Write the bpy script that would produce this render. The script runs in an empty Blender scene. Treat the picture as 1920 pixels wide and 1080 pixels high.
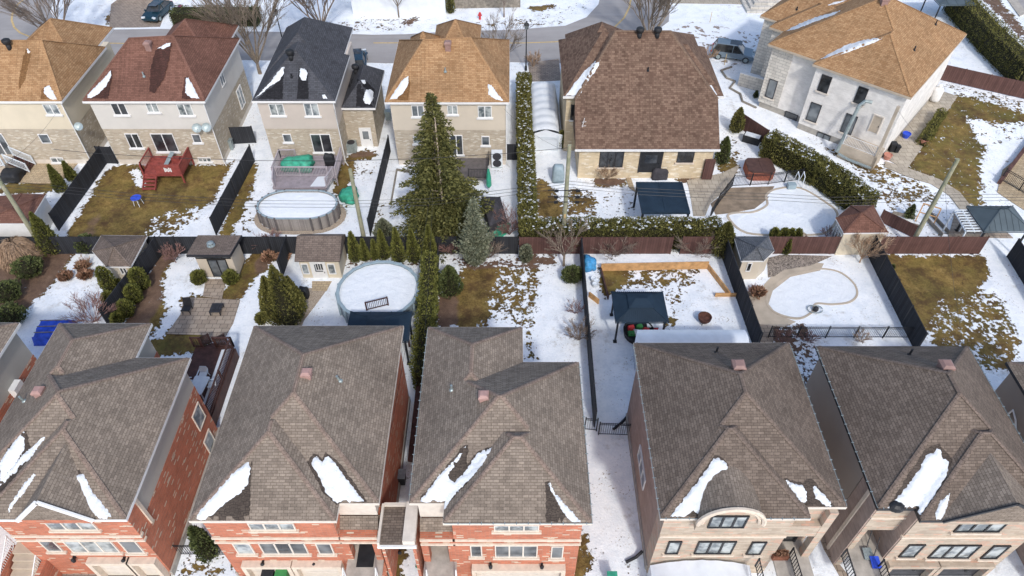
import bpy, bmesh, math, random
import numpy as np
from mathutils import Vector, Matrix
from mathutils.bvhtree import BVHTree
from mathutils.geometry import delaunay_2d_cdt
random.seed(7); RNG = np.random.default_rng(7)
S = bpy.context.scene
COL = S.collection

# ------------------------------------------------------------------ camera, sky, sun, exposure
CAM_H, TILT, FPX = 39.0, math.radians(46), 1335.0
cd = bpy.data.cameras.new("drone_camera"); cam = bpy.data.objects.new("drone_camera", cd); COL.objects.link(cam)
cd.sensor_width = 36; cd.lens = 36 * FPX / 1920; cd.clip_end = 3000
cam.location = (0, 0, CAM_H); cam.rotation_euler = (math.radians(44), 0, 0); S.camera = cam
SUN_EL, SUN_AZ = math.radians(43), math.radians(15)      # azimuth: right of straight behind the camera
w = bpy.data.worlds.new("World"); S.world = w; w.use_nodes = True
wn = w.node_tree.nodes; sky = wn.new("ShaderNodeTexSky"); sky.sky_type = 'NISHITA'; sky.sun_disc = False
sky.sun_elevation = SUN_EL; sky.sun_rotation = math.pi - SUN_AZ
sky.air_density = 1.0; sky.dust_density = 2.0; sky.ozone_density = 1.0
w.node_tree.links.new(sky.outputs[0], wn["Background"].inputs[0]); wn["Background"].inputs[1].default_value = 0.15
sd = bpy.data.lights.new("sun", 'SUN'); sun = bpy.data.objects.new("sun", sd); COL.objects.link(sun)
sd.energy = 1.4; sd.angle = math.radians(4); sd.color = (1, .98, .945)
sdir = Vector((math.sin(SUN_AZ) * math.cos(SUN_EL), -math.cos(SUN_AZ) * math.cos(SUN_EL), math.sin(SUN_EL)))
sun.rotation_euler = sdir.to_track_quat('Z', 'Y').to_euler(); sun.location = sdir * 120
S.view_settings.view_transform = 'Standard'; S.view_settings.look = 'None'; S.view_settings.exposure = 0.53

# ------------------------------------------------------------------ a pixel of the photograph -> a point of the place
CT, ST = math.cos(TILT), math.sin(TILT)
def ray(px, py):
    u = (px - 960) / FPX; v = -(py - 540) / FPX
    return Vector((u, CT + v * ST, -ST + v * CT))
def U(px, py, z=0.0):
    d = ray(px, py); t = (z - CAM_H) / d.z; return Vector((d.x * t, d.y * t, z))
def UY(px, py, Y):
    d = ray(px, py); t = Y / d.y; return Vector((d.x * t, Y, CAM_H + d.z * t))
def UX(px, py, X):
    d = ray(px, py); t = X / d.x; return Vector((X, d.y * t, CAM_H + d.z * t))
def UP(px, py, p, n):
    d = ray(px, py); o = Vector((0, 0, CAM_H)); t = (Vector(p) - o).dot(n) / d.dot(n); return o + d * t

# ------------------------------------------------------------------ objects
ORG = {}
def tag(o, label=None, cat=None, group=None, kind=None):
    if label: o["label"] = label
    if cat: o["category"] = cat
    if group: o["group"] = group
    if kind: o["kind"] = kind
    return o
def thing(name, label, cat, loc=(0, 0, 0), group=None):
    o = bpy.data.objects.new(name, None); COL.objects.link(o); o.location = loc; o.empty_display_size = .3
    ORG[o.name] = Vector(loc); return tag(o, label, cat, group)
def link_mesh(name, me, mat, parent=None, loc=None):
    o = bpy.data.objects.new(name, me); COL.objects.link(o)
    if mat: me.materials.append(mat)
    if parent is not None: o.parent = parent
    if loc is not None: o.location = loc
    ORG[o.name] = ORG[parent.name] if parent is not None else Vector(loc or (0, 0, 0))
    return o
def uvmap(me):
    nl = len(me.loops)
    if nl == 0: return
    vi = np.empty(nl, np.int32); me.loops.foreach_get("vertex_index", vi)
    co = np.empty(len(me.vertices) * 3, np.float32); me.vertices.foreach_get("co", co); co = co.reshape(-1, 3)
    npol = len(me.polygons); nr = np.empty(npol * 3, np.float32); me.polygons.foreach_get("normal", nr); nr = nr.reshape(-1, 3)
    lt = np.empty(npol, np.int32); me.polygons.foreach_get("loop_total", lt)
    n = np.repeat(nr, lt, axis=0)
    t = np.stack([-n[:, 1], n[:, 0], np.zeros(nl)], 1); L = np.linalg.norm(t, axis=1)
    t[L < .05] = (1, 0, 0); L[L < .05] = 1; t /= L[:, None]
    b = np.cross(n, t); p = co[vi]
    uv = np.stack([(p * t).sum(1), (p * b).sum(1)], 1).astype(np.float32)
    me.uv_layers.new(name="uv").data.foreach_set("uv", uv.ravel())
class MB:
    def __init__(s): s.v = []; s.f = []
    def add(s, vs, fs):
        o = len(s.v); s.v += [tuple(v) for v in vs]; s.f += [tuple(i + o for i in f) for f in fs]; return s
    def box(s, x0, x1, y0, y1, z0, z1):
        return s.add([(x0, y0, z0), (x1, y0, z0), (x1, y1, z0), (x0, y1, z0), (x0, y0, z1), (x1, y0, z1), (x1, y1, z1), (x0, y1, z1)],
                     [(3, 2, 1, 0), (4, 5, 6, 7), (0, 1, 5, 4), (1, 2, 6, 5), (2, 3, 7, 6), (3, 0, 4, 7)])
    def obox(s, c, a, b, n, la, lb, ln):      # oriented box, half sizes la lb ln along unit vectors a b n
        c, a, b, n = map(Vector, (c, a, b, n)); a = a * la; b = b * lb; n = n * ln
        return s.add([c - a - b - n, c + a - b - n, c + a + b - n, c - a + b - n, c - a - b + n, c + a - b + n, c + a + b + n, c - a + b + n],
                     [(3, 2, 1, 0), (4, 5, 6, 7), (0, 1, 5, 4), (1, 2, 6, 5), (2, 3, 7, 6), (3, 0, 4, 7)])
    def bar(s, p, q, w=.05, h=None):
        p, q = Vector(p), Vector(q); d = q - p; L = d.length
        if L < 1e-6: return s
        d /= L; a = d.cross(Vector((0, 0, 1)))
        if a.length < .05: a = Vector((1, 0, 0))
        a.normalize(); b = a.cross(d)
        return s.obox((p + q) / 2, a, b, d, w / 2, (h or w) / 2, L / 2)
    def prism(s, pts, z0, z1):
        n = len(pts); P = [(p[0], p[1]) for p in pts]
        A = sum(P[i][0] * P[(i + 1) % n][1] - P[(i + 1) % n][0] * P[i][1] for i in range(n))
        if A < 0: P = P[::-1]
        return s.add([(x, y, z0) for x, y in P] + [(x, y, z1) for x, y in P],
                     [tuple(range(n))[::-1], tuple(range(n, 2 * n))] + [(i, (i + 1) % n, n + (i + 1) % n, n + i) for i in range(n)])
    def poly(s, pts): return s.add(pts, [tuple(range(len(pts)))])
    def tube(s, pts, r, n=6, cap=True):
        pts = [Vector(p) for p in pts]; k = len(pts)
        rs = r if isinstance(r, (list, tuple)) else [r] * k
        o = len(s.v); a = None
        for i, p in enumerate(pts):
            d = (pts[min(i + 1, k - 1)] - pts[max(i - 1, 0)]).normalized()
            if a is None:
                a = d.cross(Vector((0, 0, 1)));
                if a.length < .1: a = Vector((1, 0, 0))
            a = (a - d * a.dot(d)).normalized(); b = d.cross(a)
            for j in range(n):
                t = 2 * math.pi * j / n; q = p + (a * math.cos(t) + b * math.sin(t)) * rs[i]; s.v.append(tuple(q))
        for i in range(k - 1):
            for j in range(n):
                s.f.append((o + i * n + j, o + i * n + (j + 1) % n, o + (i + 1) * n + (j + 1) % n, o + (i + 1) * n + j))
        if cap:
            s.f.append(tuple(o + j for j in range(n))[::-1]); s.f.append(tuple(o + (k - 1) * n + j for j in range(n)))
        return s
    def lathe(s, c, prof, n=16, sx=1, sy=1):   # prof: (r, z)
        c = Vector(c); o = len(s.v); k = len(prof)
        for r, z in prof:
            for j in range(n):
                t = 2 * math.pi * j / n; s.v.append((c.x + r * sx * math.cos(t), c.y + r * sy * math.sin(t), c.z + z))
        for i in range(k - 1):
            for j in range(n):
                s.f.append((o + i * n + j, o + i * n + (j + 1) % n, o + (i + 1) * n + (j + 1) % n, o + (i + 1) * n + j))
        s.f.append(tuple(o + j for j in range(n))[::-1]); s.f.append(tuple(o + (k - 1) * n + j for j in range(n)))
        return s
    def hip(s, x0, x1, y0, y1, z, A, B, xf=None):   # ridge from A to B (x,y,z); hipped all round
        v = [(x0, y0, z), (x1, y0, z), (x1, y1, z), (x0, y1, z), A, B]
        if abs(A[0] - B[0]) >= abs(A[1] - B[1]):   # ridge along x
            f = [(0, 1, 5, 4), (1, 2, 5), (2, 3, 4, 5), (3, 0, 4), (3, 2, 1, 0)]; e = [(0, 4), (3, 4), (1, 5), (2, 5), (4, 5)]
        else:
            f = [(0, 1, 4), (1, 2, 5, 4), (2, 3, 5), (3, 0, 4, 5), (3, 2, 1, 0)]; e = [(0, 4), (1, 4), (2, 5), (3, 5), (4, 5)]
        if xf: v = [xf(*p) for p in v]
        s.add(v, f); return [(Vector(v[a]), Vector(v[b])) for a, b in e]
    def build(s, name, mat, parent=None, loc=None, smooth=False, uv=True, label=None):
        o = ORG[parent.name] if parent is not None else Vector(loc or (0, 0, 0))
        me = bpy.data.meshes.new(name)
        me.from_pydata([(x - o.x, y - o.y, z - o.z) for x, y, z in s.v], [], s.f)
        if smooth: me.polygons.foreach_set("use_smooth", [True] * len(me.polygons))
        if uv: uvmap(me)
        ob = link_mesh(name, me, mat, parent, loc if parent is None else None)
        if parent is None: ORG[ob.name] = o
        if label: ob["label"] = label
        return ob
def eqhip(x0, x1, y0, y1, z, s):      # A, B of an equal-slope hip
    hx, hy = (x1 - x0) / 2, (y1 - y0) / 2; h = min(hx, hy)
    if hx > hy: return (x0 + h, y0 + h, z + s * h), (x1 - h, y0 + h, z + s * h)
    if hx == hy: hy += .01
    return (x0 + h, y0 + h, z + s * h), (x0 + h, y1 - h, z + s * h)
def dup(o, loc, rz=None, label=None, sc=None, parent=None):
    c = o.copy(); COL.objects.link(c)
    if parent is not None: c.parent = parent
    else:
        c.location = loc
        if rz is not None: c.rotation_euler = (0, 0, rz)
        if sc: c.scale = (sc, sc, sc) if not hasattr(sc, '__len__') else sc
    if label: c["label"] = label
    for ch in o.children: dup(ch, None, parent=c)
    return c
def quads_mesh(name, V):    # V: (N,4,3) -> mesh of loose quads
    N = len(V); me = bpy.data.meshes.new(name)
    me.vertices.add(N * 4); me.vertices.foreach_set("co", V.reshape(-1).astype(np.float32))
    me.loops.add(N * 4); me.loops.foreach_set("vertex_index", np.arange(N * 4, dtype=np.int32))
    me.polygons.add(N); me.polygons.foreach_set("loop_start", np.arange(0, N * 4, 4, dtype=np.int32))
    me.polygons.foreach_set("loop_total", np.full(N, 4, np.int32)); me.update(calc_edges=True); return me
def unit(a): return a / np.maximum(np.linalg.norm(a, axis=1, keepdims=True), 1e-6)
def leaf_quads(P, D, L, W):     # leaf blades at P pointing along D
    N = len(P); D = unit(D); R = RNG.normal(size=(N, 3)); A = unit(np.cross(D, R))
    L = L * RNG.uniform(.6, 1.3, (N, 1)); W = W * RNG.uniform(.6, 1.3, (N, 1))
    return np.stack([P - A * W * .5, P + D * L * .35 - A * W * .6, P + D * L, P + D * L * .35 + A * W * .6], 1)

# ------------------------------------------------------------------ materials
def lin(c):      # display colour -> base colour, a little less saturated, mid tones lifted for the overcast exposure
    v = [((x / 255) / 12.92 if x / 255 <= .04045 else ((x / 255 + .055) / 1.055) ** 2.4) for x in c]
    L = .25 * v[0] + .65 * v[1] + .1 * v[2]; g = 1 + .45 * max(0, 1 - L * 2.2)
    return tuple(min(.88, (L + (x - L) * .84) * g) for x in v) + (1,)
class NT:
    def __init__(s, name):
        s.m = bpy.data.materials.new(name); s.m.use_nodes = True; s.t = s.m.node_tree; s.b = s.t.nodes["Principled BSDF"]
        s.b.inputs["Specular IOR Level"].default_value = .3
    def n(s, ty, **kw):
        nd = s.t.nodes.new("ShaderNode" + ty)
        for k, v in kw.items():
            if isinstance(k, str) and hasattr(nd, k) and not k[0].isupper(): setattr(nd, k, v)
        return nd
    def l(s, a, b): s.t.links.new(a, b)
    def tc(s, out="Object"):
        return s.n("TexCoord").outputs[out]
    def noise(s, vec, scale, detail=4, rough=.6):
        nd = s.n("TexNoise"); nd.inputs["Scale"].default_value = scale; nd.inputs["Detail"].default_value = detail; nd.inputs["Roughness"].default_value = rough
        if vec is not None: s.l(vec, nd.inputs["Vector"])
        return nd.outputs["Fac"]
    def ramp(s, fac, stops):
        r = s.n("ValToRGB"); e = r.color_ramp.elements
        while len(e) < len(stops): e.new(.5)
        for i, (p, c) in enumerate(stops): e[i].position = p; e[i].color = c
        s.l(fac, r.inputs[0]); return r.outputs[0]
    def mix(s, fac, a, b, mode='MIX'):
        m = s.n("Mix", data_type='RGBA', blend_type=mode)
        for sock, val in ((m.inputs[0], fac), (m.inputs[6], a), (m.inputs[7], b)):
            if hasattr(val, "is_output"): s.l(val, sock)
            else: sock.default_value = val
        return m.outputs[2]
    def math(s, op, a, b=0.0, clamp=False):
        m = s.n("Math", operation=op); m.use_clamp = clamp
        for sock, val in ((m.inputs[0], a), (m.inputs[1], b)):
            if hasattr(val, "is_output"): s.l(val, sock)
            else: sock.default_value = val
        return m.outputs[0]
    def bump(s, h, strength=.3, dist=.02):
        b = s.n("Bump"); b.inputs["Strength"].default_value = strength; b.inputs["Distance"].default_value = dist
        s.l(h, b.inputs["Height"]); s.l(b.outputs[0], s.b.inputs["Normal"])
    def col(s, c): s.l(c, s.b.inputs["Base Color"])
    def rough(s, r):
        if hasattr(r, "is_output"): s.l(r, s.b.inputs["Roughness"])
        else: s.b.inputs["Roughness"].default_value = r
_pc = {}
def plain(name, c, rough=.6, var=.12, scale=3.0, metal=0.0, spec=.3, c2=None):
    if name in _pc: return _pc[name]
    t = NT(name); c = lin(c); t.b.inputs["Specular IOR Level"].default_value = spec
    d = lin(c2) if c2 else tuple(x * (1 - var * 2) for x in c[:3]) + (1,)
    u = tuple(min(1, x * (1 + var)) for x in c[:3]) + (1,)
    t.col(t.ramp(t.noise(t.tc(), scale, 5), [(.3, d), (.7, u)])); t.rough(rough); t.b.inputs["Metallic"].default_value = metal
    _pc[name] = t.m; return t.m
def shingle(name, c1, c2, mort, bw=.33, rh=.15, bias=0.0, rowdark=.5):
    t = NT(name); uv = t.tc("UV"); b = t.n("TexBrick"); t.l(uv, b.inputs["Vector"])
    b.offset = .37; b.offset_frequency = 2
    for k, v in (("Color1", lin(c1)), ("Color2", lin(c2)), ("Mortar", lin(mort))): b.inputs[k].default_value = v
    b.inputs["Scale"].default_value = 1; b.inputs["Mortar Size"].default_value = .012; b.inputs["Mortar Smooth"].default_value = .3
    b.inputs["Bias"].default_value = bias; b.inputs["Brick Width"].default_value = bw; b.inputs["Row Height"].default_value = rh
    n = t.noise(t.tc(), .35, 7, .7); fine = t.noise(t.tc(), 22, 2)
    c = t.mix(1, b.outputs[0], t.ramp(n, [(.3, (.76, .755, .75, 1)), (.5, (.97, .96, .95, 1)), (.72, (1.16, 1.14, 1.12, 1))]), 'MULTIPLY')
    c = t.mix(1, c, t.ramp(fine, [(.2, (.8, .8, .8, 1)), (.8, (1.2, 1.2, 1.2, 1))]), 'MULTIPLY')
    mps = t.n("Mapping"); mps.inputs["Scale"].default_value = (6, .25, 1); t.l(uv, mps.inputs["Vector"])
    c = t.mix(1, c, t.ramp(t.noise(mps.outputs[0], 1.0, 3), [(.35, (.88, .87, .86, 1)), (.65, (1.06, 1.06, 1.06, 1))]), 'MULTIPLY')
    t.col(c); t.rough(.9); t.b.inputs["Specular IOR Level"].default_value = .15; t.bump(b.outputs["Fac"], -.5, .01); return t.m
def brick(name, cols, mort, bw=.5, rh=.17, ms=.012, wh=None):
    t = NT(name); uv = t.tc("UV"); b = t.n("TexBrick"); t.l(uv, b.inputs["Vector"]); b.offset = .43
    for k, v in (("Color1", lin(cols[0])), ("Color2", lin(cols[1])), ("Mortar", lin(mort))): b.inputs[k].default_value = v
    b.inputs["Scale"].default_value = 1; b.inputs["Mortar Size"].default_value = ms; b.inputs["Mortar Smooth"].default_value = .2
    b.inputs["Brick Width"].default_value = bw; b.inputs["Row Height"].default_value = rh; b.inputs["Bias"].default_value = -.2
    c = b.outputs[0]
    if wh:     # scattered odd bricks of another colour
        b2 = t.n("TexBrick"); t.l(uv, b2.inputs["Vector"]); b2.offset = .43; b2.squash = 1
        b2.inputs["Color1"].default_value = (0, 0, 0, 1); b2.inputs["Color2"].default_value = (1, 1, 1, 1); b2.inputs["Mortar"].default_value = (0, 0, 0, 1)
        b2.inputs["Scale"].default_value = 1; b2.inputs["Mortar Size"].default_value = ms; b2.inputs["Brick Width"].default_value = bw; b2.inputs["Row Height"].default_value = rh
        f = t.ramp(b2.outputs[0], [(wh[1], (0, 0, 0, 1)), (wh[1] + .03, (1, 1, 1, 1))]); c = t.mix(f, c, lin(wh[0]))
    n = t.noise(t.tc(), 1.3, 5); c = t.mix(1, c, t.ramp(n, [(.25, (.8, .8, .8, 1)), (.75, (1.12, 1.12, 1.12, 1))]), 'MULTIPLY')
    t.col(c); t.rough(.88); t.bump(b.outputs["Fac"], .4, .01); return t.m
def siding(name, c, rh=.11):
    t = NT(name); uv = t.tc("UV"); wv = t.n("TexWave", wave_type='BANDS', bands_direction='Y', wave_profile='SAW'); t.l(uv, wv.inputs["Vector"])
    wv.inputs["Scale"].default_value = .314 / rh; wv.inputs["Distortion"].default_value = 0
    c = lin(c); n = t.noise(t.tc(), .6, 4)
    cc = t.mix(1, c, t.ramp(n, [(.3, (.93, .93, .93, 1)), (.7, (1.04, 1.04, 1.04, 1))]), 'MULTIPLY')
    cc = t.mix(1, cc, t.ramp(wv.outputs["Fac"], [(0, (.82, .82, .82, 1)), (.12, (1, 1, 1, 1))]), 'MULTIPLY')
    t.col(cc); t.rough(.55); t.bump(wv.outputs["Fac"], .3, .015); return t.m
def glass(name, c=(.05, .06, .07), c2=(.2, .22, .23), sc=.7):
    t = NT(name); n = t.noise(t.tc(), sc, 2); t.col(t.ramp(n, [(.4, c + (1,)), (.62, c2 + (1,))])); t.rough(.06)
    t.b.inputs["Specular IOR Level"].default_value = .8; return t.m
def leafmat(name, c1, c2, c3=None):
    t = NT(name); g = t.n("NewGeometry"); r = g.outputs["Random Per Island"]; n = t.noise(t.tc(), 1.6, 3)
    f = t.math('ADD', t.math('MULTIPLY', r, .6), t.math('MULTIPLY', n, .4))
    st = [(.2, lin(c1)), (.75, lin(c2))]
    if c3: st.append((.93, lin(c3)))
    t.col(t.ramp(f, st)); t.rough(.7); t.b.inputs["Specular IOR Level"].default_value = .15; return t.m
def snowmat(name, tint=(.7, .73, .755)):
    t = NT(name); n = t.noise(t.tc(), 1.2, 6); f = t.noise(t.tc(), 14, 4)
    t.col(t.ramp(n, [(.3, tuple(x * .95 for x in tint) + (1,)), (.7, tint + (1,))])); t.rough(.75)
    t.bump(t.math('ADD', n, t.math('MULTIPLY', f, .25)), .8, .16); return t.m
M = {}
M['roof_f'] = shingle("brown_shingles", (136, 123, 109), (108, 97, 86), (84, 74, 66), .3, .14)
M['roof_f2'] = shingle("dark_brown_shingles", (114, 101, 90), (90, 79, 70), (70, 60, 53), .3, .14)
M['roof_fw'] = shingle("wet_brown_shingles", (76, 67, 60), (62, 54, 49), (42, 37, 33), .3, .14)
M['cap_f'] = shingle("brown_cap_shingles", (134, 116, 103), (116, 99, 88), (84, 72, 64), .5, .2)
M['cap_f2'] = shingle("dark_brown_cap", (114, 99, 88), (98, 85, 76), (72, 62, 55), .5, .2)
M['roof_o'] = shingle("orange_shingles", (166, 130, 88), (138, 102, 64), (108, 78, 50), .36, .16)
M['cap_o'] = shingle("orange_cap_shingles", (168, 130, 86), (150, 112, 72), (122, 88, 56), .5, .2)
M['roof_r'] = shingle("red_brown_shingles", (116, 80, 66), (98, 66, 54), (76, 50, 42), .36, .16)
M['cap_r'] = shingle("red_brown_cap", (120, 84, 70), (106, 72, 60), (90, 58, 48), .5, .2)
M['roof_k'] = shingle("charcoal_shingles", (72, 74, 80), (60, 61, 66), (42, 42, 45), .36, .16)
M['roof_b'] = shingle("two_tone_brown_shingles", (118, 95, 78), (86, 65, 53), (80, 60, 50), .3, .19)
M['cap_b'] = shingle("two_tone_brown_cap", (118, 97, 80), (102, 82, 67), (84, 64, 53), .5, .2)
M['roof_s'] = shingle("shed_shingles", (118, 104, 94), (98, 86, 78), (66, 58, 52), .34, .15)
M['roof_g'] = shingle("grey_shingles", (98, 102, 108), (80, 84, 90), (54, 57, 62), .34, .15)
M['roof_wet_r'] = shingle("wet_red_shingles", (72, 46, 40), (60, 40, 35), (42, 28, 25), .36, .16)
M['roof_wet_k'] = shingle("wet_charcoal_shingles", (38, 38, 42), (30, 30, 33), (22, 22, 24), .36, .16)
M['roof_wet_o'] = shingle("wet_orange_shingles", (120, 86, 48), (104, 72, 38), (76, 52, 28), .36, .16)
M['brick_red'] = brick("red_brick", ((180, 98, 64), (144, 78, 54)), (154, 118, 96), .36, .1, .01, ((206, 186, 160), .9))
M['brick_tan'] = brick("tan_stone_brick", ((186, 168, 146), (140, 122, 103)), (162, 149, 132), .46, .14, .012, ((190, 152, 128), .78))
M['brick_taupe'] = brick("taupe_stone_brick", ((160, 138, 124), (136, 116, 106)), (150, 134, 122), .5, .14, .012)
M['brick_rear'] = brick("beige_brick", ((182, 166, 142), (150, 132, 108)), (176, 166, 148), .3, .1, .014, ((206, 196, 176), .84))
M['brick_r5'] = brick("cream_brick", ((214, 192, 152), (192, 168, 130)), (204, 188, 158), .4, .12, .012, ((226, 212, 186), .85))
M['brick_r6'] = brick("pale_grey_brick", ((234, 229, 222), (222, 217, 209)), (224, 219, 211), .3, .1, .01)
M['stone_r6'] = brick("pale_cut_stone", ((212, 206, 194), (184, 178, 168)), (150, 145, 138), .7, .3, .02, ((214, 208, 196), .8))
M['sid_cream'] = siding("cream_siding", (212, 198, 170)); M['sid_pink'] = siding("off_white_siding", (208, 203, 194))
M['sid_beige'] = siding("beige_siding", (196, 183, 170)); M['sid_tan'] = siding("sand_siding", (206, 192, 170))
M['sid_grey'] = siding("warm_grey_siding", (172, 168, 158)); M['sid_taupe'] = siding("taupe_siding", (150, 138, 126))
M['white'] = plain("white_trim", (226, 225, 222), .5, .04); M['cream'] = plain("cream_trim", (214, 203, 188), .6, .06)
M['concrete'] = plain("concrete", (172, 164, 152), .9, .14, 2.0); M['conc_dark'] = plain("foundation_concrete", (160, 154, 144), .9, .12, 2.0)
M['stone_cream'] = plain("cream_cast_stone", (214, 196, 174), .8, .08, 4)
M['black'] = plain("black_metal", (32, 33, 36), .45, .2); M['dark'] = plain("dark_trim", (46, 46, 50), .5, .2)
M['blackpl'] = plain("black_plastic", (34, 35, 38), .6, .2, 2.0)
M['glass'] = glass("window_glass"); M['glass_l'] = glass("curtained_glass", (.1, .12, .13), (.42, .45, .44), 1.5); M['glass_d'] = glass("dark_glass", (.02, .022, .025), (.07, .075, .08))
M['snow'] = snowmat("snow"); M['snow_pool'] = snowmat("pool_snow", (.84, .87, .89)); M['snow_shade'] = M['snow']
M['pink'] = plain("dusty_pink_metal", (160, 124, 116), .65, .1); M['ventbrown'] = plain("brown_vent_metal", (134, 104, 96), .6, .1)
M['galv'] = plain("galvanised_metal", (158, 172, 172), .45, .15, 8, .5)
M['fence_black'] = brick("black_board_fence", ((44, 46, 51), (32, 33, 37)), (18, 18, 20), .16, 4.0, .012); M['fence_brown'] = brick("brown_board_fence", ((88, 60, 54), (72, 48, 43)), (46, 30, 27), .2, 4.0, .008)
M['wood_pole'] = plain("weathered_pole_wood", (142, 136, 112), .9, .2, 2.0, 0, .2, (112, 118, 92))

# ------------------------------------------------------------------ ground: one sheet, snow lying in patches over grass and soil
def axis(a, b, st, far): return np.array(far[0] + list(np.arange(a, b + 1e-6, st)) + far[1])
GX = axis(-66, 66, .22, ([-900, -300, -120, -80], [80, 120, 300, 900])); GY = axis(6, 104, .22, ([-300, -60, -10], [125, 180, 400, 1500]))
XX, YY = np.meshgrid(GX, GY)
FS = np.ones_like(XX); FD = np.zeros_like(XX); FG = np.full_like(XX, .25)
def inpoly(pts):
    ins = np.zeros(XX.shape, bool); n = len(pts)
    for i in range(n):
        (xa, ya), (xb, yb) = pts[i], pts[(i + 1) % n]
        if ya == yb: continue
        c = ((ya > YY) != (yb > YY)) & (XX < (xb - xa) * (YY - ya) / (yb - ya) + xa); ins ^= c
    return ins
def cover(px, snow, dirt=0.0, green=.25):
    m = inpoly([U(*p)[:2] for p in px]); FS[m] = snow; FD[m] = dirt; FG[m] = green
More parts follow.
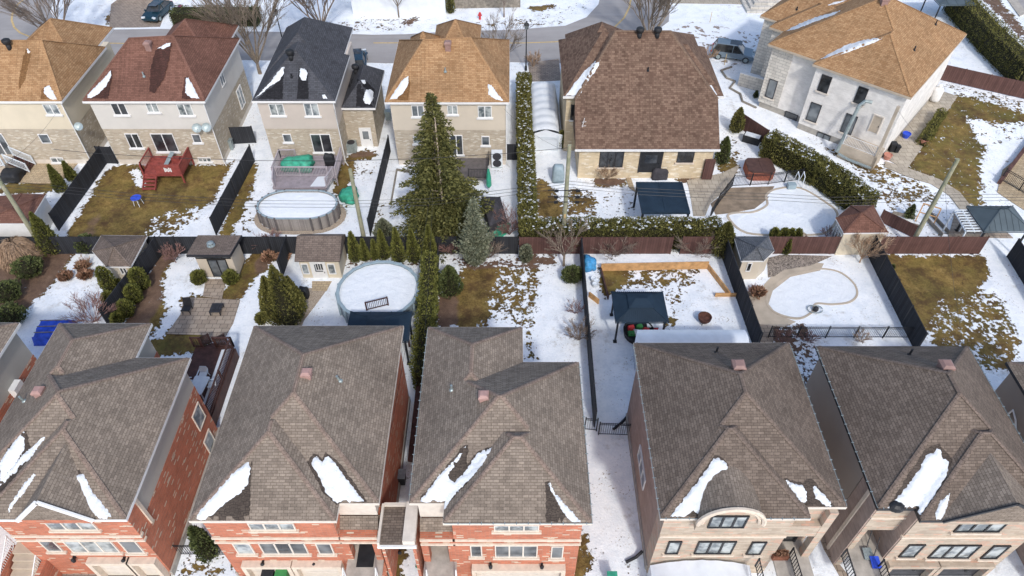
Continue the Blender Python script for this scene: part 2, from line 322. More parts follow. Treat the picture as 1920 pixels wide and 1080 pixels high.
for a in [
  ([(118,446),(200,318),(225,308),(425,308),(455,285),(440,330),(400,400),(372,446)], 0, .12, .25),
  ([(140,446),(175,395),(200,395),(180,446)], 0, .45),
  ([(262,446),(278,408),(330,385),(392,385),(360,446)], .47),
  ([(330,446),(395,380),(420,330),(452,285),(472,285),(430,360),(385,446)], .95),
  ([(243,318),(262,312),(274,354),(256,350)], 1),
  ([(0,340),(112,343),(98,358),(60,364),(0,364)], 0, .2, .4), ([(82,365),(112,350),(122,360),(85,402),(76,392)], .8),
  ([(408,446),(468,296),(484,310),(474,350),(445,415),(425,446)], 0, .1, .3),
  ([(425,446),(478,355),(490,350),(480,430),(450,446)], .66),
  ([(622,364),(640,300),(664,292),(662,330),(640,368)], 0, .1, .35), ([(655,300),(705,292),(708,330),(670,345)], .66),
  ([(650,284),(705,280),(710,293),(655,297)], .1, .8), ([(700,380),(722,375),(716,446),(694,446)], .55, .5),
  ([(640,370),(665,372),(650,420),(632,430)], .55, .3),
  ([(1006,330),(1030,340),(1062,408),(1008,408)], .04, .1, .1), ([(1054,350),(1112,352),(1122,408),(1058,408)], .42, 0, .1),
  ([(1112,340),(1192,342),(1198,408),(1116,408)], .72), ([(1108,333),(1172,332),(1174,345),(1115,348)], 0, 1),
  ([(1258,333),(1320,330),(1315,340),(1270,342)], 0, 1),
  ([(1345,300),(1382,286),(1388,325),(1350,338)], .25), ([(1350,248),(1400,255),(1395,300),(1352,300)], .66),
  ([(1490,240),(1560,275),(1660,300),(1740,345),(1800,390),(1655,392),(1640,350),(1560,290)], .52, 0, .15),
  ([(1690,315),(1740,250),(1800,160),(1870,175),(1930,200),(1930,238),(1860,265),(1845,290),(1860,340),(1850,390),(1800,380),(1760,340)], .24, 0, .45),
  ([(1812,215),(1850,228),(1925,230),(1925,300),(1880,295),(1830,262)], .72), ([(1845,285),(1920,265),(1890,330),(1930,430),(1850,412),(1838,340)], .85),
  ([(1752,148),(1930,185),(1930,215),(1760,163)], .62),
  ([(1655,380),(1800,380),(1800,446),(1655,446)], .72, .3),
  ([(-40,465),(140,465),(120,505),(60,575),(-40,610)], .05, 1), ([(50,580),(118,512),(150,480),(195,486),(220,540),(200,612),(60,620),(30,610)], 1),
  ([(250,560),(300,465),(330,465),(345,500),(305,560),(282,630),(225,630)], .05, .85), ([(308,505),(338,478),(372,500),(372,540),(303,548)], .95),
  ([(265,650),(298,572),(345,553),(412,553),(480,465),(528,465),(505,520),(445,565),(385,655),(300,670)], .02, .15, .55),
  ([(280,636),(322,560),(348,560),(335,600),(290,645)], .9), ([(405,660),(440,570),(500,498),(540,478),(550,500),(480,610),(450,650)], 1),
  ([(478,478),(515,474),(505,505),(480,520)], .1, .9),
  ([(645,474),(795,478),(800,502),(640,502)], .6, .9),
  ([(820,545),(862,545),(857,616),(812,616)], .06, 1), ([(862,503),(936,498),(940,560),(902,616),(858,616)], .04, .05, .1),
  ([(932,476),(1000,476),(1018,540),(1005,640),(960,605),(905,608)], .5, .1, .2), ([(984,476),(1052,476),(1042,498),(985,505)], .3, 1),
  ([(978,628),(1012,640),(1014,680),(978,680)], .5, .1, .3), ([(830,480),(985,480),(985,500),(865,505)], .5, .9),
  ([(1122,498),(1178,498),(1172,540),(1128,562)], .12, 0, .3), ([(1170,497),(1318,498),(1302,540),(1180,548)], .52, 0, .3),
  ([(1240,525),(1290,530),(1285,570),(1250,592)], .62), ([(1248,588),(1266,588),(1263,618),(1248,618)], 0),
  ([(1415,602),(1520,602),(1525,655),(1415,655)], .4, 1), ([(1475,640),(1545,640),(1530,720),(1500,770),(1480,690)], .5, 1),
  ([(1650,476),(1852,480),(1855,520),(1800,560),(1742,600),(1722,625),(1690,560)], .03, .1, .25),
  ([(1726,615),(1758,562),(1835,536),(1885,560),(1915,640),(1905,700),(1850,700),(1790,664),(1745,645)], .42, .15, .3),
  ([(315,1090),(335,1042),(440,1042),(460,1090)], .55, 0, .15), ([(715,1012),(776,1012),(765,1090),(708,1090)], .15, .25, .2),
  ([(765,1012),(790,1012),(790,1090),(752,1090)], .8), ([(1083,983),(1112,983),(1125,1045),(1090,1090)], .52), ([(1070,990),(1090,1000),(1096,1090),(1060,1090)], .08),
  ([(1172,1040),(1215,1040),(1215,1090),(1140,1090)], .66), ([(354,975),(380,822),(400,755),(410,755),(392,860),(367,975)], .15, .9),
  ([(192,35),(212,12),(232,35),(205,54)], .35, .6), ([(668,30),(785,32),(772,56),(690,52)], .68, .6), ([(755,42),(792,30),(772,48)], .1, .8),
  ([(860,40),(960,35),(960,52),(860,52)], .6, .5), ([(535,40),(760,35),(760,58),(535,58)], .66, .5), ([(960,30),(1060,28),(1060,46),(960,52)], .62, .4), ([(310,40),(530,30),(530,54),(310,52)], .74, .4), ([(985,12),(1040,8),(1058,20),(1010,28)], .1, .5), ([(985,25),(1100,0),(1110,20),(1010,45)], .72),
  ([(1820,-20),(1860,-20),(1930,60),(1930,90)], .3, .7), ([(1350,98),(1420,130),(1420,200),(1350,170)], .96),
  ]: cover(*a)
def blur(F, k):
    for ax in (0, 1):
        c = np.cumsum(np.pad(F, [(k + 1, k) if i == ax else (0, 0) for i in (0, 1)], mode='edge'), axis=ax)
        n = F.shape[ax]; F = (np.take(c, range(2 * k + 1, 2 * k + 1 + n), ax) - np.take(c, range(0, n), ax)) / (2 * k + 1)
    return F
FS = blur(FS, 2); FD = blur(FD, 2); FG = blur(FG, 3)
ny, nx = XX.shape
ZZ = .05 * np.clip((FS - .75) / .25, 0, 1) * (1 + .35 * np.sin(XX * 1.3 + 2 * np.sin(YY * .7)) * np.cos(YY * 1.1))
co = np.stack([XX, YY, ZZ - .046], 2).reshape(-1, 3)
ii = np.arange(ny * nx).reshape(ny, nx)
Q = np.stack([ii[:-1, :-1], ii[:-1, 1:], ii[1:, 1:], ii[1:, :-1]], 2).reshape(-1, 4)
me = bpy.data.meshes.new("ground"); me.vertices.add(len(co)); me.vertices.foreach_set("co", co.ravel().astype(np.float32))
me.loops.add(len(Q) * 4); me.loops.foreach_set("vertex_index", Q.ravel().astype(np.int32)); me.polygons.add(len(Q))
me.polygons.foreach_set("loop_start", np.arange(0, len(Q) * 4, 4, dtype=np.int32)); me.polygons.foreach_set("loop_total", np.full(len(Q), 4, np.int32))
me.polygons.foreach_set("use_smooth", np.ones(len(Q), bool)); me.update(calc_edges=True)
at = me.color_attributes.new("cover", 'FLOAT_COLOR', 'POINT')
at.data.foreach_set("color", np.stack([FS, FD, FG, np.ones_like(FS)], 2).reshape(-1).astype(np.float32))
t = NT("ground_cover"); a = t.n("VertexColor"); a.layer_name = "cover"; sp = t.n("SeparateColor"); t.l(a.outputs[0], sp.inputs[0])
o = t.tc(); nA = t.noise(o, 1.5, 6, .62); nB = t.noise(o, .45, 4); nC = t.noise(o, 9, 3); nD = t.noise(o, 40, 2)
gr = t.ramp(t.math('ADD', t.math('MULTIPLY', nA, .55), t.math('MULTIPLY', nC, .45)), [(.34, lin((62, 46, 18))), (.46, lin((102, 80, 32))), (.56, lin((124, 100, 44))), (.68, lin((152, 126, 70)))])
gr = t.mix(t.math('MULTIPLY', sp.outputs[2], t.ramp(nB, [(.35, (0, 0, 0, 1)), (.6, (1.6, 1.6, 1.6, 1))])), gr, lin((88, 84, 24)))
gr = t.mix(t.ramp(t.noise(o, .7, 6, .72), [(.47, (0, 0, 0, 1)), (.64, (.85, .85, .85, 1))]), gr, lin((72, 50, 28)))
gr = t.mix(1, gr, t.ramp(t.noise(o, .28, 3), [(.35, (.74, .74, .72, 1)), (.65, (1.22, 1.18, 1.1, 1))]), 'MULTIPLY')
di = t.ramp(t.math('ADD', t.math('MULTIPLY', nA, .5), t.math('MULTIPLY', nD, .5)), [(.3, lin((58, 44, 36))), (.55, lin((104, 80, 62))), (.72, lin((138, 112, 90)))])
dm = t.math('ADD', sp.outputs[1], t.math('MULTIPLY', t.math('SUBTRACT', nB, .5), .9))
dmask = t.ramp(dm, [(.4, (0, 0, 0, 1)), (.6, (1, 1, 1, 1))])
base = t.mix(dmask, gr, di)
base = t.mix(1, base, t.ramp(nD, [(.2, (.72, .72, .72, 1)), (.8, (1.25, 1.25, 1.25, 1))]), 'MULTIPLY')
wob = t.math('ADD', t.math('MULTIPLY', t.math('SUBTRACT', nA, .5), 1.35), t.math('MULTIPLY', t.math('SUBTRACT', t.noise(o, 4.2, 4), .5), 1.15))
wob = t.math('ADD', wob, t.math('MULTIPLY', t.math('SUBTRACT', nB, .5), .5))
sm = t.ramp(t.math('ADD', sp.outputs[0], wob), [(.49, (0, 0, 0, 1)), (.54, (1, 1, 1, 1))])
full = t.ramp(sp.outputs[0], [(.8, (0, 0, 0, 1)), (.97, (1, 1, 1, 1))]); sm = t.math('MAXIMUM', sm, full)
lit = t.math('ADD', t.noise(o, 7.5, 3, .6), t.math('MULTIPLY', t.math('SUBTRACT', t.noise(o, .6, 3), .5), .55))
litm = t.ramp(lit, [(.66, (0, 0, 0, 1)), (.72, (.8, .8, .8, 1))])
snc = t.ramp(t.noise(o, .8, 7, .68), [(.32, (.75, .79, .82, 1)), (.5, (.87, .895, .91, 1)), (.66, (.925, .94, .945, 1))])
snc = t.mix(litm, snc, lin((128, 108, 86)))
thin = t.ramp(t.math('ADD', t.noise(o, 1.1, 6, .72), t.math('MULTIPLY', t.math('SUBTRACT', t.noise(o, .17, 2), .5), .5)), [(.58, (0, 0, 0, 1)), (.74, (.5, .5, .5, 1))])
snc = t.mix(thin, snc, lin((150, 140, 124)))
snc = t.mix(1, snc, t.ramp(t.noise(o, 5, 4, .7), [(.3, (.9, .915, .94, 1)), (.6, (1, 1, 1, 1))]), 'MULTIPLY')
t.col(t.mix(sm, base, snc)); t.rough(.85); t.bump(t.math('ADD', t.math('MULTIPLY', sm, .8), t.math('ADD', t.math('MULTIPLY', nC, .18), t.math('MULTIPLY', nA, .35))), 1.0, .13)
GROUND = tag(link_mesh("ground", me, t.m), kind="structure")

# ---- roads, drives and paved areas: thin sheets over the ground
def flat(name, px, mat, z=.035, th=.05):
    m = MB(); P = [U(*p, z)[:2] for p in px]; m.prism(P, z - th, z); return tag(m.build(name, mat), kind="structure")
def pavers(name, c1, c2, mort, bw=.5, rh=.35, snow=0.0):
    m = brick(name, (c1, c2), mort, bw, rh, .02)
    if snow:
        t = NT.__new__(NT); t.m = m; t.t = m.node_tree; t.b = t.t.nodes["Principled BSDF"]
        src = t.b.inputs["Base Color"].links[0].from_socket
        k = t.ramp(t.math('ADD', t.noise(t.tc(), .8, 5), t.math('MULTIPLY', t.noise(t.tc(), 5, 3), .2)), [(.62 - snow * .3, (0, 0, 0, 1)), (.66 - snow * .3, (1, 1, 1, 1))])
        t.col(t.mix(k, src, (.82, .85, .89, 1)))
    return m
t = NT("asphalt"); n = t.noise(t.tc(), .3, 5); f = t.noise(t.tc(), 60, 2); t.rough(.85)
mp = t.n("Mapping"); mp.inputs["Scale"].default_value = (.08, 1.2, 1); t.l(t.tc(), mp.inputs["Vector"])
t.col(t.mix(1, t.ramp(t.math('ADD', t.math('MULTIPLY', n, .6), t.math('MULTIPLY', t.noise(mp.outputs[0], 1, 3), .4)), [(.3, lin((132, 128, 126))), (.7, lin((164, 159, 156)))]), t.ramp(f, [(.2, (.85, .85, .85, 1)), (.8, (1.1, 1.1, 1.1, 1))]), 'MULTIPLY')); M['asphalt'] = t.m
M['pav_tan'] = pavers("tan_pavers", (186, 164, 128), (164, 142, 108), (120, 104, 80), .4, .25)
M['pav_grey'] = pavers("grey_brown_pavers", (158, 142, 124), (136, 120, 104), (92, 80, 68), .55, .4)
M['pav_drive'] = pavers("driveway_pavers", (150, 136, 122), (122, 108, 98), (96, 86, 78), .4, .25)
M['pav_driveS'] = pavers("snowy_driveway_pavers", (146, 130, 116), (118, 104, 94), (90, 80, 72), .5, .3, .35)
M['pav_path'] = pavers("stone_path_pavers", (178, 166, 146), (158, 146, 128), (118, 108, 94), .6, .6)
M['gravel'] = plain("pea_gravel", (176, 158, 136), .95, .35, 16)
M['wetconc'] = plain("wet_patio_concrete", (132, 114, 92), .7, .2, 1.2); M['conc_tan'] = plain("tan_concrete", (186, 170, 148), .9, .1, 1.0)
M['yellow'] = plain("yellow_road_paint", (204, 172, 108), .8, .12, 3)
flat("road", [(-160,122),(-160,-70),(112,-70),(94,20),(105,45),(150,56),(300,54),(420,58),(535,60),(700,65),(760,64),(860,58),(960,56),(1060,48),(1100,32),(1122,8),(1142,-70),(1262,-70),(1254,40),(1200,80),(1060,118),(960,116),(720,118),(460,112),(200,120)], M['asphalt'])
flat("road", [(1866,-60),(1990,-60),(1990,40),(1920,22)], M['asphalt'])
flat("kerb", [(1846,-60),(1866,-60),(1925,24),(1912,30)], M['concrete'], .1, .15)
def line(px, w):
    for a, b in ((0, 1),):
        pts = [U(*p) for p in px]; m = MB()
        L = []; R = []
        for i, p in enumerate(pts):
            d = (pts[min(i + 1, len(pts) - 1)] - pts[max(i - 1, 0)]).normalized(); nn = Vector((-d.y, d.x, 0)) * w / 2
            L.append(p + nn); R.append(p - nn)
        m.add([(p.x, p.y, .041) for p in L] + [(p.x, p.y, .041) for p in R], [(i + len(pts), i + 1 + len(pts), i + 1, i) for i in range(len(pts) - 1)])
        tag(m.build("road_marking", M['yellow']), kind="structure")
line([(52,-6),(34,8),(24,24),(22,38),(27,52),(38,62),(58,70),(110,78),(165,81),(245,82)], .22)
line([(700,81),(760,81),(860,82),(985,81),(1040,79),(1090,75),(1125,66),(1152,52),(1170,34),(1180,14),(1184,-8)], .22)
flat("driveway", [(208,8),(232,-10),(310,-10),(318,0),(300,50),(205,52)], M['pav_drive'], .036)
flat("driveway", [(1262,58),(1300,40),(1432,64),(1440,100),(1375,122),(1335,110),(1308,80)], M['pav_driveS'], .036)
flat("driveway", [(990,118),(1048,110),(1052,150),(994,153)], M['pav_drive'], .036)
flat("sidewalk", [(1262,-12),(1400,0),(1420,8),(1262,6)], M['pav_path'], .036)
flat("patio", [(-20,300),(150,302),(112,344),(-20,342)], M['pav_tan'], .036)
flat("patio", [(346,557),(450,562),(437,606),(420,636),(378,644),(384,628),(312,626),(338,590)], M['pav_grey'], .036)
flat("path", [(386,523),(424,523),(416,560),(380,556)], M['pav_grey'], .034)
flat("gravel_path", [(560,545),(572,540),(614,540),(596,566),(570,600),(560,625),(540,625)], M['gravel'], .036)
flat("path", [(585,527),(622,527),(612,545),(585,545)], M['pav_tan'], .04)
flat("patio", [(1172,330),(1182,330),(1192,360),(1180,352)], M['pav_tan'], .036)
flat("patio", [(1288,338),(1352,325),(1388,308),(1366,352),(1332,381),(1322,405),(1300,405),(1296,375)], M['pav_path'], .036)
flat("pool_deck", [(1332,382),(1370,352),(1452,349),(1440,372),(1415,391),(1372,399),(1342,402)], M['wetconc'], .036)
flat("terrace", [(1652,292),(1758,168),(1796,180),(1700,318)], M['pav_path'], .036)
flat("path", [(1660,302),(1700,314),(1762,336),(1800,360),(1830,398),(1806,400),(1780,366),(1745,344),(1700,330),(1658,312)], M['pav_path'], .04)
flat("patio", [(1870,360),(1880,318),(1930,278),(1930,400)], M['pav_tan'], .036)
flat("patio", [(1790,400),(1840,390),(1900,446),(1778,446)], M['pav_grey'], .036)
flat("pool_deck", [(1396,596),(1434,532),(1462,502),(1500,489),(1545,494),(1538,507),(1482,519),(1449,545),(1441,570),(1456,589),(1492,603),(1470,613),(1418,607)], M['conc_tan'], .036)
flat("rock_bed", [(1440,520),(1438,484),(1462,478),(1500,478),(1560,480),(1520,498),(1470,506),(1452,518)], plain("river_rock", (140, 128, 116), .95, .45, 9), .038)
flat("patio", [(1400,545),(1425,560),(1432,600),(1450,612),(1450,650),(1420,650)], M['pav_grey'], .034)
flat("side_path", [(300,1066),(345,960),(388,850),(404,752),(392,752),(372,850),(330,960),(290,1066)], M['concrete'], .03)
flat("path", [(1528,985),(1536,985),(1555,1010),(1560,1040),(1600,1090),(1580,1090),(1545,1030)], M['pav_grey'], .034)
flat("driveway", [(100,1075),(320,1075),(320,1150),(100,1150)], M['pav_drive'], .036)
flat("driveway", [(455,1080),(640,1080),(640,1150),(455,1150)], M['pav_drive'], .036)
flat("driveway", [(870,1080),(1080,1080),(1080,1150),(870,1150)], M['pav_drive'], .036)

# ------------------------------------------------------------------ house pieces
ZU = Vector((0, 0, 1))
def wall_rect(P0, n, x0, y0, x1, y1):
    P0, n = Vector(P0), Vector(n).normalized(); xm, ym = (x0 + x1) / 2, (y0 + y1) / 2; t = ZU.cross(n)
    L, R, T, B = UP(x0, ym, P0, n), UP(x1, ym, P0, n), UP(xm, y0, P0, n), UP(xm, y1, P0, n)
    c = UP(xm, ym, P0, n); c.z = (T.z + B.z) / 2; return c, t, n, abs((R - L).dot(t)) / 2, abs(T.z - B.z) / 2
def window(par, P0, n, x0, y0, x1, y1, fr='white', gl='glass', panes=2, sill=None, name="window", fw=.06, rect=None):
    c, t, n, hw, hh = rect or wall_rect(P0, n, x0, y0, x1, y1); m = MB(); d = .035
    m.obox(c + n * d + ZU * (hh - fw / 2), t, ZU, n, hw, fw / 2, d + .01); m.obox(c + n * d - ZU * (hh - fw / 2), t, ZU, n, hw, fw / 2, d + .01)
    for i in range(panes + 1):
        u = -hw + fw / 2 + i * (2 * hw - fw) / panes; m.obox(c + n * d + t * u, t, ZU, n, fw / 2 * (1 if i in (0, panes) else 1.3), hh - fw, d)
    w_ = m.build(name, M[fr], par)
    MB().obox(c + n * .02, t, ZU, n, hw - fw * .5, hh - fw * .5, .012).build("pane", M[gl], w_)
    if sill: MB().obox(c + n * .05 - ZU * (hh + .07), t, ZU, n, hw + .12, .07, .1).build("sill", M[sill], w_)
    return w_
def door(par, P0, n, x0, y0, x1, y1, mat='white', gl='glass', frame='white'):
    c, t, n, hw, hh = wall_rect(P0, n, x0, y0, x1, y1)
    d = MB().obox(c + n * .03, t, ZU, n, hw - .05, hh - .04, .025).build("door", M[mat], par)
    m = MB(); 
    for s in (-1, 1): m.obox(c + n * .04 + t * s * hw, t, ZU, n, .05, hh, .05)
    m.obox(c + n * .04 + ZU * (hh + .05), t, ZU, n, hw + .05, .05, .05); m.build("door_frame", M[frame], d)
    if gl: MB().obox(c + n * .06 + ZU * hh * .35, t, ZU, n, hw * .55, hh * .4, .008).build("pane", M[gl], d)
    MB().obox(c + n * .09 + t * hw * .75 - ZU * hh * .1, t, ZU, n, .02, .06, .03).build("handle", M['black'], d); return d
def garage_door(par, P0, n, x0, x1, z0, z1, Y, mat='white', frame='stone_cream'):
    m = MB(); k = 4; h = (z1 - z0) / k
    for i in range(k): m.box(x0, x1, Y - .05, Y + .05, z0 + i * h + .015, z0 + (i + 1) * h - .015)
    m.box(x0, x1, Y - .03, Y + .04, z0, z1); g = m.build("garage_door", M[mat], par)
    m = MB(); m.box(x0 - .22, x0 - .003, Y - .35, Y + .05, z0, z1); m.box(x1 + .003, x1 + .22, Y - .35, Y + .05, z0, z1); m.box(x0 - .22, x1 + .22, Y - .35, Y + .05, z1 + .003, z1 + .25); m.build("surround", M[frame], g)
def roofset(par, hips, mat, cap, fascia='cream', fh=.2, xf=None, capw=.11, name="roof", fx=True):
    m = MB(); cp = MB(); fa = MB(); rd = lambda *p: (xf(*p) if xf else Vector(p))
    EE = []; BV = []
    for h in hips:
        x0, x1, y0, y1, z = h[:5]; A, B = eqhip(x0, x1, y0, y1, z, h[5]) if len(h) == 6 else (h[5], h[6]); q_ = MB(); EE.append(q_.hip(x0, x1, y0, y1, z, A, B, xf)); m.add(q_.v, q_.f); BV.append(BVHTree.FromPolygons([Vector(v) for v in q_.v], q_.f))
    def hidden(c, own):
        for k, b in enumerate(BV):
            if k != own:
                hit = b.ray_cast(Vector((c.x, c.y, c.z + 30)), Vector((0, 0, -1)))[0]
                if hit is not None and hit.z > c.z - .05: return True
        return False
    for hi, h in enumerate(hips):
        x0, x1, y0, y1, z = h[:5]
        A, B = eqhip(x0, x1, y0, y1, z, h[5]) if len(h) == 6 else (h[5], h[6])
        for p, q in EE[hi]:
            d = (q - p).normalized(); s = d.cross(ZU).normalized() * capw; up = ZU * .035; dn = ZU * (-capw * .42 + .03) if abs(d.z) < .01 else ZU * (-capw * .2 + .03)
            K = max(2, int((q - p).length / .5))
            for k in range(K):
                a_, b_ = p.lerp(q, max(k / K, .02)), p.lerp(q, (k + 1) / K)
                if not hidden((a_ + b_) / 2, hi): cp.add([a_ + s + dn, a_ + up, a_ - s + dn, b_ + s + dn, b_ + up, b_ - s + dn], [(0, 1, 4, 3), (1, 2, 5, 4)])
        if fx:
            e = .012; c4 = [rd(x, y, z) for x, y in ((x0 - e, y0 - e), (x1 + e, y0 - e), (x1 + e, y1 + e), (x0 - e, y1 + e))]; fa.prism(c4, z - fh, z - .004)
    r = m.build(name, M[mat] if isinstance(mat, str) else mat, par); ORG[r.name] = ORG[par.name]
    if cap: cp.build("ridge_cap", M[cap], r)
    if fx: fa.build("fascia", M[fascia], r)
    return r, BVHTree.FromPolygons([Vector(v) for v in m.v], m.f)
CAMP = Vector((0, 0, CAM_H))
def drape(bvh, px, lift, mat, name, par, step=5, jit=1.6, seed=1, edge=.012):
    rnd = random.Random(seed); n = len(px); ring = []
    for i in range(n):
        a, b = Vector(px[i]), Vector(px[(i + 1) % n]); k = max(1, int((b - a).length / (step * .6)))
        for j in range(k): q = a.lerp(b, j / k); ring.append(q + Vector((rnd.uniform(-jit, jit), rnd.uniform(-jit, jit))) * (.5 if j == 0 else 1))
    xs = [p.x for p in ring]; ys = [p.y for p in ring]; pts = list(ring); R = len(ring)
    def inside(x, y):
        c = False
        for i in range(R):
            a, b = ring[i], ring[(i + 1) % R]
            if (a.y > y) != (b.y > y) and x < (b.x - a.x) * (y - a.y) / (b.y - a.y) + a.x: c = not c
        return c
    y = min(ys)
    while y < max(ys):
        x = min(xs)
        while x < max(xs):
            q = Vector((x + rnd.uniform(-1, 1), y + rnd.uniform(-1, 1)))
            if inside(q.x, q.y) and min((q - e).length for e in ring) > step * .5: pts.append(q)
            x += step
        y += step
    V, _, F, ov, _, _ = delaunay_2d_cdt(pts, [], [list(range(R))], 1, 1e-4)
    out = []; keep = []
    for i, v in enumerate(V):
        d = ray(v.x, v.y).normalized(); loc, nr, _, _ = bvh.ray_cast(CAMP, d, 300); isb = any(j < R for j in ov[i])
        if loc is None: keep.append(False); out.append(Vector((0, 0, 0))); continue
        if nr.z < 0: nr = -nr
        keep.append(True); out.append(loc + (nr * .5 + ZU * .5) * (edge if isb else lift * rnd.uniform(.8, 1.5)))
    F2 = [f[::-1] for f in F if all(keep[i] for i in f)]
    gp = list(range(len(out)))
    def fd(i):
        while gp[i] != i: gp[i] = gp[gp[i]]; i = gp[i]
        return i
    for f in F2:
        for q in f[1:]: gp[fd(q)] = fd(f[0])
    comp = {}
    for f in F2: comp.setdefault(fd(f[0]), []).append(f)
    for fs in comp.values():
        if len(fs) < 3: continue
        ids = sorted({i for f in fs for i in f}); rm = {v: k for k, v in enumerate(ids)}
        m = MB(); m.add([out[i] for i in ids], [tuple(rm[i] for i in f) for f in fs]); m.build(name, mat, par, smooth=True, uv=True)
def eave_lights(par, pts, st=.55):
    m = MB()
    for i in range(len(pts) - 1):
        a, b = Vector(pts[i]), Vector(pts[i + 1]); L = (b - a).length; d = (b - a) / L; s = d.cross(ZU)
        for j in range(int(L / st)): m.obox(a + d * (j + .5) * st + ZU * .02, d, s, ZU, .015, .07, .018)
        m.bar(a + ZU * .01, b + ZU * .01, .02)
    m.build("light_string", M['galv'], par)
def lamp(par, px, py, Y):
    c = UY(px, py, Y); m = MB(); m.box(c.x - .06, c.x + .06, Y - .1, Y, c.z - .1, c.z + .06); m.lathe((c.x, Y - .2, c.z - .22), [(.05, 0), (.1, .06), (.11, .26), (.03, .36)], 8); m.build("wall_lamp", M['black'], par)
def vent(par, bvh, px, py, w=.52, h=.42, mat='pink', name="roof_vent"):
    d = ray(px, py).normalized(); p, nr, _, _ = bvh.ray_cast(CAMP, d, 300); m = MB(); w /= 2
    m.box(p.x - w * .8, p.x + w * .8, p.y - w * .8, p.y + w * .8, p.z - .3, p.z + h * .7)
    z = p.z + h * .7; m.add([(p.x - w, p.y - w, z - .14), (p.x + w, p.y - w, z - .14), (p.x + w, p.y + w, z - .14), (p.x - w, p.y + w, z - .14), (p.x - w, p.y - w, z), (p.x + w, p.y - w, z), (p.x + w, p.y + w, z), (p.x - w, p.y + w, z), (p.x - w * .6, p.y - w * .6, z + .12), (p.x + w * .6, p.y - w * .6, z + .12), (p.x + w * .6, p.y + w * .6, z + .12), (p.x - w * .6, p.y + w * .6, z + .12)],
        [(3, 2, 1, 0), (8, 9, 10, 11)] + [(i + k, (i + 1) % 4 + k, (i + 1) % 4 + 4 + k, i + 4 + k) for k in (0, 4) for i in range(4)])
    return m.build(name, M[mat], par)
def turbine(par, bvh, px, py, mat='blackpl'):
    p, nr, _, _ = bvh.ray_cast(CAMP, ray(px, py).normalized(), 300)
    return MB().lathe(p, [(.2, -.3), (.2, .3), (.17, .32), (.3, .42), (.36, .6), (.33, .75), (.2, .82)], 14).build("roof_vent", M[mat], par, smooth=True)
def stub(par, bvh, px, py, mat='galv', h=.4, r=.06, bent=0):
    p, nr, _, _ = bvh.ray_cast(CAMP, ray(px, py).normalized(), 300); m = MB()
    m.tube([p - ZU * .1, p + ZU * h + Vector((-bent, 0, 0))], r, 10); m.lathe(p + ZU * -.02, [(r * 2.2, -.05), (r * 2, .05), (r, .1)], 10); m.build("vent_pipe", M[mat], par)
def railing(par, pts, h=.95, mat='black', st=.12, post=.06, bar=.022, top=.05, name="railing", low=.08, z=None):
    m = MB()
    for i in range(len(pts) - 1):
        a, b = Vector(pts[i]), Vector(pts[i + 1]); m.bar(a + ZU * h, b + ZU * h, top, top * .7); m.bar(a + ZU * low, b + ZU * low, top * .8, top * .6)
        L = (b - a).length; k = max(1, int(L / st))
        for j in range(1, k): p = a.lerp(b, j / k); m.bar(p + ZU * low, p + ZU * h, bar)
    for p in pts: p = Vector(p); m.bar(p, p + ZU * (h + .06), post)
    return m.build(name, M[mat], par)

# ------------------------------------------------------------------ the front row of houses
ZE = 7.2
def front_house(name, label, eaves, hips, brickm, sid, frontY, side_x, fascia='cream', rm='roof_f', caps='cap_f'):
    h = thing(name, label, "house", (sum(p[0] for p in eaves) / len(eaves), 20, 0), "brown roofed houses of the front row")
    r, b = roofset(h, hips, M[rm], caps, fascia)
    return h, r, b
def foot(par, pts, z0, z1, mat, name="wall"): return MB().prism(pts, z0, z1).build(name, M[mat], par)
def strings(par, x0, x1, y, mat='stone_cream', zs=((4.62, .16), (4.16, .14))):
    m = MB()
    for z, hh in zs: m.box(x0 - .06, x1 + .06, y - .07, y + .2, z, z + hh)
    m.build("string_course", M[mat], par)
SN = (0, -1, 0)
# --- red brick house with the gable, left
h1, r1, b1 = front_house("brick_house", "red brick house with a front gable and a grey clad right side wall", [(-26.8, 27.8), (-18.2, 15.5)],
    [(-26.85, -18.25, 16.4, 25.2, ZE, .645), (-26.847, -21.35, 20.5, 27.8, ZE, .645), (-25.25, -18.253, 15.5, 23, ZE, .645)], 'brick_red', 'sid_grey', 15.8, -18.55, fascia='white')
foot(h1, [(-26.5, 27.45), (-21.7, 27.45), (-21.7, 24.85), (-18.6, 24.85), (-18.6, 15.85), (-25, 15.85), (-25, 16.75), (-26.5, 16.75)], -.3, 5.0, 'brick_red')
foot(h1, [(-26.48, 27.43), (-21.72, 27.43), (-21.72, 24.83), (-18.62, 24.83), (-18.62, 16.9), (-26.48, 16.9)], 5.0, ZE - .2, 'sid_grey', "siding")
foot(h1, [(-25, 16.9), (-18.6, 16.9), (-18.6, 15.85), (-25, 15.85)], 5.0, ZE - .2, 'brick_red', "upper_wall")
MB().box(-18.63, -18.5, 15.78, 25, -.3, .45).build("foundation", M['conc_dark'], h1)
strings(h1, -25, -18.6, 15.85)
MB().box(-18.59, -18.5, 16.75, 16.95, 4.2, 7).build("corner_trim", M['stone_cream'], h1)
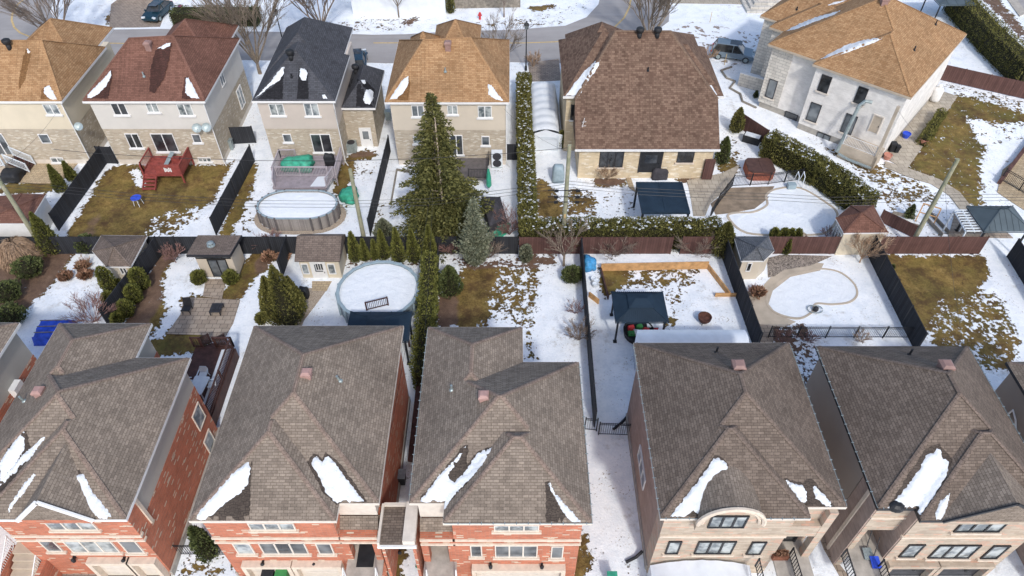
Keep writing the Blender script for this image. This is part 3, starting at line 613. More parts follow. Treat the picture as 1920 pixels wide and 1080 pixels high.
# front gable: roof ridge runs to the street, brick face under it
g0, g1 = UY(20, 968, 15.35), UY(163, 970, 15.35); gt = UY(55, 934, 15.35); gxa = (g0.x + g1.x) / 2
gz = 7.3; gh = 1.85; gx0, gx1 = -23.3, -19.7; gm = (gx0 + gx1) / 2
m = MB(); m.add([(gx0, 15.42, gz), (gm, 15.42, gz + gh), (gx1, 15.42, gz), (gx0, 18.6, gz), (gm, 19.3, gz + gh), (gx1, 18.6, gz)], [(0, 1, 4, 3), (1, 2, 5, 4), (3, 4, 5), (2, 1, 0), (0, 3, 5, 2)])
m.build("gable_roof", M['roof_f'], h1)
MB().add([(gx0 + .12, 15.46, gz - .4), (gx1 - .12, 15.46, gz - .4), (gx1 - .12, 15.46, gz), (gm, 15.43, gz + gh - .12), (gx0 + .12, 15.46, gz)], [(0, 1, 2, 3, 4)]).build("gable_wall", M['brick_red'], h1)
m = MB(); 
for s in (gx0, gx1): m.bar((s, 15.38, gz - .02), (gm, 15.38, gz + gh - .02), .1, .22)
m.build("gable_trim", M['white'], h1)
for (x0, y0, x1, y1, p) in ((84, 966, 174, 992, 3), (80, 1010, 109, 1032, 1), (126, 1010, 216, 1034, 3), (229, 1010, 262, 1035, 1)):
    window(h1, (0, 15.85, 0), SN, x0, y0, x1, y1, 'cream', 'glass_l' if p == 3 else 'glass', p, 'stone_cream')
garage_door(h1, None, SN, -22.1, -20.35, -.25, 1.95, 15.83, 'cream'); garage_door(h1, None, SN, -20.0, -18.95, -.25, 1.95, 15.83, 'cream')
lamp(h1, 140, 1043, 15.85); lamp(h1, 234, 1044, 15.85)
EN = (1, 0, 0)
for (cx, cy, hw, hh) in ((372, 781, .55, .75), (392, 828, .5, .7)):
    c = UX(cx, cy, -18.6); window(h1, None, None, 0, 0, 0, 0, 'cream', 'glass_l', 1, None, rect=(c, Vector((0, 1, 0)), Vector((1, 0, 0)), hw, hh))
vent(h1, b1, 75, 738); stub(h1, b1, 46, 752, bent=.1)
for px in ([(0,868),(0,905),(20,880),(45,845),(47,812),(42,808),(14,845)], [(0,905),(0,912),(20,895),(60,855),(85,820),(78,822),(38,858)]):
    drape(b1, px, .09, M['snow'], "snow_patch", r1, 5, seed=3)
drape(b1, [(-3,885),(0,925),(40,880),(60,850),(50,808),(42,806),(20,830)], .01, M['roof_fw'], "wet_patch", r1, 7, seed=4)
drape(b1, [(16,961),(27,945),(50,918),(68,890),(63,888),(45,908),(28,932),(17,950)], .09, M['snow'], "snow_patch", r1, 4, seed=5)
drape(b1, [(139,890),(156,888),(172,920),(196,950),(214,973),(188,973),(165,955),(150,930)], .1, M['snow'], "snow_patch", r1, 5, seed=6)
drape(b1, [(132,882),(150,882),(165,905),(165,975),(185,974),(160,965),(142,915)], .012, M['roof_fw'], "wet_patch", r1, 6, seed=7)
# --- the house cut off at the left edge
h0, r0, b0 = front_house("brick_house", "brown roofed house with a grey clad side, cut off at the left edge", [(-36, 27.8), (-29, 15.5)],
    [(-36.5, -29.2, 14, 27.85, ZE, .645)], 'brick_red', 'sid_grey', 15.8, -29.5, fascia='white')
foot(h0, [(-36.2, 27.5), (-29.5, 27.5), (-29.5, 14.3), (-36.2, 14.3)], 4.6, ZE - .2, 'sid_grey', "siding"); foot(h0, [(-36.22, 27.52), (-29.48, 27.52), (-29.48, 14.28), (-36.22, 14.28)], -.3, 4.6, 'brick_red')
MB().box(-29.48, -29.1, 24.6, 25.4, 4.2, 4.9).build("heat_pump", M['white'], h0)
# porch stair and brick pier of the house at bottom left
# --- red brick house, centre left
h2, r2, b2 = front_house("brick_house", "brick house with a wide brown roof between the brown deck and cedar hedge", [(-15.2, 27.6), (-6.4, 15.4)],
    [(-15.25, -6.4, 16.33, 27.6, ZE, .645), (-15.247, -8.3, 15.43, 23, ZE, .645)], 'brick_red', 'sid_grey', 15.75, -6.75)
foot(h2, [(-14.95, 27.3), (-6.75, 27.3), (-6.75, 17.3), (-7.35, 17.3), (-7.35, 17.3), (-8.65, 17.3), (-8.65, 15.75), (-14.95, 15.75)], -.3, ZE - .2, 'brick_red')
def entry(h, x0, x1, yf, yb, wallm, trim='stone_cream', cream='cream', eave_z=ZE, y_e=16.4, piers=(.35, .35), ltop=4.1, roofm='roof_f'):
    # recessed porch under an upper cream wall with a skirt roof
    foot(h, [(x0, yf + .9), (x1, yf + .9), (x1, yb + .01), (x0, yb + .01)], 5.35, eave_z - .2, cream, "upper_wall")
    MB().add([(x0 - .02, yf + .85, 5.35), (x1 + .02, yf + .85, 5.35), (x1 + .02, yf + .35, 4.85), (x0 - .02, yf + .35, 4.85), (x0 - .02, yf + .88, 4.8), (x1 + .02, yf + .88, 4.8)], [(3, 2, 1, 0), (0, 4, 3), (1, 2, 5), (3, 4, 5, 2)]).build("skirt_roof", M[roofm], h)
    MB().box(x0, x1, yf, yb + .02, ltop, 4.84).build("lintel", M[wallm], h)
    MB().box(x0, x1 + .05, yf - .07, yf + .34, 4.62, 4.78).box(x0, x1 + .05, yf - .07, yf + .25, ltop + .05, ltop + .19).build("string_course", M[trim], h)
    MB().box(x0, x0 + piers[0], yf, yf + .45, -.3, ltop - .003).box(x1 - piers[1], x1, yf, yf + .45, -.3, ltop - .003).build("pier", M[wallm], h)
    MB().box(x0, x1, yf - .9, yb, 1.95, 2.1).build("porch_floor", M['concrete'], h)
entry(h2, -8.65, -6.75, 15.75, 17.3, 'brick_red')
strings(h2, -14.95, -8.65, 15.75); MB().box(-15.02, -14.9, 15.7, 27.3, -.3, .5).build("foundation", M['conc_dark'], h2); MB().box(-6.8, -6.68, 15.75, 27.3, -.3, .5).build("foundation", M['conc_dark'], h2)
for (x0, y0, x1, y1, p, g) in ((467, 979, 553, 992, 3, 'glass_l'), (441, 1017, 474, 1037, 1, 'glass_l'), (489, 1015, 575, 1037, 3, 'glass'), (595, 1017, 624, 1037, 1, 'glass')):
    window(h2, (0, 15.75, 0), SN, x0, y0, x1, y1, 'cream', g, p, 'stone_cream')
garage_door(h2, None, SN, -14.0, -11.85, -.25, 1.75, 15.73, 'cream'); garage_door(h2, None, SN, -11.35, -9.2, -.25, 1.75, 15.73, 'cream')
lamp(h2, 494, 1051, 15.75); lamp(h2, 590, 1052, 15.75)
door(h2, (0, 17.3, 0), SN, 668, 990, 690, 1010, 'blackpl', 'glass_d', 'dark')
m = MB()
for i in range(4): m.box(-8.2, -7.2, 15.0 - .33 * (i + 1), 15.0 - .33 * i - .004, 1.95 - .24 * (i + 1), 2.08 - .24 * i - .12)
m.build("step", M['concrete'], h2)
m = MB(); m.box(-8.15, -7.25, 15.35, 17.0, 2.1, 2.12)
for i in range(3): m.box(-8.12, -7.28, 15.02 - .33 * (i + 1), 15.0 - .33 * i - .05, 1.97 - .24 * i - .13, 1.985 - .24 * i - .13)
m.build("black_mat", M['blackpl'], h2)
for x in (-8.62, -6.95): railing(h2, [(x, 14.9, 2.1), (x, 13.6, .9)], .9, 'white', .14)
MB().box(-8.5, -8.1, 15.9, 16.2, 3.7, 4.05).build("porch_box", plain("tan_card", (196, 150, 100), .8), h2)
vent(h2, b2, 576, 704); stub(h2, b2, 638, 714, bent=.12)
drape(b2, [(366,977),(374,958),(400,928),(432,890),(466,866),(470,878),(466,905),(450,925),(430,938),(405,960),(385,974)], .1, M['snow'], "snow_patch", r2, 6, seed=11)
drape(b2, [(385,976),(430,935),(452,920),(464,890),(473,864),(471,906),(468,976)], .012, M['roof_fw'], "wet_patch", r2, 8, seed=12)
drape(b2, [(582,866),(594,856),(605,868),(610,850),(630,870),(655,905),(688,945),(660,946),(650,937),(640,940),(632,946),(612,925),(595,890)], .1, M['snow'], "snow_patch", r2, 6, seed=13)
drape(b2, [(576,866),(588,850),(597,852),(604,862),(611,847),(640,872),(692,946),(632,948),(606,925)], .012, M['roof_fw'], "wet_patch", r2, 8, seed=14)
# --- red brick house, centre
h3, r3, b3 = front_house("brick_house", "brick house with a stepped brown roof beside the long dark grey fence", [(-4.9, 27.5), (3.7, 15.3)],
    [(-4.95, 3.77, 16.33, 24.9, ZE, .645), (-4.947, .62, 20, 27.5, ZE, .645), (-3.25, 3.767, 15.32, 22, ZE, .645)], 'brick_red', 'sid_grey', 15.65, 3.4)
foot(h3, [(-4.6, 27.2), (.3, 27.2), (.3, 24.6), (3.4, 24.6), (3.4, 15.65), (-2.9, 15.65), (-2.9, 17.3), (-4.6, 17.3)], -.3, ZE - .2, 'brick_red')
entry(h3, -4.6, -2.9, 15.65, 17.3, 'brick_red'); strings(h3, -2.9, 3.4, 15.65)
for (x0, y0, x1, y1, p, g) in ((926, 983, 1011, 994, 3, 'glass_l'), (882, 1021, 904, 1042, 1, 'glass'), (928, 1021, 1008, 1043, 3, 'glass'), (1033, 1023, 1056, 1045, 1, 'glass')):
    window(h3, (0, 15.65, 0), SN, x0, y0, x1, y1, 'cream', g, p, 'stone_cream')
garage_door(h3, None, SN, -1.9, 2.6, -.25, 1.55, 15.63, 'cream'); lamp(h3, 920, 1055, 15.65); lamp(h3, 1016, 1056, 15.65)
m = MB()
for i in range(4): m.box(-4.1, -3.1, 14.75 - .4 * (i + 1), 14.75 - .4 * i - .004, 1.95 - .24 * (i + 1), 2.08 - .24 * i - .12)
m.build("step", M['conc_tan'], h3)
for x in (-4.35, -2.85): railing(h3, [(x, 14.8, 2.1), (x, 13.4, .9)], .9, 'white', .14)
vent(h3, b3, 907, 746); stub(h3, b3, 847, 731)
drape(b3, [(780,945),(795,930),(820,895),(850,865),(874,836),(862,860),(840,890),(846,900),(852,905),(875,880),(895,850),(923,838),(905,870),(880,900),(850,930),(834,955),(830,972),(832,944),(815,938),(790,944)], .09, M['snow'], "snow_patch", r3, 5, seed=15)
drape(b3, [(778,947),(815,900),(870,835),(878,834),(876,870),(895,848),(925,836),(895,885),(836,950),(834,944)], .012, M['roof_fw'], "wet_patch", r3, 8, seed=16)
drape(b3, [(1026,907),(1031,905),(1040,925),(1065,950),(1093,983),(1075,983),(1056,962),(1042,935)], .09, M['snow'], "snow_patch", r3, 5, seed=17)
drape(b3, [(1022,904),(1030,902),(1034,924),(1050,950),(1070,982),(1023,978),(1024,935)], .012, M['roof_fw'], "wet_patch", r3, 7, seed=18)
eave_lights(h3, [(3.79, 24.8, ZE), (3.79, 15.3, ZE), (-3.2, 15.3, ZE)]); eave_lights(h3, [(-4.97, 16.5, ZE), (-4.97, 27.4, ZE)])
# small flat-roofed link between the two brick houses
lk = thing("porch_link", "low brown shingled porch roof with a cream parapet between the two middle brick houses", "porch roof", (-5.8, 16.2, 0))
MB().box(-6.55, -4.75, 15.25, 17.25, 5.0, 5.12).build("roof", M['roof_f2'], lk); MB().box(-5.35, -4.75, 15.2, 17.3, 5.125, 5.5).box(-6.62, -6.5, 15.2, 17.3, 5.0, 5.3).box(-6.5, -5.35, 17.2, 17.35, 5.0, 5.3).build("parapet", M['cream'], lk)
MB().box(-6.5, -6.35, 15.3, 17.2, .0, 4.99).box(-4.95, -4.8, 15.3, 17.2, .0, 4.99).build("wall", M['brick_red'], lk); MB().box(-6.62, -4.7, 15.12, 15.24, 4.85, 5.02).build("gutter", M['white'], lk)
MB().lathe((-4.98, 16.1, 5.51), [(.01, 0)], 3)
# --- tan stone house with the arched window
h4, r4, b4 = front_house("stone_house", "tan stone house with an arched dormer over its upper front window", [(7, 26.3), (16, 15.5)],
    [(7.03, 16.03, 16.13, 26.3, ZE, .67), (7.033, 14.15, 15.56, 22.5, ZE, .667)], 'brick_tan', 'sid_taupe', 15.9, 7.4, fascia='cream', rm='roof_f2', caps='cap_f2')
foot(h4, [(7.4, 26.0), (15.65, 26.0), (15.65, 16.9), (7.4, 16.9)], -.3, ZE - .2, 'brick_taupe')
foot(h4, [(7.4, 16.895), (15.65, 16.895), (15.65, 16.8), (13.75, 16.8), (13.75, 15.9), (7.4, 15.9)], -.3, ZE - .2, 'brick_tan', "front_wall")
MB().box(7.42, 13.77, 15.83, 16.0, 4.5, 4.66).build("string_course", M['stone_cream'], h4)
MB().box(7.33, 7.42, 16.1, 26, -.3, .5).build("foundation", M['conc_dark'], h4)
MB().box(13.76, 15.65, 16.3, 16.795, 4.45, ZE - .2).box(15.25, 15.65, 15.9, 16.3, -.3, ZE - .2).box(13.76, 15.25, 15.92, 16.3, 4.5, 5.6).build("porch_wall", M['brick_tan'], h4)
MB().box(13.76, 15.65, 14.6, 16.795, 1.95, 2.1).build("porch_floor", M['concrete'], h4); door(h4, (0, 16.8, 0), SN, 1462, 992, 1492, 1022, 'blackpl', 'glass_d', 'dark')
for (x0, y0, x1, y1, p) in ((1250, 1014, 1275, 1037, 1), (1305, 1014, 1376, 1037, 3), (1404, 1015, 1432, 1038, 1)): window(h4, (0, 15.9, 0), SN, x0, y0, x1, y1, 'black', 'glass_l', p, 'stone_cream', fw=.08)
# arched dormer
ac = UY(1372, 972, 15.45); aw = 1.55; N = 14; m = MB(); arc = [(ac.x + aw * math.cos(math.pi * i / N), ZE - .15 + 1.5 * math.sin(math.pi * i / N)) for i in range(N + 1)]
m.add([(x, 15.35, z) for x, z in arc] + [(x, 19.5, z) for x, z in arc], [(i, i + 1, N + 2 + i, N + 1 + i) for i in range(N)]); m.build("dormer_roof", M['roof_f'], h4, smooth=True)
m = MB(); m.poly([(x, 15.44, z) for x, z in arc]); m.box(ac.x - aw + .02, ac.x + aw - .02, 15.44, 15.88, 6.2, 7.05); m.build("dormer_wall", M['brick_tan'], h4)
m = MB(); m.tube([(x, 15.33, z) for x, z in arc], .12, 6); m.tube([(ac.x + (x - ac.x) * .87, 15.38, ZE - .15 + (z - ZE + .15) * .87) for x, z in arc], .08, 6); m.build("arch_trim", M['stone_cream'], h4)
window(h4, (0, 15.44, 0), SN, 1330, 966, 1400, 988, 'black', 'glass_l', 3, None, fw=.08)
c = UX(1204, 876, 7.4); window(h4, None, None, 0, 0, 0, 0, 'white', 'glass', 3, None, rect=(c, Vector((0, -1, 0)), Vector((-1, 0, 0)), 1.15, .55))
vent(h4, b4, 1383, 690, .65, .45, 'ventbrown'); stub(h4, b4, 1343, 661, 'black', .45)
drape(b4, [(1257,968),(1275,945),(1310,900),(1338,860),(1346,858),(1362,868),(1366,880),(1388,890),(1370,893),(1350,905),(1335,935),(1328,966),(1315,966),(1300,958),(1285,968)], .1, M['snow'], "snow_patch", r4, 6, seed=21)
drape(b4, [(1256,970),(1310,895),(1340,853),(1352,856),(1372,880),(1395,890),(1352,908),(1330,968)], .012, M['roof_fw'], "wet_patch", r4, 8, seed=22)
drape(b4, [(1472,900),(1490,908),(1505,910),(1513,925),(1512,944),(1500,938),(1485,920)], .08, M['snow'], "snow_patch", r4, 4, seed=23)
drape(b4, [(1520,903),(1530,912),(1548,930),(1562,949),(1548,949),(1530,935),(1525,920)], .08, M['snow'], "snow_patch", r4, 4, seed=24)
drape(b4, [(1470,896),(1505,906),(1514,897),(1525,900),(1566,951),(1512,948)], .012, M['roof_fw'], "wet_patch", r4, 7, seed=25)
eave_lights(h4, [(7.01, 26.2, ZE), (7.01, 15.54, ZE), (14.1, 15.54, ZE)]); eave_lights(h4, [(16.05, 16.2, ZE), (16.05, 26.2, ZE)])
# --- tan stone house at the right
h5, r5, b5 = front_house("stone_house", "tan stone house with a blue shovel on its recessed porch, bottom right", [(17.5, 26), (26.3, 15.4)],
    [(17.5, 26.25, 16.05, 26.05, ZE, .74), (19.3, 26.247, 15.45, 22, ZE, .735)], 'brick_tan', 'sid_taupe', 15.8, 17.85, fascia='black', rm='roof_f2', caps='cap_f2')
foot(h5, [(17.85, 25.7), (25.95, 25.7), (25.95, 18.0), (17.85, 18.0)], -.3, ZE - .2, 'brick_taupe')
MB().box(17.78, 17.848, 18.2, 25.72, 2.0, ZE - .2).build("siding", M['sid_taupe'], h5)
foot(h5, [(19.6, 17.996), (25.95, 17.996), (25.95, 15.8), (19.6, 15.8)], -.3, ZE - .2, 'brick_tan', "front_wall")
MB().box(17.852, 19.598, 16.35, 17.99, 4.3, ZE - .2).box(17.852, 18.15, 16.35, 17.99, -.3, 4.297).build("porch_wall", M['brick_tan'], h5)
MB().box(17.77, 17.848, 16.38, 18.15, -.3, ZE - .22).build("side_wall", M['brick_taupe'], h5); MB().box(19.53, 19.597, 15.85, 17.99, -.3, ZE - .2).build("porch_side_wall", M['brick_taupe'], h5)
MB().box(17.87, 19.52, 14.4, 17.98, 1.95, 2.1).build("porch_floor", M['concrete'], h5); door(h5, (0, 17.98, 0), SN, 1615, 985, 1645, 1015, 'blackpl', 'glass_d', 'dark')
MB().box(17.8, 19.6, 16.28, 16.4, 5.6, 5.74).box(19.5, 26.0, 15.73, 15.9, 4.6, 4.76).box(17.7, 17.8, 17.2, 17.4, -.2, 7.0).build("string_course", M['stone_cream'], h5)
for (x0, y0, x1, y1, p) in ((1797, 974, 1884, 996, 3), (1694, 1020, 1725, 1043, 1), (1750, 1021, 1828, 1045, 3), (1850, 1022, 1882, 1046, 1)): window(h5, (0, 15.8, 0), SN, x0, y0, x1, y1, 'black', 'glass_l', p, 'stone_cream', fw=.08)
garage_door(h5, None, SN, 20.1, 22.3, -.25, 1.65, 15.78, 'dark', 'brick_tan'); garage_door(h5, None, SN, 22.8, 25.2, -.25, 1.65, 15.78, 'dark', 'brick_tan')
lamp(h5, 1712, 1059, 15.8); lamp(h5, 1810, 1061, 15.8)
# its front gable, lower right
gx0, gx1, gz, gh = 20.25, 25.5, ZE + .06, 1.8; gm = (gx0 + gx1) / 2
m = MB(); m.add([(gx0, 15.36, gz), (gm, 15.36, gz + gh), (gx1, 15.36, gz), (gx0, 19, gz), (gm, 19.6, gz + gh), (gx1, 19, gz)], [(0, 1, 4, 3), (1, 2, 5, 4), (3, 4, 5), (2, 1, 0), (0, 3, 5, 2)]); m.build("gable_roof", M['roof_f'], h5)
MB().add([(gx0 + .2, 15.4, gz - .35), (gx1 - .2, 15.4, gz - .35), (gx1 - .2, 15.4, gz), (gm, 15.37, gz + gh - .12), (gx0 + .2, 15.4, gz)], [(0, 1, 2, 3, 4)]).build("gable_wall", M['brick_tan'], h5)
m = MB(); 
for s in (gx0, gx1): m.bar((s, 15.33, gz), (gm, 15.33, gz + gh), .07, .14)
m.build("gable_trim", M['black'], h5)
MB().lathe((18.4, 16.2, ZE), [(.42, -.1), (.42, 0), (.36, .15), (.2, .25), (.02, .28)], 14, 1, .8).build("eave_arch", M['black'], h5)
vent(h5, b5, 1771, 690, .65, .45, 'ventbrown'); stub(h5, b5, 1705, 665, 'black', .45)
drape(b5, [(1664,953),(1690,925),(1720,885),(1740,848),(1750,850),(1762,836),(1768,860),(1782,864),(1775,890),(1755,925),(1727,966),(1715,955),(1690,950)], .1, M['snow'], "snow_patch", r5, 6, seed=31)
drape(b5, [(1662,955),(1735,842),(1762,832),(1786,862),(1755,930),(1727,970),(1712,957)], .012, M['roof_fw'], "wet_patch", r5, 9, seed=32)
drape(b5, [(1754,960),(1762,940),(1782,925),(1778,945),(1766,974),(1755,974)], .08, M['snow'], "snow_patch", r5, 4, seed=33)
eave_lights(h5, [(17.48, 26.0, ZE), (17.48, 16.1, ZE), (19.2, 16.1, ZE)]); eave_lights(h5, [(26.28, 26, ZE), (26.28, 17, ZE)])
# --- house at the right edge
h6 = thing("stucco_house", "beige stucco house side with a white pipe, cut off at the right edge", "house", (30, 20, 0))
MB().box(28.3, 36, 14, 24.6, -.3, 6.9).build("wall", M['brick_taupe'], h6); MB().box(28.27, 36.02, 17, 24.62, 3.6, 6.95).build("siding", M['sid_taupe'], h6)
roofset(h6, [(28.0, 36.4, 13.6, 25, 7.1, .65)], M['roof_f'], 'cap_f', 'dark')
m = MB(); m.tube([(28.2, 22.4, 5.2), (28.2, 19.5, 2.6)], .05, 6); m.tube([(28.2, 22.4, 5.2), (28.2, 22.9, 5.4), (28.22, 23.0, 4.6)], .05, 6); m.build("conduit", M['white'], h6)

# ------------------------------------------------------------------ the rear row of houses
ZR = 6.7
def rear_house(name, label, x0, x1, yf, yb, lower, upper, split, hips, rm, cm, fascia='white'):
    h = thing(name, label, "house", ((x0 + x1) / 2, yf, 0), "houses along the street")
    r, b = roofset(h, hips, M[rm], cm, fascia)
    MB().box(x0, x1, yf, yb, .5, split).build("wall", M[lower], h); MB().box(x0 - .02, x1 + .02, yf - .02, yb, split + .002, ZR - .2).build("siding", M[upper], h)
    MB().box(x0 + .03, x1 - .03, yf + .03, yb, -.2, .498).build("foundation", M['cream'], h)
    return h, r, b
def downpipe(h, x, y, z1=6.5, mat='white', dy=0): MB().tube([(x, y, z1), (x, y, .3), (x + .3, y - .4, .15)], .045, 6).build("downpipe", M[mat], h)
hA, rA, bA = rear_house("rear_house", "orange roofed house with cream siding at the left edge", -52, -38.4, 53.45, 64, 'brick_rear', 'sid_cream', 3.75,
    [(-53, -38.05, 53.1, 62.6, ZR, (-49.3, 57.4, 10.0), (-40.2, 57.4, 10.0)), (-46.2, -38.9, 58.5, 66.5, ZR, (-42.4, 63.0, 9.15), (-42.4, 63.3, 9.15))], 'roof_o', 'cap_o')
for (x0, y0, x1, y1, p, g) in ((84, 195, 111, 214, 2, 'glass_l'), (75, 251, 94, 268, 1, 'glass'), (-12, 250, 16, 292, 2, 'glass'), (96, 295, 120, 304, 2, 'glass_l')): window(hA, (0, 53.43, 0), SN, x0, y0, x1, y1, 'white', g, p, 'white' if p == 2 else None)
turbine(hA, bA, 18, 90); stub(hA, bA, 54, 97, 'white', .25); downpipe(hA, -38.35, 53.35)
drape(bA, [(83,164),(92,160),(100,172),(107,187),(94,186),(82,174)], .09, M['snow'], "snow_patch", rA, 3, .8, 41); drape(bA, [(76,186),(78,170),(86,160),(94,187)], .012, M['roof_wet_o'], "wet_patch", rA, 5, 1, 42); drape(bA, [(47,93),(56,92),(58,102),(47,150),(35,170),(37,140)], .012, M['roof_wet_o'], "wet_patch", rA, 5, 1, 43)
hB, rB, bB = rear_house("rear_house", "house with a red brown roof and off white siding behind the red deck", -35.95, -26.3, 53.45, 64, 'brick_rear', 'sid_pink', 3.75,
    [(-36.3, -25.95, 53.1, 64.3, ZR, (-32.9, 58.0, 9.9), (-29.3, 58.4, 9.9)), (-33.2, -26.8, 59, 67, ZR, (-30.0, 62.9, 9.15), (-30.0, 63.2, 9.15))], 'roof_r', 'cap_r')
for (x0, y0, x1, y1, p, g) in ((211, 193, 238, 215, 2, 'glass_d'), (275, 192, 297, 210, 2, 'glass_l'), (334, 194, 361, 216, 2, 'glass_l'), (239, 250, 264, 277, 2, 'glass_d'), (288, 250, 330, 284, 2, 'glass_d'), (361, 251, 377, 267, 1, 'glass'), (372, 295, 396, 303, 3, 'glass_l')): window(hB, (0, 53.43, 0), SN, x0, y0, x1, y1, 'white', g, p, 'white')
for cx, cy, hw, hh in ((416, 148, .5, .6), (451, 182, .7, 1.0)): window(hB, None, None, 0, 0, 0, 0, 'white', 'glass_l', 2, None, rect=(UX(cx, cy, -26.28), Vector((0, 1, 0)), Vector((1, 0, 0)), hw, hh))
vent(hB, bB, 279, 88, .6, .6, 'ventbrown'); stub(hB, bB, 270, 143, 'galv', .4); downpipe(hB, -26.25, 53.35)
drape(bB, [(157,184),(170,172),(190,152),(208,132),(209,142),(200,160),(185,176),(170,184)], .1, M['snow'], "snow_patch", rB, 4, .9, 44); drape(bB, [(170,185),(200,162),(209,131),(211,140),(203,185)], .012, M['roof_wet_r'], "wet_patch", rB, 5, 1, 45)
drape(bB, [(349,146),(353,145),(362,162),(374,185),(358,184),(347,174)], .1, M['snow'], "snow_patch", rB, 4, .9, 46); drape(bB, [(341,185),(346,145),(353,143),(350,175),(360,186)], .012, M['roof_wet_r'], "wet_patch", rB, 5, 1, 47)
drape(bB, [(295,91),(312,82),(321,80),(318,87),(306,92)], .09, M['snow'], "snow_patch", rB, 3, .8, 48); drape(bB, [(292,94),(323,80),(316,115),(308,145),(290,175),(280,172),(282,130)], .012, M['roof_wet_r'], "wet_patch", rB, 5, 1.2, 49)
hC, rC, bC = rear_house("rear_house", "house with a charcoal roof and a small side wing behind the oval pool", -21.7, -15.3, 53.5, 64, 'brick_rear', 'sid_beige', 3.75,
    [(-22.0, -14.95, 53.15, 61, ZR, (-18.5, 56.8, 9.5), (-18.5, 58.2, 9.5)), (-22.003, -15.5, 57, 66.5, ZR, (-18.85, 59.6, 9.6), (-18.85, 62.6, 9.6))], 'roof_k', None)
for (x0, y0, x1, y1, p, g) in ((506, 194, 533, 216, 2, 'glass_l'), (571, 193, 598, 217, 2, 'glass_l'), (531, 251, 547, 266, 1, 'glass'), (585, 251, 622, 285, 2, 'glass_d')): window(hC, (0, 53.48, 0), SN, x0, y0, x1, y1, 'white', g, p, 'white')
MB().box(-15.3, -12.6, 56.2, 62, -.2, 4.2).build("wing_wall", M['brick_rear'], hC)
rC2, bC2 = roofset(hC, [(-15.28, -12.25, 55.85, 62.5, 4.35, (-13.75, 57.9, 5.9), (-13.75, 60.8, 5.9))], M['roof_k'], None, 'white', name="wing_roof")
door(hC, (0, 56.2, 0), SN, 677, 241, 697, 277); downpipe(hC, -15.2, 53.4); turbine(hC, bC, 546, 110); turbine(hC, bC2, 668, 136); stub(hC, bC, 547, 144, 'black', .3)
drape(bC, [(478,184),(490,172),(510,150),(527,127),(533,125),(532,138),(523,152),(505,162),(490,176)], .1, M['snow'], "snow_patch", rC, 4, .9, 51); drape(bC, [(482,186),(525,150),(533,124),(531,150),(530,186)], .012, M['roof_wet_k'], "wet_patch", rC, 5, 1, 52)
drape(bC, [(562,127),(572,130),(577,137),(574,150),(567,152),(562,143)], .1, M['snow'], "snow_patch", rC, 3, .9, 53); drape(bC, [(560,126),(577,131),(578,160),(579,186),(557,186)], .012, M['roof_wet_k'], "wet_patch", rC, 5, 1, 54)
drape(bC, [(604,178),(609,177),(614,185),(606,185)], .08, M['snow'], "snow_patch", rC, 3, .5, 55)
drape(bC2, [(686,168),(700,168),(700,185),(694,196),(684,195),(681,186)], .09, M['snow'], "snow_patch", rC2, 3, .8, 56); drape(bC2, [(676,150),(684,150),(687,160),(679,155)], .09, M['snow'], "snow_patch", rC2, 3, .6, 57); drape(bC2, [(670,148),(690,155),(702,168),(700,200),(668,200)], .012, M['roof_wet_k'], "wet_patch", rC2, 5, 1, 58); drape(bC2, [(652,140),(660,134),(663,145),(656,166),(650,158)], .012, M['roof_wet_k'], "wet_patch", rC2, 4, 1, 59)
hD, rD, bD = rear_house("rear_house", "orange roofed house with sand coloured siding behind the big spruce", -10.35, -.55, 53.3, 64, 'brick_rear', 'sid_tan', 3.75,
    [(-10.75, -.22, 52.95, 64, ZR, (-7.5, 57.5, 10.0), (-3.6, 57.9, 10.0)), (-9.7, -6.4, 58, 64.5, ZR, (-8.0, 60.8, 9.0), (-8.0, 61, 9.0)), (-7.4, -3.0, 58, 67, ZR, (-5.2, 63.0, 9.1), (-5.2, 63.2, 9.1))], 'roof_o', 'cap_o')
for (x0, y0, x1, y1, p, g) in ((772, 197, 795, 218, 2, 'glass'), (839, 197, 858, 214, 2, 'glass_l'), (896, 198, 922, 220, 2, 'glass_l'), (903, 255, 918, 272, 1, 'glass'), (844, 253, 868, 290, 2, 'glass_d'), (775, 254, 788, 269, 1, 'glass_l')): window(hD, (0, 53.28, 0), SN, x0, y0, x1, y1, 'white', g, p, 'white')
vent(hD, bD, 840, 88, .6, .6, 'ventbrown'); stub(hD, bD, 835, 134, 'galv', .35); downpipe(hD, -.5, 53.2)
drape(bD, [(730,187),(742,168),(755,150),(766,143),(765,158),(755,176),(742,186)], .1, M['snow'], "snow_patch", rD, 4, .9, 61); drape(bD, [(742,187),(765,160),(768,141),(769,160),(765,188)], .012, M['roof_wet_o'], "wet_patch", rD, 5, 1, 62)
drape(bD, [(915,158),(922,160),(932,175),(943,189),(930,187),(916,178)], .1, M['snow'], "snow_patch", rD, 4, .9, 63)
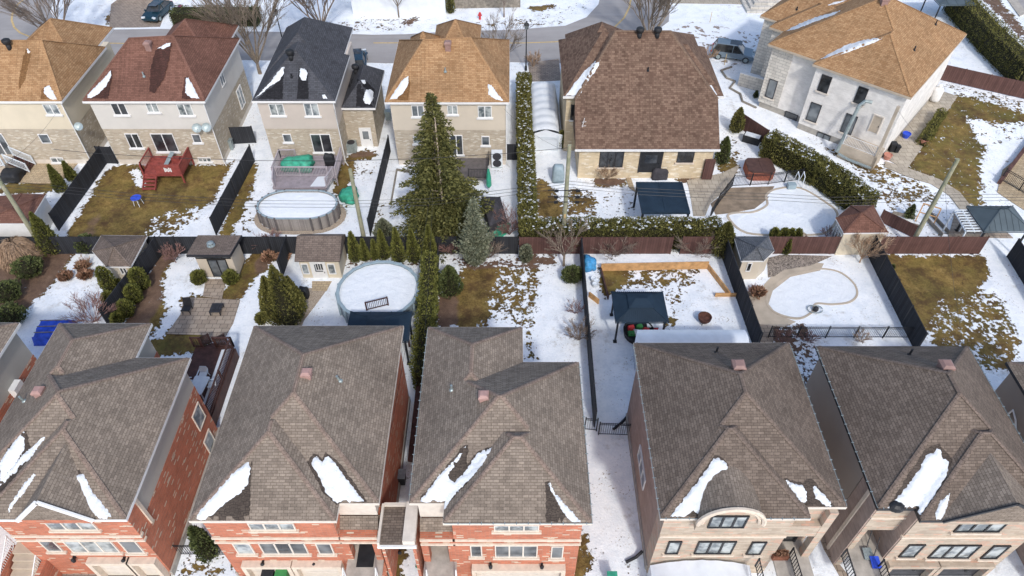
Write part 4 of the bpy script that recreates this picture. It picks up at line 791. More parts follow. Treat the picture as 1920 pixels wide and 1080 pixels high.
# big brown house
hE = thing("rear_house", "big house with a tall two tone brown roof sloping down over cream brick", "house", (11.7, 51.3, 0), "houses along the street")
s_ = .75
m = MB(); zl = 6.0; yl = 51 + (zl - 3.3) / s_
rl, rr = Vector((9.1, 59.6, 3.3 + s_ * 8.6)), Vector((13.9, 59.6, 3.3 + s_ * 8.6)); xL, xR, yB = 5.45, 17.85, 66.5
v = [(5.45, 51, 3.3), (17.85, 51, 3.3), (17.85, yl, zl), (rr.x, rr.y, rr.z), (rl.x, rl.y, rl.z), (5.45, yl, zl), (17.85, yB, zl), (5.45, yB, zl), (5.45, yl, 3.3), (17.85, yl, 3.3)]
m.add(v, [(0, 1, 2, 3, 4, 5), (2, 6, 3), (6, 7, 4, 3), (7, 5, 4), (0, 5, 8), (1, 9, 2), (5, 7, 6, 2), (0, 8, 9, 1)])
cp = MB()
wA, wB = (8.0, 60.3, 9.3), (13, 60.3, 9.3)
hipsE = [(4.5, 14, 55.1, 65.4, zl, wA, wB), (5.2, 12, 57, 66.5, zl, (8.1, 61.7, 9.45), (8.1, 62.0, 9.45)), (12, 18.45, 55.1, 64, zl, (13.2, 59.6, 8.7), (15.6, 59.6, 8.5))]
for hh in hipsE: m.hip(*hh)
for a, b in ((rl, rr), (rr, Vector(v[2])), (rl, Vector(v[5]))):
    d = (b - a).normalized(); sdd = d.cross(ZU).normalized() * .15; cp.add([a + sdd - ZU * .02, a + ZU * .05, a - sdd - ZU * .02, b + sdd - ZU * .02, b + ZU * .05, b - sdd - ZU * .02], [(0, 1, 4, 3), (1, 2, 5, 4)])
rE = m.build("roof", M['roof_b'], hE); ORG[rE.name] = ORG[hE.name]; cp.build("ridge_cap", M['cap_b'], rE); bE = BVHTree.FromPolygons([Vector(q) for q in m.v], m.f)
MB().box(5.4, 17.9, 50.93, 50.995, 3.12, 3.32).box(4.45, 5.44, 55.02, 55.095, zl - .2, zl).box(17.86, 18.5, 55.02, 55.095, zl - .2, zl).build("gutter", M['white'], hE)
MB().box(5.85, 17.5, 51.35, 56, -.2, 3.2).build("wall", M['brick_r5'], hE); MB().box(4.8, 5.85, 55.5, 64, -.2, 5.8).box(5.851, 17.7, 56.001, 64, -.2, 5.7).box(17.5, 18.1, 55.6, 63, -.2, 5.7).build("wing_wall", M['brick_r5'], hE)
MB().add([(5.86, 51.4, 3.19), (5.86, 55.9, 3.19), (5.86, 55.9, 6.2), (5.86, 54.4, 5.5)], [(0, 1, 2, 3)]).build("side_gable", M['brick_r5'], hE)
for (x0, y0, x1, y1, p) in ((1124, 283, 1169, 313, 3), (1270, 283, 1301, 304, 2)): window(hE, (0, 51.35, 0), SN, x0, y0, x1, y1, 'dark', 'glass_d', p, 'stone_cream', fw=.07)
door(hE, (0, 51.35, 0), SN, 1199, 285, 1240, 323, 'blackpl', 'glass_d', 'dark'); window(hE, (0, 55.5, 0), SN, 1070, 196, 1081, 224, 'dark', 'glass_d', 1, 'white', fw=.07)
MB().box(16.9, 17.75, 51.0, 51.3, .1, 2.1).build("side_gate", M['fence_brown'], hE)
turbine(hE, bE, 1199, 68); turbine(hE, bE, 1232, 68); stub(hE, bE, 1215, 132, 'black', .3)
drape(bE, [(1060,180),(1075,160),(1095,135),(1115,115),(1127,110),(1120,128),(1100,155),(1083,184),(1079,179)], .1, M['snow'], "snow_patch", rE, 5, 1, 64)
drape(bE, [(1330,160),(1334,160),(1345,178),(1341,177)], .08, M['snow'], "snow_patch", rE, 3, .4, 65)
m = MB()
p0 = UY(1090, 244, 52.6)
for i in range(3): m.bar(p0 + Vector((0, 0, i * .4)), p0 + Vector((.35, -.1, i * .4 + .1)), .03)
m.bar(p0, p0 + Vector((.2, .0, 1.2)), .04); m.build("antenna", M['white'], hE)
# --- pale stone house turned to the street, upper right
C0 = Vector((33.85, 53.5, 0)); E1 = Vector((math.cos(math.radians(-40.5)), math.sin(math.radians(-40.5)), 0)); E2 = Vector((-E1.y, E1.x, 0))
def L6(x, y, z): return C0 + E1 * x + E2 * y + ZU * z
hF = thing("pale_house", "large pale stone house set at an angle under an orange roof, upper right", "house", tuple(L6(-6, 6, 0)), None)
r6_, b6_ = roofset(hF, [(-13.6, 0, .85, 15.1, 6.8, .6), (-8.8, .004, 0, 10, 6.8, .6), (-15.1, -7, 4.15, 12.2, 6.78, (-12, 8.1, 8.6), (-8, 8.1, 8.6)), (-16.9, -9, 5.8, 14.5, 6.76, (-14, 10, 8.9), (-10, 10, 8.9))], M['roof_o'], 'cap_o', 'conc_tan', xf=L6)
def lbox(m, x0, x1, y0, y1, z0, z1): m.prism([L6(*p, 0) for p in ((x0, y0), (x1, y0), (x1, y1), (x0, y1))], z0, z1); return m
m = MB(); m.prism([L6(x, y, 0) for x, y in ((-8.45, .35), (-.35, .35), (-.35, 14.7), (-13.2, 14.7), (-13.2, 1.5), (-8.45, 1.5))], .6, 6.6); m.build("wall", M['brick_r6'], hF)
m = MB(); m.prism([L6(x, y, 0) for x, y in ((-8.43, .37), (-.37, .37), (-.37, 14.6), (-13.1, 14.6), (-13.1, 1.52), (-8.43, 1.52))], -.2, .598); m.build("foundation", M['conc_dark'], hF)
m = MB(); lbox(m, -13.25, -11.2, 1.42, 1.5, .6, 6.6); lbox(m, -14.8, -13.25, 4.5, 13, -.2, 6.6); lbox(m, -16.5, -14.8, 6.1, 14, -.2, 6.6); m.build("stone_wall", M['stone_r6'], hF)
NF = -E2; PF = L6(-4, .35, 0); PB = L6(-10, 1.42, 0)
for (x0, y0, x1, y1) in ((1536, 140, 1557, 174), (1604, 162, 1625, 196), (1515, 192, 1537, 229), (1580, 213, 1604, 252)): window(hF, PF, NF, x0, y0, x1, y1, 'dark', 'glass_d' if y0 < 180 else 'glass', 1, 'cream', fw=.05)
for (x0, y0, x1, y1) in ((1530, 250, 1558, 263),): window(hF, L6(-4, .365, 0), NF, x0, y0, x1, y1, 'dark', 'glass', 2, None, fw=.05)
window(hF, PB, NF, 1438, 148, 1455, 185, 'dark', 'glass', 1, 'cream', fw=.05); window(hF, L6(-10, 1.5, 0), NF, 1470, 211, 1496, 226, 'dark', 'glass_d', 1, None, fw=.05)
vent(hF, b6_, 1657, 5, .7, .6, 'ventbrown'); stub(hF, b6_, 1754, 46, 'black', .4); stub(hF, b6_, 1714, 94, 'black', .4); stub(hF, b6_, 1494, 18, 'black', .3)
drape(b6_, [(1538,111),(1560,98),(1590,83),(1625,74),(1658,70),(1640,80),(1600,94),(1560,108)], .1, M['snow'], "snow_patch", r6_, 4, .8, 66)
drape(b6_, [(1474,58),(1500,44),(1530,32),(1576,20),(1565,27),(1525,42),(1490,56)], .1, M['snow'], "snow_patch", r6_, 4, .8, 67); drape(b6_, [(1549,11),(1565,4),(1588,0),(1570,7)], .1, M['snow'], "snow_patch", r6_, 3, .6, 68)
# rear balcony, slide pipe and stair at its corner
m = MB(); lbox(m, -3.6, -.3, -1.6, .34, 1.2, 1.35); lbox(m, -.55, -.3, -1.6, -1.35, -.1, 6.5); lbox(m, -3.6, -.3, -1.6, .3, -.1, 1.19); m.build("balcony", M['conc_tan'], hF)
railing(hF, [L6(-3.5, -1.5, 1.35), L6(-.6, -1.5, 1.35)], .95, 'white', .13); door(hF, L6(-4, .35, 0), NF, 1632, 216, 1652, 250, 'conc_tan', None, 'cream')
m = MB(); m.tube([L6(-2.8, -.1, 5.3), L6(-3.3, -.35, 5.35), L6(-3.6, -.6, 4.9), L6(-3.7, -1.7, .5)], .16, 10); m.tube([L6(-3.5, -1.75, .45), L6(-2.6, -1.8, .3), L6(-.4, -1.8, .3)], .12, 8); m.build("tube_slide", M['galv'], hF)

# ------------------------------------------------------------------ fences
M['wood_new'] = plain("orange_stained_wood", (196, 146, 84), .8, .18, 2.5); M['wood_old'] = plain("weathered_grey_wood", (128, 120, 108), .9, .25, 3)
M['wood_red'] = plain("red_deck_stain", (134, 58, 50), .7, .2, 3); M['wood_dk'] = plain("dark_brown_stain", (74, 48, 42), .7, .2, 3); M['deck_grey'] = plain("grey_deck_boards", (138, 128, 132), .75, .12, 3)
M['rail_grey'] = plain("pale_grey_rail", (168, 158, 162), .7, .08, 3); M['deck_dk'] = plain("charcoal_deck_boards", (92, 86, 84), .75, .15, 3); M['roof_metal'] = plain("dark_blue_grey_metal", (30, 46, 60), .7, .14, .8, .0, .15); M['roof_metal_g'] = plain("green_grey_metal", (68, 80, 86), .6, .12, .8)
M['teal'] = plain("green_tarp", (22, 150, 118), .55, .25, 2.5); M['blue_tarp'] = plain("blue_tarp", (28, 76, 196), .5, .25, 2.0); M['cyan'] = plain("light_blue_tarp", (40, 140, 196), .5, .25, 3)
M['tarp_white'] = plain("white_tarp", (220, 226, 232), .6, .05, 1.2); M['charcoal_cloth'] = plain("charcoal_cloth", (56, 54, 58), .85, .2, 2)
M['pl_white'] = plain("white_plastic", (214, 222, 228), .45, .05); M['brown_vinyl'] = plain("brown_vinyl_cover", (78, 54, 46), .5, .18, 2); M['cedar_cab'] = plain("red_cedar_cabinet", (156, 84, 58), .7, .2, 4)
M['terracotta'] = plain("terracotta", (182, 120, 100), .8, .12, 4); M['straw'] = plain("straw_twigs", (168, 138, 108), .9, .3, 6); M['twig'] = plain("bare_twigs", (128, 112, 98), .9, .25, 4); M['twig_red'] = plain("reddish_twigs", (132, 98, 90), .9, .25, 4)
M['bark'] = plain("grey_brown_bark", (124, 110, 94), .95, .25, 5); M['pale_bark'] = plain("pale_bark", (186, 168, 146), .95, .2, 4); M['green_pl'] = plain("green_plastic", (40, 120, 56), .5, .15); M['bluepl'] = plain("blue_plastic", (30, 70, 190), .45, .12); M['redpl'] = plain("red_paint", (190, 40, 44), .5, .12)
M['pool_wall'] = brick("weathered_pool_panels", ((150, 142, 134), (112, 104, 100)), (90, 84, 80), .09, 3.0, .008); M['pool_rim'] = plain("blue_grey_pool_rim", (142, 162, 170), .45, .1); M['pool_blue'] = plain("grey_blue_pool_wall", (120, 136, 146), .5, .15)
M['hedge_side'] = leafmat("cedar_leaves", (58, 60, 24), (114, 110, 46), (122, 116, 54)); M['cedar'] = leafmat("bright_cedar_leaves", (56, 62, 22), (112, 112, 40), (134, 130, 56)); M['spruce'] = leafmat("spruce_needles", (44, 48, 20), (98, 96, 44), (124, 116, 60)); M['blue_spruce'] = leafmat("blue_spruce_needles", (66, 74, 56), (122, 124, 98), (150, 150, 126)); M['yew'] = leafmat("dark_yew_leaves", (44, 54, 28), (92, 100, 50))
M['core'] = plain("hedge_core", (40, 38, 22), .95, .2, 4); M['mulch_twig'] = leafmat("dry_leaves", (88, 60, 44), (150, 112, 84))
M['hood'] = plain("dark_hood", (40, 42, 46), .4, .1)
def fence(name, label, pts, mat, h=1.8, post=2.4, th=.06, group=None, pw=.09, cat="fence", z0=.03, cap=False):
    P = [Vector((p[0], p[1], 0)) for p in pts]; f = thing(name, label, cat, tuple(P[0]), group); m = MB(); n = 0
    for i in range(len(P) - 1):
        a, b = P[i], P[i + 1]; d = (b - a).normalized(); s = d.cross(ZU); L = (b - a).length
        m.obox((a + b) / 2 + ZU * (h / 2 + z0), d, ZU, s, L / 2, h / 2, th / 2)
    m.build("panel", M[mat], f); pm = None
    for i in range(len(P) - 1):
        a, b = P[i], P[i + 1]; L = (b - a).length; k = max(1, round(L / post))
        for j in range(k + (i == len(P) - 2)):
            q = a.lerp(b, j / k)
            if pm is None:
                pm = MB().box(q.x - pw / 2, q.x + pw / 2, q.y - pw / 2, q.y + pw / 2, 0, h + .08).build("post", M['black' if 'black' in mat else mat], f); q0 = q
            else:
                c = pm.copy(); COL.objects.link(c); c.parent = f; c.location = q - q0
    return f
def base(*pp): return [U(*p) for p in pp]
YF = 41.45
fence("privacy_fence", "long black privacy fence dividing the left rear yards from the front row yards", [(-46, YF), (.45, YF)], 'fence_black')
fence("privacy_fence", "brown privacy fence under the snowy hedge behind the wooden raised bed", [(.6, YF), (12.6, YF)], 'fence_brown', 1.75)
fence("privacy_fence", "long brown privacy fence behind the kidney pool and the right yards", [(13.4, YF), (37.2, YF)], 'fence_brown')
G3 = None
def xl(a, b): return base(a, b)
fence("privacy_fence", "black fence between the red deck yard and the beige house at left", xl((111, 432), (201, 306)), 'fence_black')
fence("privacy_fence", "black fence between the red deck yard and the oval pool yard", xl((406, 440), (477, 303)), 'fence_black')
fence("privacy_fence", "black fence between the oval pool yard and the big spruce", xl((695, 442), (732, 285)), 'fence_black')
fence("privacy_fence", "black fence beside the corner shed and the row of globe cedars", xl((305, 476), (205, 612)), 'fence_black')
fence("privacy_fence", "short black fence behind the white door shed", xl((546, 474), (530, 520)), 'fence_black')
fence("privacy_fence", "thin black fence along the narrow cedar hedge and brown mulch", xl((824, 476), (813, 640)), 'fence_black', 1.2)
fence("privacy_fence", "long dark grey fence running between two snowy back yards to the iron gate", xl((1088, 478), (1114, 800)), 'fence_black', 1.75, th=.1)
fence("privacy_fence", "black fence between the wooden raised bed yard and the kidney pool", xl((1350, 472), (1416, 660)), 'fence_black', 2.0)
fence("privacy_fence", "black fence between the kidney pool and the brown lawn", xl((1624, 474), (1716, 660)), 'fence_black', 2.0)
fence("privacy_fence", "black fence at the right edge beside the brown lawn", xl((1888, 482), (1960, 600)), 'fence_black', 1.9)
fence("privacy_fence", "brown fence beyond the propane tank and lawn, upper right", xl((1754, 148), (1940, 190)), 'fence_brown', 1.7)
fence("privacy_fence", "short brown fence beside the black storage box and diagonal hedge", xl((1386, 240), (1434, 272)), 'fence_brown', 1.6)
fence("privacy_fence", "black gate panel between the beige house and the red brown roofed house", xl((193, 306), (221, 307)), 'fence_black', 1.8, cat="gate")
fence("privacy_fence", "black gate panels between the off white house and charcoal roofed house", xl((438, 270), (480, 268)), 'fence_black', 1.8, cat="gate")
fence("privacy_fence", "dark fence panel closing the gap beside the rear heat pump", xl((946, 300), (972, 300)), 'fence_black', 1.7)
fence("privacy_fence", "dark brown plank fence sloping behind the hexagonal hut", xl((1648, 415), (1712, 446)), 'fence_brown', 1.2)
def iron_fence(name, label, pts, h=1.15, mat='black', cat="fence", st=.13):
    P = [Vector((p[0], p[1], 0)) for p in pts]; f = thing(name, label, cat, tuple(P[0]))
    m = MB(); pm = MB()
    for i in range(len(P) - 1):
        a, b = P[i], P[i + 1]; L = (b - a).length
        for z in (.12, h - .15, h): m.bar(a + ZU * z, b + ZU * z, .035)
        k = int(L / st)
        for j in range(1, k): q = a.lerp(b, j / k); m.bar(q + ZU * .08, q + ZU * (h + .06), .02)
    m.build("bars", M[mat], f)
    for i in range(len(P) - 1):
        a, b = P[i], P[i + 1]; k = max(1, round((b - a).length / 1.9))
        for j in range(k + (i == len(P) - 2)): q = a.lerp(b, j / k); MB().bar(q, q + ZU * (h + .12), .07).build("post", M[mat], f)
    return f
iron_fence("iron_fence", "black iron fence in front of the kidney pool", base((1440, 633), (1708, 634)))
iron_fence("iron_fence", "black iron fence winding around the stone patio and frozen pool", base((1330, 412), (1345, 385), (1372, 350), (1440, 346), (1500, 338)), 1.2)
iron_fence("iron_gate", "black iron gate crossing the snowy side yard below the dark grey fence", base((1122, 815), (1182, 817)), 1.3, cat="gate")
iron_fence("iron_fence", "short black iron fence piece between the dark grey fence and brick house", base((1096, 806), (1118, 808)), 1.3)
iron_fence("iron_gate", "black iron gate across the gap between the two left brick houses", base((324, 1040), (428, 1041)), 1.2, cat="gate")
iron_fence("iron_gate", "black iron gate under the small porch roof between the middle brick houses", base((722, 1014), (792, 1014)), 1.2, cat="gate")
iron_fence("iron_fence", "iron fence on the low wall of the paved terrace at the right edge", base((1876, 338), (1945, 378)), 1.2)
iron_fence("iron_gate", "pale grey iron gate at the end of the snowy driveway beside the hedge", base((1004, 282), (1046, 284)), 1.5, 'pl_white', "gate")
w1 = MB(); a, b = U(1872, 345), U(1935, 262); w1.obox((a + b) / 2 + ZU * .25, (b - a).normalized(), ZU, (b - a).normalized().cross(ZU), (b - a).length / 2, .25, .15)
tag(w1.build("garden_wall", M['fence_brown']), "low brown wall edging the terrace at the right edge", "wall")

# ------------------------------------------------------------------ pools
def oval_pool(name, label, c, rx, ry, wallm, rimm, H=1.3, n=24, straight=0):
    t = thing(name, label, "pool", tuple(c)); ang = [2 * math.pi * (i + .5) / n for i in range(n)]
    def ring(k): return [(c.x + (rx - straight) * k * math.cos(a) + math.copysign(straight, math.cos(a)) if straight else c.x + rx * k * math.cos(a), c.y + ry * k * math.sin(a)) for a in ang]
    o, i_ = ring(1), ring(.985); m = MB()
    for j in range(n): a, b = o[j], o[(j + 1) % n]; d = i_[j]; e = i_[(j + 1) % n]; m.add([(*a, 0), (*b, 0), (*b, H), (*a, H), (*d, 0), (*e, 0), (*e, H), (*d, H)], [(0, 1, 2, 3), (5, 4, 7, 6)])
    m.build("wall", M[wallm], t)
    oo, ii = ring(1.025), ring(.945); m = MB()
    for j in range(n): k = (j + 1) % n; m.add([(*oo[j], H), (*oo[k], H), (*ii[k], H), (*ii[j], H), (*oo[j], H + .06), (*oo[k], H + .06), (*ii[k], H + .06), (*ii[j], H + .06)], [(3, 2, 1, 0), (4, 5, 6, 7), (0, 1, 5, 4), (2, 3, 7, 6)])
    m.build("rim", M[rimm], t)
    for j in range(0, n, 1 if n <= 20 else 2): x, y = ring(1.012)[j]; MB().box(x - .07, x + .07, y - .07, y + .07, 0, H + .085).build("upright", M[rimm if wallm != 'pool_wall' else 'deck_dk'], t)
    s = MB(); R = ring(.975); s.add([(x, y, H - .16) for x, y in R] + [(x * .7 + c.x * .3, y * .7 + c.y * .3, H - .1) for x, y in R] + [(c.x, c.y, H - .09)], [(j, (j + 1) % n, n + (j + 1) % n, n + j) for j in range(n)] + [(n + j, n + (j + 1) % n, 2 * n) for j in range(n)])
    s.build("snow_cover", M['snow_pool'], t, smooth=True); return t
L_, R_ = U(482, 384, 1.3), U(632, 384, 1.3); T_, B_ = U(557, 357, 1.3), U(557, 411, 1.3)
cO = Vector(((L_.x + R_.x) / 2, (T_.y + B_.y) / 2, 0)); oval_pool("above_ground_pool", "oval above ground pool with weathered grey panels, filled with snow", cO, (R_.x - L_.x) / 2, (T_.y - B_.y) / 2, 'pool_wall', 'pool_rim', straight=1.1, n=20)
rg = MB(); N = 28
for i in range(N):
    q = []
    for k, j in ((1.03, i), (1.03, i + 1), (1.24, i + 1), (1.24, i)):
        a = 2 * math.pi * j / N; q.append((cO.x + ((R_.x - L_.x) / 2 - 1.1) * k * math.cos(a) + 1.1 * max(-1, min(1, 3 * math.cos(a))), cO.y + (T_.y - B_.y) / 2 * k * math.sin(a), .04 + (.03 if k < 1.1 else 0)))
    rg.add(q, [(3, 2, 1, 0)])
tag(rg.build("gravel_ring", M['gravel']), kind="structure")
L_, R_ = U(634, 535, 1.3), U(787, 535, 1.3); T_ = U(711, 489, 1.3); rr_ = (R_.x - L_.x) / 2; cR = Vector(((L_.x + R_.x) / 2, T_.y - rr_, 0))
oval_pool("above_ground_pool", "round above ground pool with a blue grey rim, filled with snow", cR, rr_, rr_ * .98, 'pool_blue', 'pool_rim', n=20)
def curve_pool(name, label, px, mat, wd=.28, z=.09):
    P = [U(*p, z) for p in px]; n = len(P); S2 = []
    for i in range(n):     # Catmull-Rom round the outline
        a, b, c, d = P[i - 1], P[i], P[(i + 1) % n], P[(i + 2) % n]
        for k in range(5):
            u = k / 5; S2.append(.5 * ((2 * b) + (c - a) * u + (2 * a - 5 * b + 4 * c - d) * u * u + (3 * b - a - 3 * c + d) * u ** 3))
    c = sum(S2, Vector()) / len(S2); t = thing(name, label, "pool", (c.x, c.y, 0)); k = len(S2); m = MB(); I = []; O = []
    for i in range(k):
        d = (S2[(i + 1) % k] - S2[i - 1]).normalized(); nn = Vector((d.y, -d.x, 0)); sg = 1 if (S2[i] - c).dot(nn) > 0 or True else -1; O.append(S2[i] + nn * wd / 2); I.append(S2[i] - nn * wd / 2)
    m.add([(p.x, p.y, z) for p in O] + [(p.x, p.y, z) for p in I] + [(p.x, p.y, z - .1) for p in O] + [(p.x, p.y, z - .1) for p in I], [(i, (i + 1) % k, k + (i + 1) % k, k + i) for i in range(k)] + [(2 * k + i, 2 * k + (i + 1) % k, (i + 1) % k, i) for i in range(k)] + [(3 * k + (i + 1) % k, 3 * k + i, k + i, k + (i + 1) % k) for i in range(k)])
    bm = bmesh.new(); me = bpy.data.meshes.new("coping"); m.build("coping", M[mat], t)
    s = MB(); s.poly([(p.x, p.y, z - .03 + .02 * math.sin(i)) for i, p in enumerate(I)]); s.build("snow_cover", M['snow_pool'], t); return t
curve_pool("in_ground_pool", "kidney shaped in ground pool under smooth snow behind the right stone houses", [(1438, 562), (1448, 537), (1480, 516), (1530, 504), (1572, 509), (1600, 530), (1607, 552), (1592, 566), (1560, 570), (1530, 569), (1522, 585), (1500, 596), (1470, 592), (1446, 580)], 'conc_tan', .16, .06)
curve_pool("in_ground_pool", "large free form in ground pool under snow beside the diagonal hedge", [(1366, 408), (1375, 399), (1412, 397), (1438, 384), (1437, 366), (1456, 354), (1500, 352), (1550, 380), (1570, 400), (1562, 424), (1540, 438), (1480, 440), (1400, 436)], 'conc_tan', .2, .06)

# ------------------------------------------------------------------ sheds and huts
def pyramid_shed(name, label, px, apx, ze, za, wallm, roofm, inset=.2, wall0=0):
    P = [U(*p, ze) for p in px]; c = sum(P, Vector()) / len(P); t = thing(name, label, "shed", (c.x, c.y, 0)); ap = UY(apx[0], apx[1], c.y); ap = U(apx[0], apx[1], za); n = len(P)
    if (P[1] - P[0]).cross(P[2] - P[1]).z < 0: P = P[::-1]
    m = MB(); m.add([tuple(p) for p in P] + [tuple(ap)], [(i, (i + 1) % n, n) for i in range(n)] + [tuple(range(n))[::-1]]); r = m.build("roof", M[roofm], t); ORG[r.name] = ORG[t.name]
    MB().prism([(c + (p - c) * 1.01) for p in P], ze - .12, ze - .004).build("fascia", M['white'], r)
    cp = MB()
    for p in P: cp.bar(p + ZU * .01, ap + ZU * .02, .14, .04)
    cp.build("ridge_cap", M[roofm], r)
    W = [c + (p - c) * (1 - inset / (p - c).length) for p in P]; MB().prism(W, wall0, ze - .12).build("wall", M[wallm], t); return t, [Vector((w.x, w.y, 0)) for w in W], c
def pane_on(par, a, b, u0, u1, z0, z1, fr='white', gl='glass_d', panes=1, door_=False, name="window"):
    d = (b - a).normalized(); n = d.cross(ZU); c = a.lerp(b, (u0 + u1) / 2) + ZU * (z0 + z1) / 2; hw = (b - a).length * (u1 - u0) / 2
    return window(par, None, None, 0, 0, 0, 0, fr, gl, panes, None, rect=(c, d, n, hw, (z1 - z0) / 2), name=name)
sA, W, c = pyramid_shed("corner_shed", "five sided beige corner shed with a grey brown roof behind the left yard", [(190, 441), (276, 442), (245, 500), (199, 500), (172, 470)], (212, 463), 2.15, 3.3, 'sid_tan', 'roof_s', .25)
W.sort(key=lambda p: p.y); f2 = sorted(W[:2], key=lambda p: p.x); pane_on(sA, f2[0], f2[1], .45, .78, 1.2, 1.9, 'white', 'glass_d', 2)
sD, W, c = pyramid_shed("corner_shed", "beige corner shed with white trim and a dark grey roof beside the kidney pool", [(1376, 443), (1441, 443), (1452, 470), (1432, 489), (1390, 489)], (1420, 463), 2.15, 3.2, 'sid_tan', 'roof_g', .22)
W.sort(key=lambda p: p.y); f2 = sorted(W[:2], key=lambda p: p.x); pane_on(sD, f2[0], f2[1], .3, .55, .9, 1.8, 'white', 'glass_d', 1)
W2 = sorted(W, key=lambda p: -p.x)[:2]; W2.sort(key=lambda p: p.y); pane_on(sD, W2[0], W2[1], .12, .88, .1, 1.9, 'white', 'glass_l', 2, name="door")
sH, W, c = pyramid_shed("pool_hut", "cream pool hut with a reddish brown pyramid roof beside the frozen pool", [(1567, 409), (1595, 385), (1638, 385), (1666, 436), (1582, 437)], (1617, 399), 2.45, 3.5, 'sid_cream', 'roof_r', .2)
W2 = sorted(W, key=lambda p: p.x)[:2]; W2.sort(key=lambda p: -p.y); pane_on(sH, W2[0], W2[1], .1, .9, .3, 2.0, 'white', 'glass', 3, name="patio_door")
sL, W, c = pyramid_shed("garden_shed", "white shed with a reddish brown roof at the left edge beside the wooden pole", [(-45, 372), (40, 363), (86, 364), (53, 419), (-45, 419)], (20, 392), 2.3, 2.9, 'white', 'roof_r', .15)
# modern flat-roofed shed
zf, zb = 2.75, 2.45; A, B, C_, D_ = U(349, 478, zf), U(431, 478, zf), U(453, 441, zb), U(371, 441, zb)
sM = thing("garden_shed", "modern cream shed with a sloping roof, clerestory windows and black double doors", "shed", ((A.x + B.x) / 2, A.y + .3, 0)); m = MB()
m.add([A, B, C_, D_] + [p - ZU * .18 for p in (A, B, C_, D_)], [(0, 1, 2, 3), (7, 6, 5, 4), (0, 4, 5, 1), (1, 5, 6, 2), (2, 6, 7, 3), (3, 7, 4, 0)]); r = m.build("roof", M['roof_s'], sM)
m = MB(); m.bar(A - ZU * .1, B - ZU * .1, .06, .22); m.bar(B - ZU * .1, C_ - ZU * .1, .06, .22); m.build("fascia", M['dark'], r)
p = U(396, 461, 2.6); MB().lathe(p, [(.32, 0), (.3, .1), (.2, .14), (.2, .3), (.26, .32), (.1, .4)], 10).build("roof_vent", M['galv'], r)
xa, xb, ya, yb_ = A.x + .3, B.x - .2, A.y + .45, C_.y - .2; MB().box(xa, xb, ya, yb_, 0, 2.3).build("wall", M['sid_tan'], sM)
a, b = Vector((xa, ya, 0)), Vector((xb, ya, 0)); pane_on(sM, a, b, .02, .98, 1.98, 2.28, 'black', 'glass', 4); d = pane_on(sM, a, b, .3, .82, .08, 1.9, 'black', 'glass', 2, name="double_door")
MB().box(xa, xb, ya - .03, yb_ - .01, -.02, .1).build("base", M['concrete'], sM)
# white-door shed
ze_, zr_ = 2.05, 2.95; A, B = U(552, 489, ze_), U(637, 489, ze_); C_ = U(647, 442, zr_); D_ = U(566, 442, zr_); x0, x1 = A.x, B.x; yr = (C_.y + D_.y) / 2
sW = thing("garden_shed", "cream shed with a brown roof and a white door with a small window grid", "shed", ((x0 + x1) / 2, A.y + .3, 0)); y2 = 2 * yr - A.y; y2 = min(y2, YF - .15)
MB().add([(x0, A.y, ze_), (x1, A.y, ze_), (x1, yr, zr_), (x0, yr, zr_), (x1, y2, ze_ + .2), (x0, y2, ze_ + .2), (x0, A.y, ze_ - .12), (x1, A.y, ze_ - .12), (x1, y2, ze_), (x0, y2, ze_)], [(0, 1, 2, 3), (3, 2, 4, 5), (0, 6, 7, 1), (1, 7, 8, 4, 2), (5, 4, 8, 9), (0, 3, 5, 9, 6), (6, 9, 8, 7)]).build("roof", M['roof_s'], sW)
MB().box(x0 + .2, x1 - .2, A.y + .25, y2 - .2, 0, ze_ - .1).build("wall", M['sid_cream'], sW); yw = A.y + .25
for (q0, q1, mt, gl) in ((566, 579, 'white', 'glass_l'), (615, 629, 'white', 'glass_l')): window(sW, (0, yw, 0), SN, q0, 494, q1, 513, mt, gl, 1, None)
d = door(sW, (0, yw, 0), SN, 586, 491, 612, 524); window(sW, (0, yw - .055, 0), SN, 592, 493, 606, 506, 'white', 'glass_d', 3, None, fw=.03)

